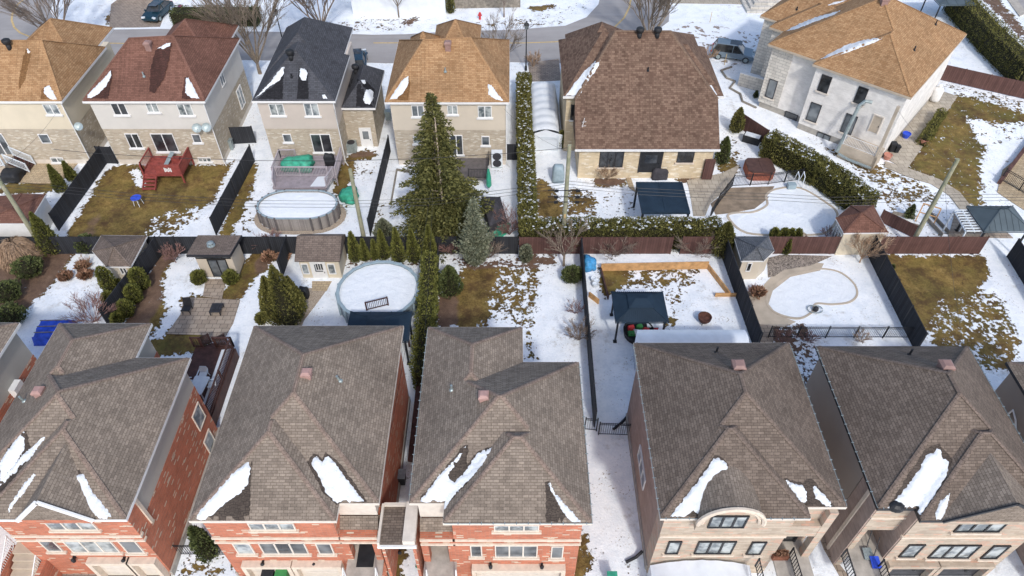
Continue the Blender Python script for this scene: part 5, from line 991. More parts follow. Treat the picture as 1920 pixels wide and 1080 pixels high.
# ------------------------------------------------------------------ gazebos, pergolas, awnings
def gazebo(name, label, px, z, ridge_h, tiers=True, roofm='roof_metal', posts=True, inner=.38, ribs=10, cat="gazebo", pinset=.12):
    P = [U(*p, z) for p in px]; c = sum(P, Vector()) / 4; t = thing(name, label, cat, (c.x, c.y, 0)); x0 = min(p.x for p in P); x1 = max(p.x for p in P); y0 = (P[2].y + P[3].y) / 2; y1 = (P[0].y + P[1].y) / 2
    x0 = (P[0].x + P[3].x) / 2; x1 = (P[1].x + P[2].x) / 2; hx, hy = (x1 - x0) / 2, (y1 - y0) / 2; cx, cy = (x0 + x1) / 2, (y0 + y1) / 2
    def fr(k, zz): return [(cx - hx * k, cy - hy * k, zz), (cx + hx * k, cy - hy * k, zz), (cx + hx * k, cy + hy * k, zz), (cx - hx * k, cy + hy * k, zz)]
    m = MB(); F = [(0, 1, 5, 4), (1, 2, 6, 5), (2, 3, 7, 6), (3, 0, 4, 7)]
    if tiers:
        m.add(fr(1, z) + fr(inner, z + ridge_h * .62), F); rg = inner * .9; z2 = z + ridge_h * .72
        m.add(fr(inner * 1.15, z2) + [(cx - hx * .2, cy, z + ridge_h), (cx + hx * .2, cy, z + ridge_h)], [(0, 1, 5, 4), (1, 2, 5), (2, 3, 4, 5), (3, 0, 4), (3, 2, 1, 0)]); m.add(fr(inner, z + ridge_h * .6) + fr(inner, z2), F)
    else: m.add(fr(1, z) + [(cx - max(hx - hy, 0) * 1.0, cy, z + ridge_h), (cx + max(hx - hy, 0), cy, z + ridge_h)], [(0, 1, 5, 4), (1, 2, 5), (2, 3, 4, 5), (3, 0, 4)])
    m.add(fr(1, z - .02) + fr(1, z - .14), [(4, 5, 1, 0), (5, 6, 2, 1), (6, 7, 3, 2), (7, 4, 0, 3)]); r = m.build("roof", M[roofm], t); rb = MB()
    k = inner if tiers else max((hx - hy) / hx, 0.02)
    zt = z + ridge_h * (.62 if tiers else 1)
    for i in range(ribs + 1):
        u = -1 + 2 * i / ribs
        for sy in (-1, 1):
            kx = max(abs(u), 1e-3); w = (1 - max(0, (abs(u) - k) / (1 - k))); yin = (inner if tiers else 0) + (1 - (inner if tiers else 0)) * (1 - w)
            rb.bar((cx + hx * u, cy + sy * hy, z + .02), (cx + hx * u, cy + sy * hy * yin, z + (zt - z) * w + .02), .035, .03)
    for s in ((-1, -1), (1, -1), (1, 1), (-1, 1)):
        rb.bar((cx + s[0] * hx, cy + s[1] * hy, z + .02), (cx + s[0] * hx * (inner if tiers else k), cy + s[1] * hy * (inner if tiers else 0), zt + .02), .08, .05)
    rb.build("roof_rib", M[roofm], r)
    if posts:
        for sx in (-1, 1):
            for sy in (-1, 1):
                x, y = cx + sx * hx * (1 - pinset), cy + sy * hy * (1 - pinset); MB().box(x - .06, x + .06, y - .06, y + .06, 0, z - .1).box(x - .13, x + .13, y - .13, y + .13, 0, .06).build("post", M['black'], t)
    return t, (cx, cy, hx, hy)
gz1, gA = gazebo("gazebo", "dark blue two tier metal gazebo standing over a black tub of toys", [(1148, 547), (1242, 547), (1256, 604), (1152, 604)], 2.3, .85, inner=.42, ribs=26)
gz2, _ = gazebo("gazebo", "dark blue metal gazebo roof between the round pool and brown brick house roof", [(657, 584), (771, 585), (768, 640), (645, 640)], 2.6, .8, ribs=3, inner=.3)
gz3, _ = gazebo("gazebo", "green grey metal gazebo beside the white wooden pergola at right", [(1812, 386), (1900, 386), (1935, 434), (1846, 434)], 2.5, .9, False, 'roof_metal_g', ribs=8)
gz4, _ = gazebo("gazebo", "pale green gazebo on white posts beyond the orange roofed pale house", [(1740, -18), (1812, -18), (1824, 10), (1758, 8)], 2.7, .3, False, 'roof_metal_g', ribs=4)
P = [U(*p, 2.6) for p in ((1194, 341), (1280, 341), (1294, 398), (1202, 398))]; x0, x1 = (P[0].x + P[3].x) / 2, (P[1].x + P[2].x) / 2; y0, y1 = P[3].y, P[0].y
pg = thing("pergola", "flat dark blue louvred pergola on the stone patio behind the hedge", "pergola", ((x0 + x1) / 2, (y0 + y1) / 2, 0)); m = MB(); k = 30
for i in range(k): y = y0 + .12 + (y1 - y0 - .24) * i / k; m.box(x0 + .1, x1 - .1, y, y + (y1 - y0) / k * .82, 2.52, 2.57)
m.box(x0 + .1, x1 - .1, y0 + .1, y1 - .1, 2.44, 2.5); m.build("louvres", M['roof_metal'], pg)
MB().box(x0, x1, y0, y0 + .12, 2.4, 2.6).box(x0, x1, y1 - .12, y1, 2.4, 2.6).box(x0, x0 + .12, y0 + .121, y1 - .121, 2.4, 2.6).box(x1 - .12, x1, y0 + .121, y1 - .121, 2.4, 2.6).box((x0 + x1) / 2 - .05, (x0 + x1) / 2 + .05, y0 + .121, y1 - .121, 2.5, 2.6).build("frame", M['roof_metal'], pg)
for x in (x0 + .12, x1 - .12):
    for y in (y0 + .12, y1 - .12): MB().box(x - .08, x + .08, y - .08, y + .08, 0, 2.4).build("post", M['black'], pg)
A, B = U(1195, 619, 2.3), U(1398, 625, 2.3)
wc = thing("tarp_shelter", "long white tarp shelter against the back of the tan stone house", "shelter", ((A.x + B.x) / 2, A.y - 1, 0)); m = MB(); nx_ = 24
for j in range(5):
    for i in range(nx_ + 1): x = A.x + (B.x - A.x) * i / nx_ ; m.v.append((x - .12 * j * (1 if i == 0 else 0), A.y - .42 * j, 2.3 + .35 * math.sin(math.pi * min(1, (j + .15) / 4)) - .07 * abs(math.sin(i * 1.9)) * (j > 0)))
for j in range(4):
    for i in range(nx_): m.f.append((j * (nx_ + 1) + i + 1, j * (nx_ + 1) + i, (j + 1) * (nx_ + 1) + i, (j + 1) * (nx_ + 1) + i + 1))
m.add([(A.x, A.y, 2.3), (A.x, A.y, 0), (A.x - .1, A.y - 1.68, 0), (A.x - .1, A.y - 1.68, 2.5)], [(0, 1, 2, 3)]); m.add([(A.x, A.y + .002, 2.3), (B.x, A.y + .002, 2.3), (B.x, A.y + .1, 0), (A.x, A.y + .1, 0)], [(0, 1, 2, 3)]); m.build("tarp_cover", M['tarp_white'], wc, smooth=True)
m = MB(); 
for x in (A.x + .05, (A.x + B.x) / 2, B.x - .05): m.bar((x, A.y - .02, 0), (x, A.y - .02, 2.3), .05)
m.build("frame", M['galv'], wc)
wp = thing("wood_pergola", "small white slatted pergola frame beside the green grey gazebo", "pergola", tuple(U(1815, 440))); m = MB(); P = [U(*p, 2.3) for p in ((1790, 394), (1822, 394), (1846, 433), (1812, 433))]
for i in range(9): m.bar(P[0].lerp(P[3], i / 8), P[1].lerp(P[2], i / 8), .06, .1)
for i in (0, .5, 1): m.bar(P[0].lerp(P[1], i) - ZU * .1, P[3].lerp(P[2], i) - ZU * .1, .07, .1)
m.build("slats", M['pl_white'], wp)
for p in P: MB().bar((p.x, p.y, 0), p - ZU * .15, .09).build("post", M['pl_white'], wp)
# white canvas over the garage front of the tan stone house
A, B = UY(1226, 1062, 15.3), UY(1418, 1060, 15.3)
cv = thing("canvas_shelter", "white canvas shelter sagging over the driveway in front of the stone house", "shelter", ((A.x + B.x) / 2, 13.5, 0)); m = MB(); nx_ = 22; ny_ = 8
for j in range(ny_ + 1):
    for i in range(nx_ + 1):
        u = i / nx_; z = 1.35 + .75 * math.sin(math.pi * u) ** .8 - .09 * abs(math.sin(u * 19)) * math.sin(math.pi * u) - .03 * (j % 2); m.v.append((A.x + (B.x - A.x) * u, 15.75 - j * .55, z))
for j in range(ny_):
    for i in range(nx_): m.f.append((j * (nx_ + 1) + i + 1, j * (nx_ + 1) + i, (j + 1) * (nx_ + 1) + i, (j + 1) * (nx_ + 1) + i + 1))
m.build("canvas_top", M['tarp_white'], cv, smooth=True); MB().box(A.x, A.x + .02, 11.3, 15.75, 0, 1.4).box(B.x - .02, B.x, 11.3, 15.75, 0, 1.4).build("canvas_side", M['tarp_white'], cv)

# ------------------------------------------------------------------ decks
def boards(m, x0, x1, y0, y1, z, w=.14):
    k = max(1, int((y1 - y0) / w)); s = (y1 - y0) / k
    for i in range(k): m.box(x0, x1, y0 + i * s + .006, y0 + (i + 1) * s - .006, z - .04, z)
    m.box(x0 + .02, x1 - .02, y0 + .02, y1 - .02, z - .2, z - .05); return m
def deck(name, label, x0, x1, y0, y1, z, mat, w=.14):
    d = thing(name, label, "deck", ((x0 + x1) / 2, (y0 + y1) / 2, 0)); boards(MB(), x0, x1, y0, y1, z, w).build("floor", M[mat], d); m = MB()
    for x in (x0 + .08, x1 - .08):
        for y in (y0 + .08, y1 - .08): MB().box(x - .06, x + .06, y - .06, y + .06, 0, z - .2).build("leg", M[mat], d)
    return d
def stair(par, p, d, w, n, z, mat, run=.28):
    p, d = Vector(p), Vector(d).normalized(); s = d.cross(ZU); m = MB(); rise = z / (n + 1)
    for i in range(n): q = p + d * run * (i + .5); m.obox((q.x, q.y, z - rise * (i + 1) - .03), s, d, ZU, w / 2, run * .48, .03)
    m.build("step", M[mat], par); m = MB()
    for k in (-1, 1): m.bar(p + s * k * w / 2 + ZU * (z - .12), p + s * k * w / 2 + d * run * n + ZU * .08, .05, .22)
    m.build("stringer", M[mat], par)
z = .95; A = U(266, 322, z); B = U(344, 322, z); dr = deck("deck", "bright red wooden deck with solid rails and a short stair at the patio door", A.x + .15, B.x, 50.6, 53.4, z, 'wood_red')
def solid_rail(par, a, b, z, h, mat): a, b = Vector(a), Vector(b); d = (b - a).normalized(); MB().obox((a + b) / 2 + ZU * (z + h / 2 + .02), d, ZU, d.cross(ZU), (b - a).length / 2, h / 2, .03).build("rail_panel", M[mat], par); MB().bar(a + ZU * (z + h + .05), b + ZU * (z + h + .05), .12, .05).build("top_rail", M[mat], par)
solid_rail(dr, (B.x, 53.3, 0), (B.x, 50.6, 0), z, .95, 'wood_red'); railing(dr, [(A.x + .15, 53.2, z), (A.x + .15, 51.0, z)], .95, 'wood_red', .13, .1, .035, .1); railing(dr, [(A.x + .15, 51.0, z), (A.x + .3, 50.62, z)], .95, 'wood_red', .13, .1, .035, .1); MB().box(B.x - 1.4, B.x - .7, 52.3, 52.6, z, z + .5).build('bench', M['wood_red'], dr); MB().add([(A.x + 1.6, 51.7, z + .03), (A.x + 2.0, 51.6, z + .03), (A.x + 2.5, 52.9, z + .75), (A.x + 2.1, 53.0, z + .75)], [(0, 1, 2, 3)]).build('loose_panel', M['galv'], dr); solid_rail(dr, (A.x + 1.5, 50.6, 0), (B.x, 50.6, 0), z, .95, 'wood_red')
stair(dr, (A.x + .85, 50.6, 0), (0, -1, 0), 1.1, 4, z, 'wood_red')
m = MB(); 
for i in range(5): m.box(A.x + 2.3 + .13 * i, A.x + 2.4 + .13 * i, 50.555, 50.565, z + .3 + .05 * (i % 2), z + .75 - .06 * (i % 3))
m.build("lattice_shadow_strips", M['white'], dr)  # white strips paint the lattice's light and shadow pattern onto the rail panel
z = 1.0; dg = deck("deck", "grey two level deck beside the oval pool with white slatted rails", -20.85, -15.3, 50.2, 53.4, z, 'deck_grey')
boards(MB(), -20.5, -15.9, 48.45, 50.12, 1.15).build("lower_floor", M['deck_grey'], dg); MB().add([(-17.3, 48.6, 1.18), (-16.0, 48.6, 1.18), (-16.0, 50.05, 1.19), (-16.9, 50.0, 1.18)], [(0, 1, 2, 3)]).build("snow_patch", M['snow'], dg)
for seg in (((-20.8, 52.9, z), (-20.8, 50.2, z)), ((-15.35, 53.2, z), (-15.35, 50.2, z)), ((-20.45, 50.14, 1.15), (-18.4, 50.14, 1.15), (-16.0, 50.14, 1.15)), ((-20.6, 50.1, 1.15), (-20.3, 48.5, 1.15)), ((-15.5, 50.1, 1.15), (-15.85, 48.5, 1.15)), ((-20.8, 52.9, z), (-19.4, 52.9, z))): railing(dg, list(seg), .95, 'rail_grey', .13, .09, .035, .1)
z = .8; A, B = U(866, 335, z), U(916, 335, z); dd = deck("deck", "charcoal deck half hidden behind the big spruce", A.x - .6, B.x, 50.3, 53.25, z, 'deck_dk'); railing(dd, [(B.x, 52.9, z), (B.x, 50.3, z), (A.x + .6, 50.3, z)], .95, 'black', .13)
z = 1.2; A, B = U(352, 700, z), U(402, 700, z); C1 = U(444, 650, z); C2 = U(388, 778, z)
df = thing("deck", "dark brown stained deck with white furniture beside the left brick house", "deck", tuple(U(400, 700))); xw = -21.62; x1 = max(C1.x, C2.x) + .05; xr_ = (C1.x + C2.x) / 2; y0, y1 = C2.y, C1.y
boards(MB(), xw, xr_, y0, y1, z).build("floor", M['wood_dk'], df); railing(df, [(xr_, y0, z), (xr_, (y0 + y1) / 2, z), (xr_, y1, z)], .95, 'wood_dk', .13, .1, .035, .1); railing(df, [(xr_, y1, z), (xr_ - 1.2, y1, z)], .95, 'wood_dk', .13, .1, .035, .1); railing(df, [(xr_ - 2.1, y1, z), (xr_ - 2.7, y1, z)], .95, 'wood_dk', .13, .1, .035, .1)
MB().box(xw, xr_ + .05, y0 - .05, y1 + .03, .05, z - .22).build("skirt", M['wood_dk'], df); stair(df, (xr_ - 1.65, y1, 0), (0, 1, 0), 1.0, 4, z, 'wood_dk'); railing(df, [(xr_ - 2.2, y1, z), (xr_ - 2.2, y1 + 1.2, .2)], .9, 'wood_dk', .13, .09, .035, .09); railing(df, [(xr_ - 1.1, y1, z), (xr_ - 1.1, y1 + 1.2, .2)], .9, 'wood_dk', .13, .09, .035, .09)
sn = MB(); sn.add([(xr_ - .75, y1 - .3, z + .04), (xr_ - .1, y1 - .2, z + .05), (xr_ - .1, y0 + .3, z + .05), (xr_ - .7, y0 + .5, z + .03), (xr_ - .45, (y0 + y1) / 2, z + .06)], [(0, 4, 1), (1, 4, 2), (2, 4, 3), (0, 3, 4)][::1]); sn.build("snow_patch", M['snow'], df)
def plastic_table(label, p, rz):
    t = thing("patio_table", label, "table", (0, 0, 0)); MB().prism([(-.45, -.7), (.45, -.7), (.5, -.6), (.5, .6), (.45, .7), (-.45, .7), (-.5, .6), (-.5, -.6)], .68, .73).build("table_top", M['pl_white'], t)
    for sx in (-1, 1):
        for sy in (-1, 1): MB().tube([(sx * .4, sy * .58, .68), (sx * .44, sy * .62, 0)], .04, 6).build("leg", M['pl_white'], t)
    t.location = p; t.rotation_euler = (0, 0, rz); return t
def plastic_chair(label, group=None):
    t = thing("patio_chair", label, "chair", (0, 0, 0), group); MB().prism([(-.24, -.24), (.24, -.24), (.26, .2), (-.26, .2)], .42, .45).build("seat", M['pl_white'], t); m = MB()
    pts = [(-.27, .2, .42), (.27, .2, .42), (.29, .3, .7), (.2, .33, .88), (-.2, .33, .88), (-.29, .3, .7)]; m.add(pts + [(x, y + .03, z) for x, y, z in pts], [(0, 1, 2, 3, 4, 5), (11, 10, 9, 8, 7, 6)] + [(i, 6 + i, 6 + (i + 1) % 6, (i + 1) % 6) for i in range(6)]); m.build("backrest", M['pl_white'], t)
    for s in (-1, 1): MB().box(s * .28 - .03, s * .28 + .03, -.22, .27, .62, .65).build("armrest", M['pl_white'], t)
    for sx in (-1, 1):
        for sy in (-1, 1): MB().tube([(sx * .22, sy * .2, .43), (sx * .26, sy * .24 + (.02), 0)], .03, 6).build("leg", M['pl_white'], t)
    return t
tp = U(372, 722, z + .7); plastic_table("white plastic patio table on the dark brown deck", (tp.x, tp.y, z), -.12)
c0 = plastic_chair("white plastic chair at the far end of the table on the brown deck", "white plastic chairs on the brown deck"); q = U(381, 703, z + .4); c0.location = (q.x, q.y, z)
for (px, py, rz, lb) in ((398, 722, -1.4, "white plastic chair on the railing side of the white table"), (366, 752, 3.0, "white plastic chair at the near end of the white table"), (352, 718, 1.5, "white plastic chair between the white table and the brick house")):
    q = U(px, py, z + .4); dup(c0, (q.x, q.y, z), rz, lb)
a, b = U(764, 700), U(786, 590)
ds = thing("side_deck", "narrow dark brown side deck beside the brick house and cedar hedge", "deck", tuple(a)); boards(MB(), -6.35, -5.55, 22.5, 28.8, .6).build("floor", M['wood_dk'], ds); railing(ds, [(-5.5, 22.5, .6), (-5.5, 25.6, .6), (-5.5, 28.8, .6)], 1.0, 'wood_dk', .13, .1, .035, .1)
pd = thing("pool_deck_steps", "brown railed pool steps at the near side of the round pool", "steps", (cR.x + 1.2, cR.y - rr_, 0)); q0 = U(688, 582, 1.3); q1 = U(728, 572, 1.3)
MB().box(cR.x + .3, cR.x + 2.7, cR.y - rr_ - 1.5, cR.y - rr_ * .8, 1.22, 1.3).build("floor", M['wood_dk'], pd); railing(pd, [(q0.x, q0.y, 1.3), (q1.x, q1.y, 1.3)], .8, 'wood_dk', .12, .09, .03, .08)
for x in (cR.x + .4, cR.x + 2.6): MB().box(x - .06, x + .06, cR.y - rr_ - 1.4, cR.y - rr_ - 1.28, 0, 1.22).build("leg", M['wood_dk'], pd)
st = thing("back_stair", "dark brown wooden back stair beside the stucco house at the right edge", "stairs", (28.2, 25, 0)); stair(st, (28.9, 24.6, 0), (-.2, 1, 0), 1.1, 6, 1.5, 'wood_dk'); railing(st, [(28.3, 24.5, 1.5), (28.0, 26.3, .1)], .9, 'wood_dk', .14, .09, .035, .08); railing(st, [(29.45, 24.7, 1.5), (29.1, 26.5, .1)], .9, 'wood_dk', .14, .09, .035, .08)
# raised bed of new wood
rb = thing("raised_bed", "large raised garden bed walled with orange stained timber", "raised bed", tuple(U(1240, 510))); m = MB(); a, b, c, d = base((1126, 508), (1326, 504), (1378, 558), (1136, 585))
def plank(par, a, b, h, mat='wood_new', th=.1, name="plank_wall"): d = (b - a).normalized(); mm = MB(); [mm.obox((a + b) / 2 + ZU * (.02 + h / 4 + k * h / 2), d, ZU, d.cross(ZU), (b - a).length / 2, h / 4 - .008, th / 2) for k in (0, 1)]; return mm.build(name, M[mat], par)
plank(rb, a, b, .75); plank(rb, b, U(1366, 556), .5); plank(rb, a, U(1140, 562), .4, 'wood_dk'); plank(rb, U(1340, 556), U(1380, 556), .35); 
pw_ = thing("plank", "orange timber plank leaning at the corner by the dark grey fence", "plank", tuple(U(1113, 560))); a, b = U(1104, 556), U(1122, 570); MB().obox((a + b) / 2 + ZU * .25, (b - a).normalized(), ZU, (b - a).normalized().cross(ZU), (b - a).length / 2, .25, .05).build("board", M['wood_new'], pw_)

# ------------------------------------------------------------------ trees, hedges, shrubs
def foliage(name, V, mat, par): 
    o = ORG[par.name]; V = V - np.array([o.x, o.y, o.z]); return link_mesh(name, quads_mesh(name, V), M[mat], par)
def lump(P, k=1.0, a=.12):    # smooth irregular offsets
    return a * (np.sin(P[:, 0] * 2.1 * k + 1.3 * np.sin(P[:, 2] * 1.7 * k)) + np.sin(P[:, 1] * 2.6 * k + 2.0 * np.cos(P[:, 0] * 1.4 * k)) + np.sin(P[:, 2] * 3.1 * k + P[:, 0]))
def conifer(label, b, h, r, mat='cedar', n=1500, shape=1.4, name="cedar_tree", group=None, leaf=.17, lo=.0, cat="tree", round_=False):
    b = Vector((b[0], b[1], 0)); t = thing(name, label, cat, tuple(b), group); u = RNG.random(n) ** .8; ang = RNG.uniform(0, 2 * np.pi, n)
    if round_: prof = np.sqrt(np.clip(1 - (2 * u - 1) ** 2, 0, 1)) * .97 + .05
    else: prof = (1 - u ** shape) * np.minimum(1, .62 + u * 3)
    dep = 1 - .38 * RNG.random(n) ** 2.2; ph = RNG.uniform(0, 6, 3)
    wob = 1 + .10 * np.sin(3 * ang + ph[0] + u * 5) + .09 * np.sin(7 * ang + ph[1] - u * 11) + .06 * np.sin(13 * ang + u * 23)
    R = r * prof * dep * wob; P = np.stack([b.x + R * np.cos(ang), b.y + R * np.sin(ang), lo + u * (h - lo)], 1)
    D = np.stack([np.cos(ang) * .65, np.sin(ang) * .65, np.full(n, .8)], 1) + RNG.normal(0, .3, (n, 3))
    foliage("foliage", leaf_quads(P, D, leaf, leaf * .55), mat, t)
    k = MB(); pr = [(r * .72 * ((1 - v ** shape) * min(1, .62 + v * 3) if not round_ else math.sqrt(max(0, 1 - (2 * v - 1) ** 2)) + .02), lo + v * (h - lo) * .93) for v in (0.02, .15, .35, .55, .75, .95)]; k.lathe((b.x, b.y, 0), pr, 9).build("dark_core", M['core'], t)  # solid dark core added inside the leaves to block the view through
    MB().tube([b, b + ZU * h * .4], [max(.04, h * .02), .02], 6).build("trunk", M['bark'], t); return t
def spruce(label, b, h, r, mat, layers=34, per=15, leaf=.3, gap=None, name="spruce_tree", droop=.25, up=.1):
    b = Vector((b[0], b[1], 0)); t = thing(name, label, "tree", tuple(b)); PS = []; DS = []; tw = MB(); rnd = random.Random(hash(label) % 999 if False else len(label))
    for i in range(layers):
        u = (i + .5) / layers; z0 = h * (.04 + .95 * u); Lm = r * (1 - u) ** .92 * min(1, .75 + u * 2.5) + .1; kk = max(4, int(per * (1 - u * .72)))
        for j in range(kk):
            a = 2 * math.pi * (j + rnd.random()) / kk; L = Lm * rnd.uniform(.6, 1.16) * (1 + .15 * math.sin(a * 3 + i * .9) + .14 * math.sin(a * 2 - 1 + i * .23)); d = np.array([math.cos(a), math.sin(a), 0.0])
            if gap and gap(z0, a): continue
            m_ = max(5, int(L / .1)); s = np.linspace(.15, 1, m_)
            z = z0 + L * (up * s * 2 - droop * s ** 2 * 1.4) + .0; C = np.stack([b.x + d[0] * L * s, b.y + d[1] * L * s, z], 1)
            side = np.array([-d[1], d[0], 0.0]); wdt = (1.08 - s) * L * .3 + .05
            for sg in (-1, 1):
                off = RNG.random((m_, 1)) * wdt[:, None]; P = C + side * sg * off + RNG.normal(0, .035, (m_, 3)) - np.array([0, 0, 1]) * off * .25; PS.append(P); DS.append(np.tile(d * .8, (m_, 1)) + side * sg * .75 + RNG.normal(0, .25, (m_, 3)) + np.array([0, 0, -.12]))
            PS.append(C); DS.append(np.tile(d, (m_, 1)) + RNG.normal(0, .3, (m_, 3)) + np.array([0, 0, .25]))
    P = np.concatenate(PS); D = np.concatenate(DS); foliage("foliage", leaf_quads(P, D, leaf, leaf * .42), mat, t)
    MB().tube([b, b + ZU * h * .5, b + ZU * h * .98], [h * .018, h * .011, .02], 8).build("trunk", M['bark'], t); return t
def hedge(label, pts, w, h, mat='hedge_side', dens=150, snow=0.0, name="hedge", leaf=.14, top=None, cat="hedge"):
    P = [Vector((p[0], p[1], 0)) for p in pts]; t = thing(name, label, cat, tuple(P[0])); LV = []; LD = []; SV = []; core = MB()
    for i in range(len(P) - 1):
        a, b = P[i], P[i + 1]; L = (b - a).length; d = (b - a) / L; s = Vector((d.y, -d.x, 0)); core.obox((a + b) / 2 + ZU * h * .46, d, ZU, s, L / 2 - .05, h * .44, w / 2 - .16)
        A = np.array(a); Dn = np.array(d); Sn = np.array(s); area = L * (w + 2 * h) + 2 * w * h; N = int(area * dens); u = RNG.random(N); q = RNG.random(N) * (w + 2 * h)
        x = np.where(q < h, -w / 2, np.where(q > h + w, w / 2, q - h - w / 2)); z = np.where(q < h, q, np.where(q > h + w, w + 2 * h - q, h)); nn = np.where((q < h)[:, None], -Sn, np.where((q > h + w)[:, None], Sn, np.array([0, 0, 1.])))
        e = int(N * 2 * w * h / area) + 1; ends = np.arange(N) < e; x = np.where(ends, RNG.uniform(-w / 2, w / 2, N), x); z = np.where(ends, RNG.random(N) * h, z); nn = np.where(ends[:, None], np.where((u > .5)[:, None], Dn, -Dn), nn); u = np.where(ends, (u > .5) * 1.0, u)
        Q = A + Dn * (u * L)[:, None] + Sn * x[:, None] + np.array([0, 0, 1.]) * z[:, None]; off = lump(Q, 1.2, .05) + lump(Q, 3.1, .04) + RNG.uniform(-.16, .06, N); Q = Q + nn * off[:, None]; Q[:, 2] = np.maximum(Q[:, 2], .02)
        LV.append(Q); LD.append(nn * .8 + np.array([0, 0, .7]) + RNG.normal(0, .45, (N, 3)))
        if snow:
            M2 = int(L * w * 42 * snow); T = A + Dn * (RNG.random(M2) * L)[:, None] + Sn * (RNG.uniform(-.55, .55, M2) * w)[:, None] + np.array([0, 0, h]); pk = (lump(T, 2.2, .33) + RNG.normal(0, .35, M2)) > .12 - .5 * (snow - .5); T = T[pk]; T += np.array([0, 0, 1]) * (lump(T, 1.2, .05) + lump(T, 3.1, .04) + .05)[:, None]; SV.append(T)
    Q = np.concatenate(LV); D = np.concatenate(LD); foliage("foliage", leaf_quads(Q, D, leaf, leaf * .55), mat, t); core.build("dark_core", M['core'], t)  # dark box core, added so the leaf shell cannot be seen through
    if SV:
        T = np.concatenate(SV); N = len(T); a = RNG.uniform(0, 6.28, N); rr = RNG.uniform(.04, .13, N); V = np.stack([np.stack([T[:, 0] + rr * np.cos(a + k * 1.571) * (1.4 if k % 2 else .8), T[:, 1] + rr * np.sin(a + k * 1.571), T[:, 2] + RNG.normal(0, .02, N)], 1) for k in range(4)], 1); foliage("snow_dusting", V, 'snow', t)["kind"] = "stuff"
    return t
def bare_tree(label, b, h, spread, mat='bark', seed=1, trunk=.3, n0=4, r0=None, name="bare_tree", levels=4, lean=.55, cat="tree", tw=.012, group=None, kids=3):
    rnd = random.Random(seed); b = Vector((b[0], b[1], 0)); t = thing(name, label, cat, tuple(b), group); r0 = r0 or h * .022; cr = MB(); fork = b + ZU * h * trunk
    if trunk > 0: MB().tube([b - ZU * .1, b + ZU * h * trunk * .5 + Vector((rnd.uniform(-.05, .05), 0, 0)), fork], [r0 * 1.25, r0, r0 * .85], 7).build("trunk", M[mat], t)
    def grow(p, d, L, r, lv):
        q = p + d * L * .5 + Vector((rnd.gauss(0, .05), rnd.gauss(0, .05), .02)) * L; e = q + (d + Vector((rnd.gauss(0, .12), rnd.gauss(0, .12), .1))).normalized() * L * .5; cr.tube([p, q, e], [r, r * .8, max(r * .6, tw * .7)], 3 if lv < levels - 1 else 5, False)
        if lv <= 0: return
        for k in range(kids if lv > 1 else kids + 1):
            s = rnd.uniform(.3, 1); o = p.lerp(q, s * 2) if s < .5 else q.lerp(e, s * 2 - 1); a = rnd.uniform(0, 6.28); nd = (d + Vector((math.cos(a), math.sin(a), rnd.uniform(-.15, .35))) * lean * rnd.uniform(.6, 1.2)).normalized(); grow(o, nd, L * rnd.uniform(.5, .78), max(r * .55, tw), lv - 1)
    for k in range(n0): a = 2 * math.pi * (k + rnd.random() * .6) / n0; d = Vector((math.cos(a) * spread, math.sin(a) * spread, 1)).normalized(); grow(fork - ZU * h * trunk * .3 * rnd.random() if trunk else b, d, h * (1 - trunk) * .55, r0 * .62, levels)
    cr.build("crown", M[mat], t); return t
# cedars
def px_tree(label, px, base_y, top_y, wpx, **k):
    b = U(px, base_y); h = UY(px, top_y, b.y).z; r = wpx / 2 * (b.y * CT + (CAM_H - 1) * ST) / FPX; return conifer(label, b, max(h, .3), r, **k)
g_ = "cedars behind the round pool"
for px, by, ty, wd, lb in ((668, 488, 436, 26, "tall cedar nearest the white door shed, first of the row behind the pool"), (686, 487, 450, 17, "narrow cedar squeezed second in the row behind the round pool"), (705, 485, 451, 16, "smallest cedar, third in the row behind the round pool"), (721, 484, 432, 24, "cedar fourth in the row behind the round pool"), (749, 490, 428, 27, "broad tall cedar fifth in the row behind the round pool"), (777, 489, 431, 29, "broad cedar sixth in the row, right behind the pool rim"), (808, 484, 424, 30, "cedar at the end of the row by the narrow hedge")):
    px_tree(lb, px, by, ty, wd, group=g_, n=2600)
for px, by, ty, wd, lb in ((103, 472, 400, 44, "tall leaning pointed cedar beside the black fence, left yard"), (58, 446, 401, 38, "pointed cedar beside the white shed and wooden pole"), (16, 449, 424, 26, "short cedar at the left edge below the white shed"), (-2, 475, 447, 22, "cedar cut by the left edge beside the weeping shrub"), (118, 358, 310, 24, "pointed cedar on the paver patio against the black fence"), (137, 337, 304, 19, "smaller pointed cedar nearest the black gate panel")):
    px_tree(lb, px, by, ty, wd, mat='cedar', n=2600)
for px, by, ty, wd, lb in ((270, 542, 506, 30, "globe cedar on the shed side of the black fence, farthest"), (258, 566, 537, 26, "globe cedar just below the farthest one along the fence"), (243, 592, 566, 26, "globe cedar third along the patio side of the fence"), (225, 605, 590, 20, "half hidden globe cedar behind the left brick house roof"), (216, 555, 503, 24, "pointed cedar on the snow side of the fence, beside the corner shed"), (212, 574, 550, 22, "globe cedar on the snow side of the fence"), (222, 544, 528, 20, "small globe cedar on the snow side near the corner shed"), (377, 531, 511, 24, "round boxwood left of the black double doors"), (436, 531, 511, 24, "round boxwood right of the black double doors")):
    px_tree(lb, px, by, ty, wd, round_=True, n=1700, name="globe_cedar", cat="shrub")
for px, by, ty, wd, lb in ((545, 606, 500, 54, "broad bushy cedar between the snowy lawn and gravel path, tallest"), (522, 600, 520, 44, "bushy cedar beside the tallest one, lawn side"), (560, 590, 520, 34, "cedar tucked behind the tallest bushy cedar")):
    px_tree(lb, px, by, ty, wd, shape=2.4, n=4200, mat='hedge_side')
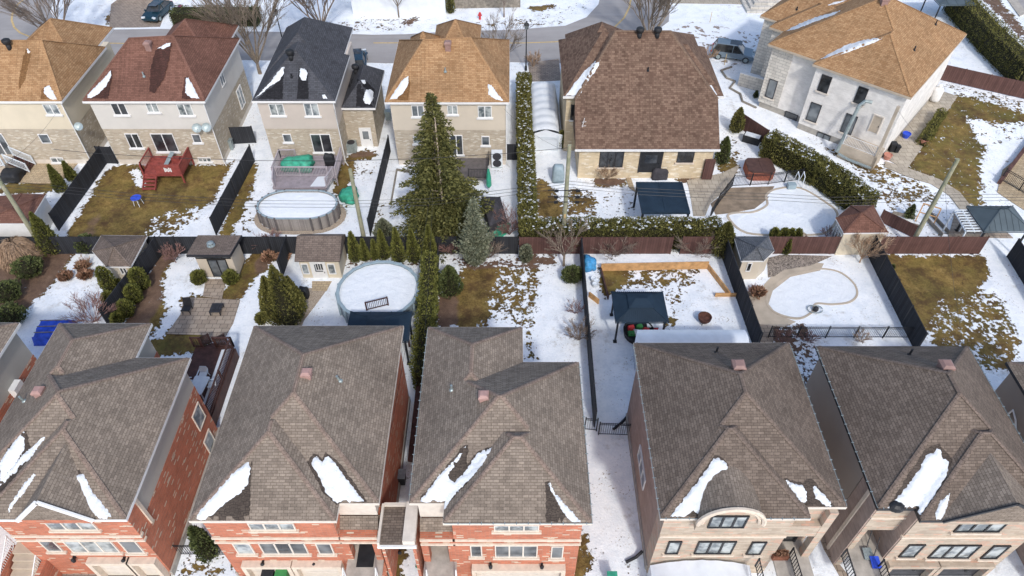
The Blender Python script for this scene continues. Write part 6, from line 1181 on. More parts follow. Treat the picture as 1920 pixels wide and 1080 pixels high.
for px, by, ty, wd, lb in ((511, 568, 540, 18, "little globe cedar on the snow, farthest of three"), (504, 589, 563, 18, "little globe cedar on the snow, middle of three"), (492, 606, 591, 18, "little globe cedar on the snow, nearest of three")):
    px_tree(lb, px, by, ty, wd, round_=True, n=900, name="globe_cedar", cat="shrub", mat='hedge_side')
for px, by, ty, wd, lb in ((1447, 447, 429, 14, "rounded cedar left of the four by the frozen pool"), (1465, 447, 430, 15, "rounded cedar second of the four by the frozen pool"), (1478, 447, 431, 13, "rounded cedar third of the four by the frozen pool"), (1491, 447, 431, 13, "rounded cedar nearest the little planter by the frozen pool")):
    px_tree(lb, px, by + 6, ty, wd, round_=True, n=800, name="globe_cedar", cat="shrub")
px_tree("thin cedar growing against the brown fence above the rock bed", 1472, 476, 448, 13, n=700)
px_tree("rounded cedar beside the orange roofed house's short brown fence", 1378, 247, 203, 24, n=2000, shape=3, mat='hedge_side')
px_tree("clipped cedar with a snow cap at the pale iron gate", 1052, 278, 246, 15, n=1200, shape=5, mat='hedge_side')
px_tree("dark bushy yew at the corner of the big brown house", 1352, 305, 258, 26, n=2200, shape=2.5, mat='yew')
px_tree("tall clipped cedar by the white shelter across the street", 845, 24, -14, 16, n=1200, shape=4, mat='hedge_side')
px_tree("small cedar in the planting bed below the pale house wall", 1390, 158, 139, 9, n=400, mat='yew'); px_tree("tiny cedar in the snowy bed beside the brown railing", 1416, 183, 171, 8, n=400, mat='yew')
px_tree("round juniper beside the long dark grey fence", 1071, 527, 505, 34, n=1500, round_=True, mat='yew', name="juniper_bush", cat="shrub"); px_tree("small silvery juniper by the end of the long fence", 1084, 520, 503, 14, n=600, round_=True, mat='blue_spruce', name="juniper_bush", cat="shrub")
px_tree("silvery mound shrub under the left end of the snowy hedge", 986, 491, 462, 22, n=1200, round_=True, mat='blue_spruce', name="juniper_bush", cat="shrub"); px_tree("shaggy green juniper beside the brown mulch and thin fence", 845, 549, 500, 44, n=3200, shape=2.6, mat='yew', name="juniper_bush", cat="shrub")
px_tree("dark green shrub below the tall leaning cedar, left yard", 60, 515, 490, 50, n=1500, round_=True, mat='yew', name="evergreen_shrub", cat="shrub"); px_tree("low green shrub beside the corner shed roof", 168, 470, 445, 34, n=1300, round_=True, mat='yew', name="evergreen_shrub", cat="shrub"); px_tree("evergreen shrub above the snow at the left edge", 22, 560, 535, 48, n=1500, round_=True, mat='yew', name="evergreen_shrub", cat="shrub"); px_tree("low clipped shrub beside the blue tarp", 28, 606, 580, 52, n=1500, round_=True, mat='yew', name="evergreen_shrub", cat="shrub"); px_tree("low evergreen mound in the snow between fence and big spruce", 722, 447, 412, 40, n=2200, shape=2.2, mat='blue_spruce', name="evergreen_shrub", cat="shrub")
px_tree("small green shrub growing against the kidney pool fence, lawn side", 1668, 512, 498, 9, n=300, mat='yew', name="evergreen_shrub", cat="shrub"); px_tree("evergreen shrub behind the black iron gate between the left brick houses", 396, 1043, 990, 36, n=2200, shape=3, mat='yew', name="evergreen_shrub", cat="shrub")
px_tree("low evergreen behind the raised beds near the wooden pole", 1702, 408, 385, 18, n=600, mat='yew', name="evergreen_shrub", cat="shrub")
# the big spruce with its bare pale trunk showing, and the blue spruce
sb = U(831, 432); sh = UY(808, 172, sb.y).z
spruce("very tall green spruce with a bare pale trunk showing on its near side", (sb.x, sb.y), sh, 3.7, 'spruce', 46, 21, .27, gap=lambda z, a: 4.2 < z < sh * .82 and abs((a - 4.75 + math.pi) % (2 * math.pi) - math.pi) < .26 + .1 * math.sin(z * 3))
pt = thing("dead_trunk", "pale bare trunk with thin side twigs standing against the big spruce", "tree", (sb.x + .35, sb.y - .75, 0)); m = MB(); q0 = Vector((sb.x + .28, sb.y - .95, 3.6)); q1 = Vector((sb.x + .2, sb.y - .42, sh * .86)); MB().tube([Vector((sb.x + .3, sb.y - .95, 0)), q0, q1], [.12, .1, .04], 7).build("trunk", M['pale_bark'], pt)
for i in range(26): f_ = i / 26; p = q0.lerp(q1, f_); a = -1.57 + random.uniform(-1.3, 1.3); m.tube([p, p + Vector((math.cos(a), math.sin(a) * .5, .25)) * random.uniform(.5, 1.15) * (1.2 - f_)], [.022, .01], 4)
m.build("twigs", M['pale_bark'], pt)
bb = U(893, 500); spruce("silver blue spruce between the green spruce and the brown lawn", (bb.x, bb.y), UY(890, 374, bb.y).z, 1.25, 'blue_spruce', 34, 20, .2, None, "blue_spruce", -.25, .35)
# hedges
hedge("long tall cedar hedge dusted with snow beside the snowy driveway", [U(983, 138, 2), U(986, 250, 2), U(991, 415, 2)], 1.25, 2.1, dens=270, snow=.5)
hedge("wide cedar hedge with a snowy top behind the brown fence", [U(978, 421, 2.3), U(1180, 420, 2.3), U(1352, 419, 2.3)], 1.4, 2.35, dens=270, snow=.52)
px_tree("rounded bright cedar at the right end of the snowy hedge", 1350, 476, 418, 42, n=3500, shape=3, mat='hedge_side')
hedge("large diagonal clipped hedge with snow along its far edge", [U(1443, 252, 2.1), U(1545, 305, 2.1), U(1636, 370, 2.1)], 1.7, 2.2, dens=260, snow=.42)
hedge("very tall clipped hedge along the road, upper right corner", [U(1800, -20, 2.6), U(1870, 55, 2.6), U(1945, 125, 2.6)], 2.0, 2.8, dens=110)
hedge("low clipped hedge edging the terrace beside the pale house", [U(1768, 208, .8), U(1733, 260, .8)], .8, .9, dens=220)
hedge("narrow dense cedar hedge between the two middle front row houses", [U(806, 478, 2), U(801, 560, 2), U(788, 700, 2)], 1.0, 2.2, mat='cedar', dens=200)
hedge("low dark hedge across the street beside the dark car", [U(322, 20, 1.5), U(482, 20, 1.5)], 2.2, 1.7, mat='yew', dens=60)
# bare trees and shrubs
bare_tree("slender bare tree standing on the snow in front of the snowy hedge", U(1057, 498), 4.2, .75, 'bark', 3, .3, 5)
for px, py, h, s, sd, lb, mt in ((1150, 478, 2.2, 1.2, 5, "spreading bare shrub against the brown fence behind the raised bed", 'twig'), (1300, 476, 2.6, 1.0, 6, "dense bare shrub in front of the hedge above the raised bed corner", 'twig'), (178, 603, 2.4, 1.2, 7, "reddish bare shrub beside the blue tarp", 'twig_red'), (1612, 492, 2.9, .7, 8, "large tan bare shrub on the snow beside the kidney pool", 'straw'), (1078, 588, 1.2, .7, 9, "small reddish bare shrub beside the dark grey fence, farther one", 'twig_red'), (1085, 638, 1.6, .6, 10, "bare twiggy shrub beside the dark grey fence, nearer one", 'twig'), (1140, 338, 1.7, .9, 11, "round tan bare shrub in front of the cream brick window", 'straw'), (507, 463, 1.5, 1.1, 12, "reddish bare shrub in front of the black rear fence", 'twig_red'), (330, 492, 1.6, .8, 13, "small bare reddish tree on the snow beside the modern shed", 'twig_red'), (955, 440, 2.3, .7, 14, "bare reddish shrub beside the charcoal covered tent", 'twig_red'), (916, 484, 2.2, .9, 15, "bare grey shrub between blue spruce and hedge", 'twig'), (1000, 125, 1.5, .6, 16, "small tan ornamental bush by the street lamp", 'straw'), (1325, 112, 1.5, 1.0, 17, "tan ornamental grass clump behind the silver car", 'straw'), (1612, 640, 1.1, .9, 18, "brown dry shrub at the iron fence of the kidney pool", 'straw'), (1465, 640, 1.2, 1.0, 19, "reddish dry shrub at the left end of the kidney pool fence", 'twig_red'), (1515, 640, 1.0, .9, 20, "brown dry shrub in the middle of the kidney pool fence", 'twig_red'), (1412, 550, .8, 1.4, 21, "low brown shrub in front of the grey roofed corner shed", 'twig_red'), (1548, 446, 1.2, 1.0, 22, "small round bare tree on the snow beside the pool hut", 'twig_red'), (160, 500, 1.0, 1.1, 23, "dry shrub against the corner shed wall", 'straw'), (845, 475, 1.5, .8, 24, "dry flower stalks in front of the black fence", 'twig_red')):
    bare_tree(lb, U(px, py), h, s, mt, sd, .0 if h < 2.7 and sd not in (22, 11, 13) else .2, 9, h * .018, "bare_shrub", 2 if h < 1.3 else 3, .6, "shrub", .012, None, 4)
ws = thing("weeping_shrub", "straw coloured weeping shrub beside the pointed cedars at left", "shrub", tuple(U(45, 500))); c = U(45, 490); n = 3400; a = RNG.uniform(0, 6.28, n); s = RNG.random(n) ** .5; R = 1.45 * s; zz = 2.1 - 1.5 * s ** 3 + RNG.normal(0, .06, n); P = np.stack([c.x + R * np.cos(a), c.y + R * np.sin(a), zz], 1); D = np.stack([np.cos(a) * .6, np.sin(a) * .6, -.2 - 1.6 * s ** 2], 1) + RNG.normal(0, .12, (n, 3)); foliage("branches", leaf_quads(P, D, .55, .035), 'straw', ws); MB().tube([c, c + ZU * 1.9], [.1, .06], 6).build("trunk", M['bark'], ws)
for px, py, h, s, sd, lb, n0 in ((122, 92, 9, .6, 31, "multi stemmed bare tree at the bend of the street, far left", 8), (488, 138, 11, .5, 32, "big bare street tree in front of the charcoal roofed house", 7), (606, 66, 9, .6, 33, "wide bare street tree behind the charcoal roof", 9), (748, 32, 5, .6, 34, "bare tree in front of the white shelter", 5), (945, 32, 5, .5, 35, "bare tree beside the brown wooden fence across the street", 5), (1215, 88, 9.5, .5, 36, "bare multi stemmed tree behind the big brown roof", 8), (398, 36, 5, .5, 37, "bare tree beside the flag and dark hedge", 4), (940, 118, 5, .8, 38, "bare bushy tree beside the street lamp", 7)):
    bare_tree(lb, U(px, py), h, s, 'twig' if sd % 2 else 'bark', sd, .12 if n0 > 5 else .35, n0, h * .016, "bare_tree", 4, .4, "tree", .013, None, 4 if sd in (31, 32, 33, 36) else 3)
for px, py, lb in ((157, 500, "left tuft of dry grass on the snow"), (163, 516, "right tuft of dry grass on the snow"), (125, 519, "low tuft of dry grass nearest the garden bed"), (505, 482, "dry grass clump in front of the black fence, left one"), (532, 483, "dry grass clump in front of the black fence, right one"), (1420, 548, "brown tuft beside the corner shed path")):
    conifer(lb, U(px, py + 4), .45, .42, 'mulch_twig', 260, round_=True, name="grass_tuft", cat="grass tuft", leaf=.3)

# ------------------------------------------------------------------ poles and wires
def pole(label, px, by, topz, Y=42.25):
    c = UY(px, by, Y); t = thing("utility_pole", label, "utility pole", (c.x, Y, 0)); MB().tube([(c.x, Y, -.2), (c.x, Y, topz * .5), (c.x, Y, topz)], [.19, .165, .14], 10).build("pole", M['wood_pole'], t); return Vector((c.x, Y, 0)), t
pa, ta = pole("leaning green grey wooden pole at the left edge beside the white shed", 46, 412, 8.8); pb, tb = pole("wooden utility pole between the oval pool yard and the green tarp", 681, 440, 7.7); pc, tc_ = pole("tall wooden utility pole rising from the snowy hedge", 1059, 400, 9.8); pd_, td = pole("greenish wooden utility pole behind the brown fence at right", 1716, 445, 8.6)
for z in (5.9, 5.3, 4.8): MB().box(pc.x - 1.4, pc.x + 1.6, pc.y - .24, pc.y - .2, z, z + .05).box(pc.x - .9, pc.x - .6, pc.y - .28, pc.y - .16, z - .1, z + .08).box(pc.x + .7, pc.x + 1.0, pc.y - .28, pc.y - .16, z - .1, z + .08).build("cable_bracket", M['black'], tc_)
MB().box(pc.x - .08, pc.x + .08, pc.y - .2, pc.y - .17, 3.2, 3.6).build("yellow_tag", M['yellow'], tc_)
def wire(label, px, Y=42.2, r=.018, name="overhead_wire", dy=0):
    P = [UY(x, y + dy, Y) for x, y in px]; m = MB(); out = []
    for i in range(len(P) - 1):
        for k in range(4): out.append(P[i].lerp(P[i + 1], k / 4))
    out.append(P[-1]); m.tube(out, r, 4); return tag(m.build(name, M['black']), label, "wire", "cables strung between the poles")
wp_ = [(-60, 333), (0, 338), (240, 362), (480, 376), (640, 377), (800, 373), (960, 354), (1062, 339), (1200, 353), (1340, 360), (1440, 363), (1560, 370), (1716, 366), (1980, 363)]
wire("topmost of the three parallel cables crossing the yards", wp_); wire("middle of the three parallel cables crossing the yards", wp_, dy=6); wire("lowest of the three parallel cables crossing the yards", wp_, dy=12)
wire("single high pale wire running left from the tall pole in the hedge", [(100, 280), (172, 287), (320, 296), (480, 301), (640, 302), (800, 297), (960, 287), (1066, 277)], r=.022)
def drop(label, a, b, sag=.5):
    P = [a.lerp(b, i / 14) - ZU * sag * 4 * (i / 14) * (1 - i / 14) for i in range(15)]; tag(MB().tube(P, .01, 4).build("service_wire", M['black']), label, "wire", "service wires from poles to houses")
drop("service wire from the left pole to the beige house corner", pa + ZU * 7.5, Vector((-38.6, 53.3, 6))); drop("service wire from the pole behind the fence to the charcoal roofed house", pb + ZU * 7.4, Vector((-15.2, 53.3, 5.8))); drop("service wire from the tall pole to the orange roofed house", pc + ZU * 9.2, Vector((-.7, 53.1, 6.0))); drop("service wire from the right pole to the pale house", pd_ + ZU * 8.2, Vector((33.2, 53.6, 5.6)))
drop("guy wire from the spruce down to the front row brick house, left strand", Vector((-6.0, 41.9, 6.2)), Vector((-6.4, 20.4, 6.8)), .4); drop("guy wire from the spruce down to the front row brick house, right strand", Vector((-5.85, 41.9, 6.2)), Vector((-5.1, 27.0, 7.2)), .4); drop("thin wire from the right pole to the front row stone house", pd_ + ZU * 6.5, Vector((26.0, 25.9, 7.1)), .4)
def street_lamp(label, px, py, h):
    b = U(px, py); t = thing("street_lamp", label, "street lamp", tuple(b)); MB().tube([b, b + ZU * h], [.07, .05], 8).lathe(b, [(.14, 0), (.12, .5), (.07, .6)], 8).build("post", M['black'], t); q = b + ZU * h
    MB().lathe(q, [(.08, 0), (.2, .1), (.26, .5)], 6).build("lantern_glass", M['glass_l'], t); MB().lathe(q, [(.3, .5), (.2, .7), (.08, .8), (.03, .95)], 6).build("lantern_cap", M['black'], t)
street_lamp("black lantern street lamp standing by the end of the long hedge", 986, 132, 4.6); street_lamp("black lantern street lamp behind the charcoal roof", 532, 84, 3.4)

# ------------------------------------------------------------------ cars
def car(label, c, rz, col, L=4.6, W=1.85, H=1.6, suv=True, roofc=None):
    t = thing("parked_car", label, "car", (0, 0, 0)); pm = plain("car_paint_" + col[0], col[1], .22, .03, 1.0, .35, .6); M['cp'] = pm; hl = L / 2; hw = W / 2; zb, zs = .28, .92
    prof = [(-hl, .45), (-hl + .02, .82), (-hl + .12, zs), (hl - 1.25, zs + .03), (hl - .35, zs - .12), (hl - .03, .66), (hl, .42), (hl - .12, zb), (-hl + .1, zb)]
    secs = [(-1, .94), (-.86, 1), (.86, 1), (1, .94)]; m = MB(); n = len(prof)
    for y, k in secs: m.v += [(x * (1 if k == 1 else .985), y * hw, (z if k == 1 else zb + .08 + (z - zb) * .86)) for x, z in prof]
    for s in range(3): m.f += [(s * n + i, s * n + (i + 1) % n, (s + 1) * n + (i + 1) % n, (s + 1) * n + i) for i in range(n)]
    m.f += [tuple(range(n)), tuple(range(3 * n, 4 * n))[::-1]]; m.build("body", pm, t, smooth=False)
    b0, b1, f0, f1 = (-hl + .12, -hl + .5, hl - 1.95, hl - 1.2) if suv else (-hl + .5, -hl + 1.2, hl - 2.0, hl - 1.2); m = MB(); lo = [(b0, -hw * .93), (f1, -hw * .9), (f1, hw * .9), (b0, hw * .93)]; hi = [(b1, -hw * .74), (f0, -hw * .72), (f0, hw * .72), (b1, hw * .74)]
    m.add([(x, y, zs) for x, y in lo] + [(x, y, H - .03) for x, y in hi], [(0, 1, 5, 4), (1, 2, 6, 5), (2, 3, 7, 6), (3, 0, 4, 7)]); m.build("windows", M['glass_d'], t)
    r = MB(); r.add([(x, y, H - .04) for x, y in hi] + [(x * .93, y * .9, H + .02) for x, y in hi], [(0, 1, 5, 4), (1, 2, 6, 5), (2, 3, 7, 6), (3, 0, 4, 7), (4, 5, 6, 7)])
    for i in range(4): r.bar((*lo[i], zs), (*hi[i], H - .03), .07)
    for s in (-1, 1): r.bar((-.1, s * hw * .925, zs), (-.05, s * hw * .735, H - .03), .08)
    r.build("roof", pm, t); MB().box(-.5, .75, -hw * .55, hw * .55, H + .021, H + .03).build("sunroof", M['glass_d'], t)
    for sx in (-1, 1):
        for sy in (-1, 1):
            c0 = Vector((sx * (hl - .88), sy * (hw - .1), .34)); w_ = MB().tube([c0 - Vector((0, .12, 0)), c0 + Vector((0, .12, 0))], .35, 18).build("wheel", M['blackpl'], t); MB().tube([c0 + Vector((0, sy * .1, 0)), c0 + Vector((0, sy * .135, 0))], .23, 12).build("rim", M['galv'], w_)
    for s in (-1, 1): MB().obox((hl - .12, s * hw * .72, .72), (.9, -s * .3, 0), (0, 0, 1), (s * .3, .9, 0), .12, .08, .22).build("headlight", M['pl_white'], t); MB().box(-hl - .01, -hl + .12, s * hw * .78 - .14, s * hw * .78 + .14, .74, .9).build("tail_light", M['redpl'], t); MB().box(.75, .93, s * (hw + .02), s * (hw + .17), .92, 1.06).build("wing_mirror", pm, t)
    t.location = c; t.rotation_euler = (0, 0, rz); return t
p = U(1372, 108); car("silver grey sport utility car parked on the snowy paved driveway", (p.x, p.y, .04), math.radians(-17), ("silver", (104, 120, 132)), 4.7, 1.95, 1.72)
p = U(299, 30); car("dark teal sedan parked nose down on the driveway across the street", (p.x, p.y, .04), math.radians(-98), ("teal", (22, 54, 66)), 4.5, 1.85, 1.5, False)
p = U(673, 124); car("dark blue car half hidden behind the charcoal roofed wing", (p.x, p.y, .04), math.radians(98), ("blue", (24, 58, 78)), 4.4, 1.85, 1.6)

# ------------------------------------------------------------------ smaller things in the yards
def blob(name, label, cat, px, py, sx, sy, h, mat, seed=0, group=None, rz=0, rough=.12, z0=0, flat_=.55):
    c = U(px, py, z0); rnd = random.Random(seed); bm = bmesh.new(); bmesh.ops.create_icosphere(bm, subdivisions=3, radius=1); cr, sr = math.cos(rz), math.sin(rz)
    for v in bm.verts:
        k = 1 + rough * (math.sin(v.co.x * 5 + seed) + math.sin(v.co.y * 6 + seed * 2) * math.cos(v.co.z * 5)); x, y = [math.copysign(abs(q) ** flat_, q) for q in (v.co.x, v.co.y)]; x, y = x * sx * k, y * sy * k; z = max(0, v.co.z * .8 + .2) ** .7 * h * (1 + rough * .5 * math.sin(v.co.x * 7 + seed)); v.co = (x * cr - y * sr, x * sr + y * cr, z)
    me = bpy.data.meshes.new(name); bm.to_mesh(me); bm.free(); me.polygons.foreach_set("use_smooth", [True] * len(me.polygons)); t = thing(name, label, cat, tuple(c), group); o = link_mesh("cover", me, M[mat], t); return t
blob("covered_barbecue", "barbecue under a dark cover beside the black patio door of the big house", "barbecue", 1234, 334, .75, .35, 1.1, 'charcoal_cloth', 3)
blob("covered_barbecue", "barbecue under a black cover on the grey deck", "barbecue", 619, 308, .45, .3, 1.15, 'blackpl', 4, z0=1.0); blob("covered_table", "round table under a black cover on the paver patio at left", "table", 27, 335, .8, .75, .95, 'blackpl', 5)
blob("tarped_furniture", "furniture under a bright green tarp on the grey deck", "tarp", 563, 314, 1.35, .8, 1.0, 'teal', 6, z0=1.0, rough=.16); blob("tarped_pile", "bright green tarped pile on the snow beside the wooden pole", "tarp", 657, 372, .75, .75, .9, 'teal', 7, rough=.2); blob("tarped_pile", "green tarped pile beside the charcoal covered tent", "tarp", 934, 436, .95, .6, 1.1, 'teal', 8, rough=.2, rz=.8)
blob("tarped_pile", "light blue tarped pile in the corner beside the raised bed", "tarp", 1103, 500, .5, .6, .9, 'cyan', 9, rough=.2); blob("covered_bin", "dark covered bin beside the white door shed", "bin", 571, 556, .35, .35, .95, 'blackpl', 10)
blob("covered_tank", "tall round object under a pale blue cover beside the big house", "tank", 1046, 338, .55, .5, 1.7, 'pool_rim', 11, rough=.04)
tent = thing("covered_tent", "low tent with a charcoal cloth roof between the spruce and the hedge", "tent", tuple(U(918, 405))); A, B, C_, D_ = U(903, 368, 1.9), U(938, 369, 1.9), U(950, 410, 1.5), U(918, 424, 1.5); top = (A + B + C_ + D_) / 4 + ZU * .45; mm = MB(); mm.add([A, B, C_, D_, top], [(0, 4, 1), (1, 4, 2), (2, 4, 3), (3, 4, 0)][::-1]); mm.add([p for p in (A, B, C_, D_)] + [(p.x, p.y, .5) for p in (A, B, C_, D_)], [(0, 1, 5, 4), (1, 2, 6, 5), (2, 3, 7, 6), (3, 0, 4, 7)]); mm.build("tent_cloth", M['charcoal_cloth'], tent)
for p in (A, B, C_, D_): MB().bar((p.x, p.y, 0), p, .05).build("post", M['black'], tent)
um = thing("patio_umbrella", "closed patio umbrella wrapped in green, beside the charcoal deck", "umbrella", tuple(U(917, 362))); c = U(917, 360); MB().lathe((c.x, c.y, .5), [(.1, 0), (.24, .25), (.2, 1.2), (.08, 2.0)], 10).build("canopy", M['teal'], um); MB().tube([c, c + ZU * 2.8], .03, 6).build("pole", M['white'], um)
ac = thing("air_conditioner", "square grey air conditioner beside the white side door", "air conditioner", tuple(U(661, 283))); c = U(661, 283); MB().box(c.x - .42, c.x + .42, c.y - .42, c.y + .42, .05, .95).build("casing", M['galv'], ac); MB().lathe((c.x, c.y, .955), [(.36, 0), (.34, .04), (.12, .05)], 16).build("fan_grille", M['dark'], ac)
hp = thing("heat_pump", "white heat pump with two round fans on the rear wall of the orange roofed house", "heat pump", (-1.2, 53, 0)); A, B = UY(922, 312, 52.9), UY(942, 284, 52.9); MB().box(A.x, B.x, 52.75, 53.2, A.z, B.z).build("casing", M['pl_white'], hp)
for k in (.27, .73): z = A.z + (B.z - A.z) * k; MB().tube([((A.x + B.x) / 2, 52.745, z), ((A.x + B.x) / 2, 52.72, z)], (B.x - A.x) * .4, 16).build("fan", M['dark'], hp)
MB().box(A.x, B.x, 52.8, 53.1, 0, A.z - .003).build("base", M['galv'], hp)
def dish(label, px, py, Y, r=.42, z0=None):
    c = UY(px, py, Y); t = thing("satellite_dish", label, "satellite dish", (c.x, Y, c.z), "satellite dishes on the rear houses"); n = Vector((.25, -.8, .55)).normalized(); a = n.cross(ZU).normalized(); b = a.cross(n); m = MB(); N = 18; m.v += [tuple(c - n * .1)] + [tuple(c + (a * math.cos(6.283 * i / N) + b * math.sin(6.283 * i / N)) * r * k + n * (.1 * k * k - .1)) for k in (.55, 1) for i in range(N)]
    m.f += [(0, 1 + i, 1 + (i + 1) % N) for i in range(N)] + [(1 + i, 1 + N + i, 1 + N + (i + 1) % N, 1 + (i + 1) % N) for i in range(N)]; m.build("reflector", M['galv'], t, smooth=True); m = MB(); m.tube([c - n * .1, c + Vector((0, .35, -.1)), Vector((c.x, Y + .55, c.z - .5))], .025, 6); m.tube([c - b * r * .9, c + n * .5 - b * .1], .012, 5); m.obox(c + n * .5, a, b, n, .05, .05, .06); m.build("arm", M['galv'], t)
dish("left one of the two dishes on the off white house", 369, 240, 52.9, .4); dish("right one of the two dishes on the off white house", 387, 239, 52.9, .4); dish("lone dish on the corner of the cream sided house", 147, 237, 52.9, .36)
ht = thing("hot_tub", "hot tub with a brown lid and red wooden cabinet by the diagonal hedge", "hot tub", tuple(U(1429, 330))); A, B, C_ = U(1403, 300, .85), U(1455, 297, .85), U(1404, 325, .85); x0, x1 = U(1405, 322, .9).x, U(1455, 322, .9).x; y0, y1 = U(1430, 324, .9).y, U(1430, 297, .9).y
def rrect(x0, x1, y0, y1, r): return [(x0 + r, y0), (x1 - r, y0), (x1, y0 + r), (x1, y1 - r), (x1 - r, y1), (x0 + r, y1), (x0, y1 - r), (x0, y0 + r)]
MB().prism(rrect(x0, x1, y0, y1, .3), .03, .85).build("cabinet", M['cedar_cab'], ht); mx = (x0 + x1) / 2; MB().prism([(x0, y0 + .3), (x0 + .3, y0), (mx - .01, y0), (mx - .01, y1), (x0 + .3, y1), (x0, y1 - .3)], .853, .96).prism([(mx + .01, y0), (x1 - .3, y0), (x1, y0 + .3), (x1, y1 - .3), (x1 - .3, y1), (mx + .01, y1)], .853, .97).build("lid", M['brown_vinyl'], ht)
pr = thing("propane_tank", "white propane tank standing on the terrace beside the pale house", "propane tank", tuple(U(1750, 192))); c = U(1750, 190); MB().lathe(c, [(.2, .05), (.45, .15), (.5, .35), (.5, 1.3), (.42, 1.5), (.18, 1.6)], 16).build("tank", M['white'], pr, smooth=True); MB().lathe(c + ZU * 1.6, [(.2, 0), (.2, .25), (.12, .28)], 10).build("valve_cap", M['white'], pr)
fp = thing("fire_pit", "round rusty fire pit on the snow behind the stone house", "fire pit", tuple(U(1319, 604))); c = U(1319, 604); MB().lathe(c, [(.3, .12), (.45, .35), (.5, .62), (.46, .62), (.35, .45), (.02, .42)], 18).build("bowl", plain("rusty_iron", (86, 52, 40), .85, .3, 6), fp)
for k in range(3): a = k * 2.09; MB().bar(c + Vector((math.cos(a) * .35, math.sin(a) * .35, 0)), c + Vector((math.cos(a) * .4, math.sin(a) * .4, .3)), .05).build("leg", M['black'], fp)
tbp = thing("toy_tub", "large round black tub under the dark blue gazebo", "tub", tuple(U(1195, 625))); c = U(1196, 628); MB().lathe(c, [(1.0, .03), (1.1, .55), (1.04, .57), (.98, .4), (.02, .38)], 24).build("tub", M['blackpl'], tbp)
for i, (dx, dy, mt) in enumerate(((-.5, .2, 'redpl'), (.1, .3, 'green_pl'), (.5, 0, 'redpl'), (-.2, -.2, 'pl_white'), (.3, -.4, 'green_pl'), (-.55, -.3, 'green_pl'))): blob("toy", "coloured toy heaped in the black tub under the gazebo", "toy", 1196, 628, .25, .2, .3, mt, i, "toys in the black tub").location = (c.x + dx, c.y + dy, .42)
bx = thing("storage_box", "white and red cooler box on the ground under the gazebo", "box", tuple(U(1222, 615))); c = U(1222, 616); MB().box(c.x - .4, c.x + .4, c.y - .25, c.y + .25, .02, .4).build("body", M['redpl'], bx); MB().box(c.x - .42, c.x + .42, c.y - .27, c.y + .27, .403, .5).build("lid", M['pl_white'], bx)
wh = thing("garden_pump", "dark pump and hose ring at the edge of the kidney pool", "pump", tuple(U(1527, 582))); c = U(1527, 582); N = 20; MB().tube([c + Vector((.55 * math.cos(6.283 * i / N), .4 * math.sin(6.283 * i / N), .14 + .02 * math.sin(i))) for i in range(N)], .035, 6).build("hose", M['galv'], wh); MB().lathe(c + Vector((0, -.1, .1)), [(.16, 0), (.2, .1), (.18, .3), (.06, .38)], 10).build("housing", M['dark'], wh)
ld = thing("pool_ladder", "white and blue pool steps standing at the far end of the frozen pool", "ladder", tuple(U(1496, 350)));a = U(1498, 352); m = MB(); [m.tube([a + Vector((s, 0, 0)), a + Vector((s, .1, 1.1)), a + Vector((s, .6, 1.3)), a + Vector((s, .9, .2))], .04, 6) for s in (-.25, .25)]; m.build("rail", M['pl_white'], ld); MB().box(a.x - 1.1, a.x - .4, a.y - .3, a.y + .2, .05, .5).build("step", M['pool_rim'], ld)
def bin_(label, px, py, mat, s=1.0, z0=0.0, lidm=None, group=None):
    c = U(px, py, z0); t = thing("wheelie_bin", label, "bin", (c.x, c.y, z0), group); m = MB(); w, h = .28 * s, 1.0 * s; m.add([(c.x - w * .8, c.y - w * .8, z0 + .08), (c.x + w * .8, c.y - w * .8, z0 + .08), (c.x + w * .8, c.y + w * .8, z0 + .08), (c.x - w * .8, c.y + w * .8, z0 + .08), (c.x - w, c.y - w, z0 + h), (c.x + w, c.y - w, z0 + h), (c.x + w, c.y + w, z0 + h), (c.x - w, c.y + w, z0 + h)], [(3, 2, 1, 0), (4, 5, 6, 7), (0, 1, 5, 4), (1, 2, 6, 5), (2, 3, 7, 6), (3, 0, 4, 7)]); m.build("body", M[mat], t)
    MB().box(c.x - w * 1.08, c.x + w * 1.08, c.y - w * 1.12, c.y + w * 1.1, z0 + h + .003, z0 + h + .07).build("lid", M[lidm or mat], t)
    for k in (-1, 1): MB().tube([(c.x + k * w * .7 - .03, c.y + w * .85, z0 + .1), (c.x + k * w * .7 + .03, c.y + w * .85, z0 + .1)], .1, 10).build("wheel", M['blackpl'], t)
    return t
bin_("black bin in front of the left garage door at the bottom edge", 510, 1092, 'blackpl', 1.05); bin_("green lidded bin in front of the left garage door at the bottom edge", 535, 1092, 'green_pl', 1.05); bin_("teal green bin on the snow at the bottom edge between brick and stone houses", 1145, 1094, 'teal', .9); bin_("grey bin beside the off white house and black fence", 434, 280, 'galv', 1.0); bin_("dark bin lying open in the narrow gap beside the brick house", 754, 905, 'blackpl', 1.0, 0, 'galv'); bin_("dark bin against the white wall behind the charcoal roofed house", 729, 225, 'galv', 1.0)
bin_("black planter bin on the paved terrace, left one of two", 1670, 284, 'blackpl', .9); bin_("smaller black planter bin on the paved terrace, right one of two", 1679, 286, 'blackpl', .7); bin_("small green bin beside the tiny brown fence and hedge", 1381, 248, 'green_pl', .6)
def pot(label, px, py, mat, r=.35, h=.5):
    c = U(px, py); t = thing("plant_pot", label, "pot", tuple(c)); MB().lathe(c, [(r * .65, .03), (r, h), (r * .86, h + .01), (r * .8, h - .08), (.02, h - .08)], 14).build("pot", M[mat], t)
pot("pink terracotta pot at the foot of the low terrace hedge", 1729, 270, 'terracotta', .45, .6); pot("pink pot with green inside on the paved path corner", 1662, 298, 'terracotta', .4, .5); pot("blue tub on the paved terrace by the pale house", 1697, 258, 'bluepl', .4, .5)
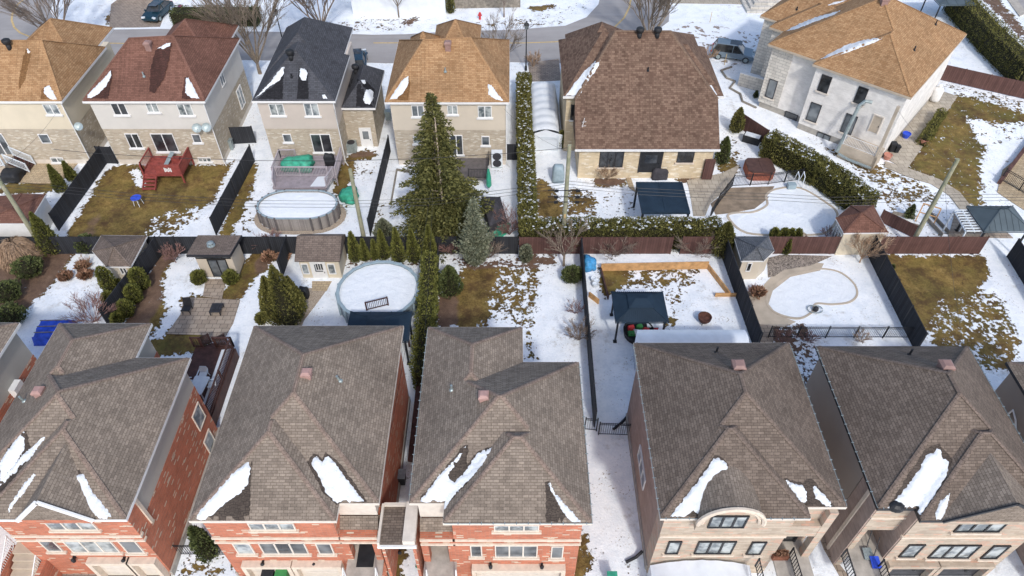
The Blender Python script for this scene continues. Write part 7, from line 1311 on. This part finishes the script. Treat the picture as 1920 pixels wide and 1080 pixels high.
for px, py, lb in ((1112, 528, "left white planter pot beside the raised bed"), (1118, 532, "middle white planter pot beside the raised bed"), (1115, 538, "nearest white planter pot beside the raised bed")): pot(lb, px, py, 'pl_white', .22, .4)
tb_ = thing("garden_table", "small round blue table on thin legs in the brown lawn", "table", tuple(U(261, 384))); c = U(261, 384); MB().lathe(c + ZU * .75, [(.42, 0), (.45, .03), (.42, .06)], 18).build("table_top", M['bluepl'], tb_)
for k in range(4): a = k * 1.57 + .5; MB().bar(c + Vector((math.cos(a) * .38, math.sin(a) * .38, 0)), c + Vector((math.cos(a) * .28, math.sin(a) * .28, .75)), .04).build("leg", M['pl_white'], tb_)
bt = thing("tarped_pile", "bright blue tarp weighted with boards over a pile in the left yard", "tarp", tuple(U(100, 620))); m = MB(); P = [U(70, 594, 1.2), U(143, 592, 1.2), U(120, 632, .9), U(50, 634, .9)]; nx_ = 12
for j in range(nx_ + 1):
    for i in range(nx_ + 1): u, v = i / nx_, j / nx_; p = P[0].lerp(P[1], u).lerp(P[3].lerp(P[2], u), v); e = min(u, 1 - u, v, 1 - v); m.v.append((p.x, p.y, p.z * (min(1, e * 9 + .05) if e < .1 else 1) + .06 * math.sin(i * 1.9 + j) + .05 * math.cos(j * 2.3)))
m.f = [(j * (nx_ + 1) + i, (j + 1) * (nx_ + 1) + i, (j + 1) * (nx_ + 1) + i + 1, j * (nx_ + 1) + i + 1) for j in range(nx_) for i in range(nx_)]; m.build("tarp_sheet", M['blue_tarp'], bt, smooth=True)
for v in (.22, .5, .78): a = P[0].lerp(P[3], v); b = P[1].lerp(P[2], v); a, b = a.lerp(b, .14), a.lerp(b, .86); MB().bar(a + ZU * .08, b + ZU * .08, .07, .03).build("board", M['wood_old'], bt)
def frame_chair(label, px, py, mat='black'):
    c = U(px, py); t = thing("patio_chair", label, "chair", tuple(c)); MB().box(c.x - .3, c.x + .3, c.y - .3, c.y + .3, .4, .45).build("seat", M[mat], t); MB().add([(c.x - .3, c.y + .28, .45), (c.x + .3, c.y + .28, .45), (c.x + .3, c.y + .5, 1.0), (c.x - .3, c.y + .5, 1.0), (c.x - .3, c.y + .32, .45), (c.x + .3, c.y + .32, .45), (c.x + .3, c.y + .54, 1.0), (c.x - .3, c.y + .54, 1.0)], [(0, 1, 2, 3), (7, 6, 5, 4), (0, 4, 5, 1), (2, 6, 7, 3), (0, 3, 7, 4), (1, 5, 6, 2)]).build("backrest", M[mat], t)
    for sx in (-1, 1):
        for sy in (-1, 1): MB().bar((c.x + sx * .27, c.y + sy * .27, 0), (c.x + sx * .27, c.y + sy * .27, .4), .04).build("leg", M[mat], t)
frame_chair("dark patio chair at the snowy left edge of the paver patio", 353, 585); frame_chair("dark patio chair on the snow under the pale green gazebo", 1817, 62)
ft = thing("fire_table", "small square black framed table on the paver patio", "table", tuple(U(408, 584))); c = U(408, 584); MB().box(c.x - .4, c.x + .4, c.y - .45, c.y + .45, .38, .42).box(c.x - .2, c.x + .2, c.y - .25, c.y + .25, .421, .46).build("table_top", M['dark'], ft)
for sx in (-1, 1):
    for sy in (-1, 1): MB().box(c.x + sx * .36 - .03, c.x + sx * .36 + .03, c.y + sy * .41 - .03, c.y + sy * .41 + .03, .03, .38).build("leg", M['dark'], ft)
def shovel(label, px, py, mat, z0=2.1):
    c = U(px, py, z0); t = thing("snow_shovel", label, "shovel", (c.x, c.y, z0)); MB().add([(c.x - .22, c.y - .3, z0 + .03), (c.x + .22, c.y - .3, z0 + .03), (c.x + .2, c.y + .3, z0 + .12), (c.x - .2, c.y + .3, z0 + .12), (c.x - .25, c.y - .3, z0 + .1), (c.x + .25, c.y - .3, z0 + .1), (c.x + .23, c.y + .3, z0 + .19), (c.x - .23, c.y + .3, z0 + .19)], [(3, 2, 1, 0), (0, 1, 5, 4), (1, 2, 6, 5), (2, 3, 7, 6), (3, 0, 4, 7), (4, 5, 6, 7)]).build("blade", M[mat], t); MB().tube([(c.x, c.y + .28, z0 + .14), (c.x + .3, c.y + 1.0, z0 + .9)], .025, 6).build("handle", M['dark'], t)
shovel("bright blue snow shovel leaning on the stone house porch", 1640, 1056, 'bluepl'); shovel("grey snow shovel leaning beside the blue one on the porch", 1626, 1040, 'galv')
dp = thing("planter_box", "wooden planter box with dry flowers on the stone house porch", "planter", (0, 0, 0)); c = U(1460, 1044, 2.1); MB().box(c.x - .42, c.x + .42, c.y - .2, c.y + .2, 2.1, 2.5).build("box", plain("brown_planter_wood", (112, 66, 44), .8, .2, 4), dp); n = 300; P = np.stack([c.x + RNG.uniform(-.38, .38, n), c.y + RNG.uniform(-.17, .17, n), RNG.uniform(2.48, 2.62, n)], 1); foliage("flowers", leaf_quads(P, RNG.normal(0, 1, (n, 3)) + np.array([0, 0, .8]), .1, .07), 'mulch_twig', dp)
for (x0, y0, x1, y1, lb) in ((1488, 1028, 1512, 1085, "black porch railing right of the planter box"), (1588, 1030, 1602, 1085, "black porch railing left of the blue shovel"), (1658, 1050, 1664, 1085, "black porch railing right of the blue shovel"), (1424, 1048, 1430, 1085, "black porch railing beside the white canvas shelter")):
    a, b = U(x0, y0, 2.1 + .9), U(x1, y1, 2.1 + .9); t_ = thing("porch_railing", lb, "railing", (a.x, a.y, 2.1)); railing(t_, [(a.x, a.y, 2.1), (a.x + (b.x - a.x) * .2, b.y - .3, 2.1)], .9, 'black', .16, .07, .03)
for (px, py, px2, py2, mt, lb) in ((781, 1064, 794, 1042, 'teal', "green drain pipe lying on the snow by the porch link"), (1174, 1054, 1204, 1036, 'black', "black drain pipe lying on the snow beside the stone house"), (1150, 805, 1180, 778, 'black', "black drain pipe at the iron gate beside the stone house"), (722, 1022, 752, 1040, 'dark', "dark drain pipe on the brown grass below the porch link")):
    a, b = U(px, py, .08), U(px2, py2, .12); tag(MB().tube([a, a.lerp(b, .6) + Vector((0, -.05, 0)), b + ZU * .2], .09, 8).build("drain_pipe", M[mt]), lb, "pipe")
fl = thing("garden_flag", "small red and blue garden flag beside the dark hedge", "flag", tuple(U(345, 30))); c = U(345, 32); MB().tube([c, c + ZU * 1.6], .02, 6).build("pole", M['black'], fl); MB().box(c.x - .28, c.x + .28, c.y - .02, c.y - .01, .8, 1.5).build("cloth", plain("flag_cloth", (150, 60, 80), .8, .4, 5, c2=(60, 80, 150)), fl)
hy = thing("fire_hydrant", "red fire hydrant on the snow across the street", "hydrant", tuple(U(900, 36))); c = U(900, 36); MB().lathe(c, [(.16, 0), (.13, .1), (.13, .6), (.18, .64), (.14, .8), (.04, .88)], 12).build("barrel", M['redpl'], hy); MB().bar(c + Vector((-.25, 0, .5)), c + Vector((.25, 0, .5)), .12).build("outlet", M['redpl'], hy)
for px, py, lb in ((1331, 42, "orange snow stake at the edge of the far snowy lawn"), (1358, 122, "orange snow stake beside the silver car")): a = U(px, py); tag(MB().tube([a, a + ZU * 1.3], .035, 6).build("snow_stake", M['yellow'], None, tuple(a)), lb, "stake")
fc = thing("white_shelter", "big white fabric car shelter across the street", "shelter", tuple(U(750, 10))); A, B = U(662, 27), U(836, 27); m = MB(); m.add([(A.x, A.y, 0), (B.x, A.y, 0), (B.x, A.y, 2.2), ((A.x + B.x) / 2, A.y, 3.4), (A.x, A.y, 2.2), (A.x, A.y + 5, 0), (B.x, A.y + 5, 0), (B.x, A.y + 5, 2.2), ((A.x + B.x) / 2, A.y + 5, 3.4), (A.x, A.y + 5, 2.2)], [(0, 1, 2, 3, 4), (1, 6, 7, 2), (2, 7, 8, 3), (3, 8, 9, 4), (4, 9, 5, 0)]); m.build("fabric", M['tarp_white'], fc)
bf = base((852, 16), (975, 14)); fence("wooden_fence", "brown wooden fence across the street behind the hydrant", bf, 'wood_old', 1.2)
g = thing("far_garage", "beige garage front at the top of the driveway across the street", "garage", tuple(U(240, -10))); A, B = U(205, -4), U(320, -4); MB().box(A.x, B.x, A.y, A.y + 6, 0, 3).build("wall", M['sid_cream'], g); MB().box(A.x + .6, B.x - .8, A.y - .05, A.y - .003, 0, 2.3).build("garage_door", M['cream'], g)
sw = thing("stone_steps", "stone entry steps and walls in front of the far right house", "steps", tuple(U(1420, 20))); c = U(1400, 25); 
for k in range(4): MB().box(c.x + k * .5, c.x + 5, c.y + .5 * k, c.y + 4, .3 * k, .3 * (k + 1) - .003).build("step", M['stone_r6'], sw)
rw = thing("retaining_wall", "pale stone retaining wall with snow on top below the pale house", "wall", tuple(U(1400, 155))); a, b, c = U(1384, 158), U(1432, 172), U(1445, 130); d = (b - a).normalized(); MB().obox((a + b) / 2 + ZU * .7, d, ZU, d.cross(ZU), (b - a).length / 2, .7, .25).build("wall", M['stone_r6'], rw); MB().obox((a + b) / 2 + ZU * 1.43, d, ZU, d.cross(ZU), (b - a).length / 2, .03, .27).build("snow_cap", M['snow'], rw)
ke = thing("bed_edging", "wavy brown brick edging of the snowy bed beside the big house", "edging", tuple(U(1380, 160))); MB().tube([U(*p, .08) for p in ((1372, 125), (1352, 132), (1362, 146), (1378, 152), (1368, 165), (1388, 176), (1392, 190), (1418, 202))], .12, 5).build("edging", M['wood_old'], ke)
db = thing("storage_box", "black storage box with snow on its lid beside the diagonal hedge", "box", tuple(U(1408, 268))); c = U(1408, 266); MB().obox(c + ZU * .35, (.85, -.5, 0), ZU, (.5, .85, 0), .8, .35, .4).build("body", M['blackpl'], db); MB().obox(c + ZU * .74, (.85, -.5, 0), ZU, (.5, .85, 0), .7, .035, .32).build("snow_cap", M['snow'], db)
rb2 = thing("raised_bed", "small wooden raised beds filled with snow beside the right wooden pole", "raised bed", tuple(U(1730, 425)))
for q in (((1672, 402), (1714, 412)), ((1688, 420), (1722, 428)), ((1735, 412), (1765, 444)), ((1744, 404), (1778, 440))): plank(rb2, U(*q[0]), U(*q[1]), .35, 'wood_old', .08, "plank")
ar = thing("wooden_trellis", "new wood trellis frame beside the right wooden pole", "trellis", tuple(U(1735, 410))); m = MB(); a, b = U(1716, 415), U(1748, 425); [m.bar(p, p + Vector((.3, .5, 1.5)), .08) for p in (a, b)]; m.bar(a + Vector((.3, .5, 1.5)), b + Vector((.3, .5, 1.5)), .08); m.bar(a + Vector((.15, .25, .8)), b + Vector((.15, .25, .8)), .06); m.build("frame", M['wood_new'], ar)
wf = thing("timber_edging", "long weathered timber edging lying on the snow beside the spruce", "edging", tuple(U(738, 350))); m = MB(); m.bar(U(744, 318, .1), U(733, 381, .1), .12, .2); m.bar(U(744, 318, .1), U(768, 322, .1), .12, .2); m.build("timber", M['wood_old'], wf)
pl_ = thing("low_planter", "small round stone planter beside the rounded cedars at the frozen pool", "planter", tuple(U(1500, 447))); MB().lathe(U(1500, 449), [(.5, 0), (.55, .4), (.45, .42), (.42, .3), (.02, .3)], 14).build("ring", M['conc_tan'], pl_)
# porch stair of the left brick house
ps = thing("entry_stair", "tan entry stair with white railings at the bottom left corner", "stairs", tuple(U(50, 1040))); a = U(52, 1030, 2.0)
MB().box(a.x - .75, a.x + .75, a.y - .2, a.y + 1.2, 1.8, 2.0).build("landing", M['conc_tan'], ps)
for k in range(5): MB().box(a.x - .7, a.x + .7, a.y - .2 - .32 * (k + 1), a.y - .204 - .32 * k, .2, 1.8 - .22 * k).build("step", M['conc_tan'], ps)
for s in (-.85, .85): railing(ps, [(a.x + s, a.y + .3, 2.0), (a.x + s, a.y - 1.6, .9)], .9, 'white', .13)
for s in (-1.05, .95): MB().box(a.x + s, a.x + s + .25, a.y - 1.9, a.y + .3, 0, 1.9).build("side_wall", M['brick_red'], ps)

# car shelter beside the tall hedge: ribbed white fabric tunnel sagging between its hoops
z = 2.1; a, b, c, d = U(994, 156, z), U(1050, 148, z), U(1055, 246, z), U(992, 250, z); cs = thing("car_shelter", "ribbed white car shelter beside the long hedge and the big brown house", "shelter", ((a.x + c.x) / 2, (a.y + c.y) / 2, 0)); m = MB(); K = 36; J = 9; x0, x1, y0, y1 = d.x, c.x, c.y, a.y
for i in range(K + 1):
    for j in range(J + 1): u, v = i / K, j / J; sag = .16 * abs(math.sin(math.pi * u * 7)); m.v.append((x0 + (x1 - x0) * v, y0 + (y1 - y0) * u, .02 if j in (0, J) else 1.75 + .55 * math.sin(math.pi * v) ** .7 + sag * math.sin(math.pi * v)))
m.f = [(i * (J + 1) + j, i * (J + 1) + j + 1, (i + 1) * (J + 1) + j + 1, (i + 1) * (J + 1) + j) for i in range(K) for j in range(J)]; m.build("fabric", M['tarp_white'], cs, smooth=True); MB().add([(x0, y0, 0), (x1, y0, 0), (x1, y0, 1.7), ((x0 + x1) / 2, y0, 2.25), (x0, y0, 1.7)], [(0, 1, 2, 3, 4)]).build("end_panel", M['tarp_white'], cs)

# side landing with a white railed stair at the beige house, left edge
sl = thing("side_stair", "white railed landing and stair at the back of the beige house, left edge", "stairs", tuple(U(10, 330))); a = U(18, 300, 1.1); boards(MB(), a.x - 2.6, a.x, 51.6, 53.4, 1.1).build("landing", M['conc_tan'], sl); MB().box(a.x - 2.55, a.x - .05, 51.65, 53.35, 0, .88).build("skirt", M['conc_tan'], sl)
stair(sl, (a.x, 52.7, 0), (1, 0, 0), 1.1, 5, 1.1, 'wood_dk'); railing(sl, [(a.x - 2.5, 51.65, 1.1), (a.x, 51.65, 1.1)], .9, 'pl_white', .13, .08, .03, .08); railing(sl, [(a.x, 52.1, 1.1), (a.x + 1.5, 52.1, .1)], .9, 'pl_white', .13, .08, .03, .08); railing(sl, [(a.x, 53.25, 1.1), (a.x + 1.5, 53.25, .1)], .9, 'pl_white', .13, .08, .03, .08)
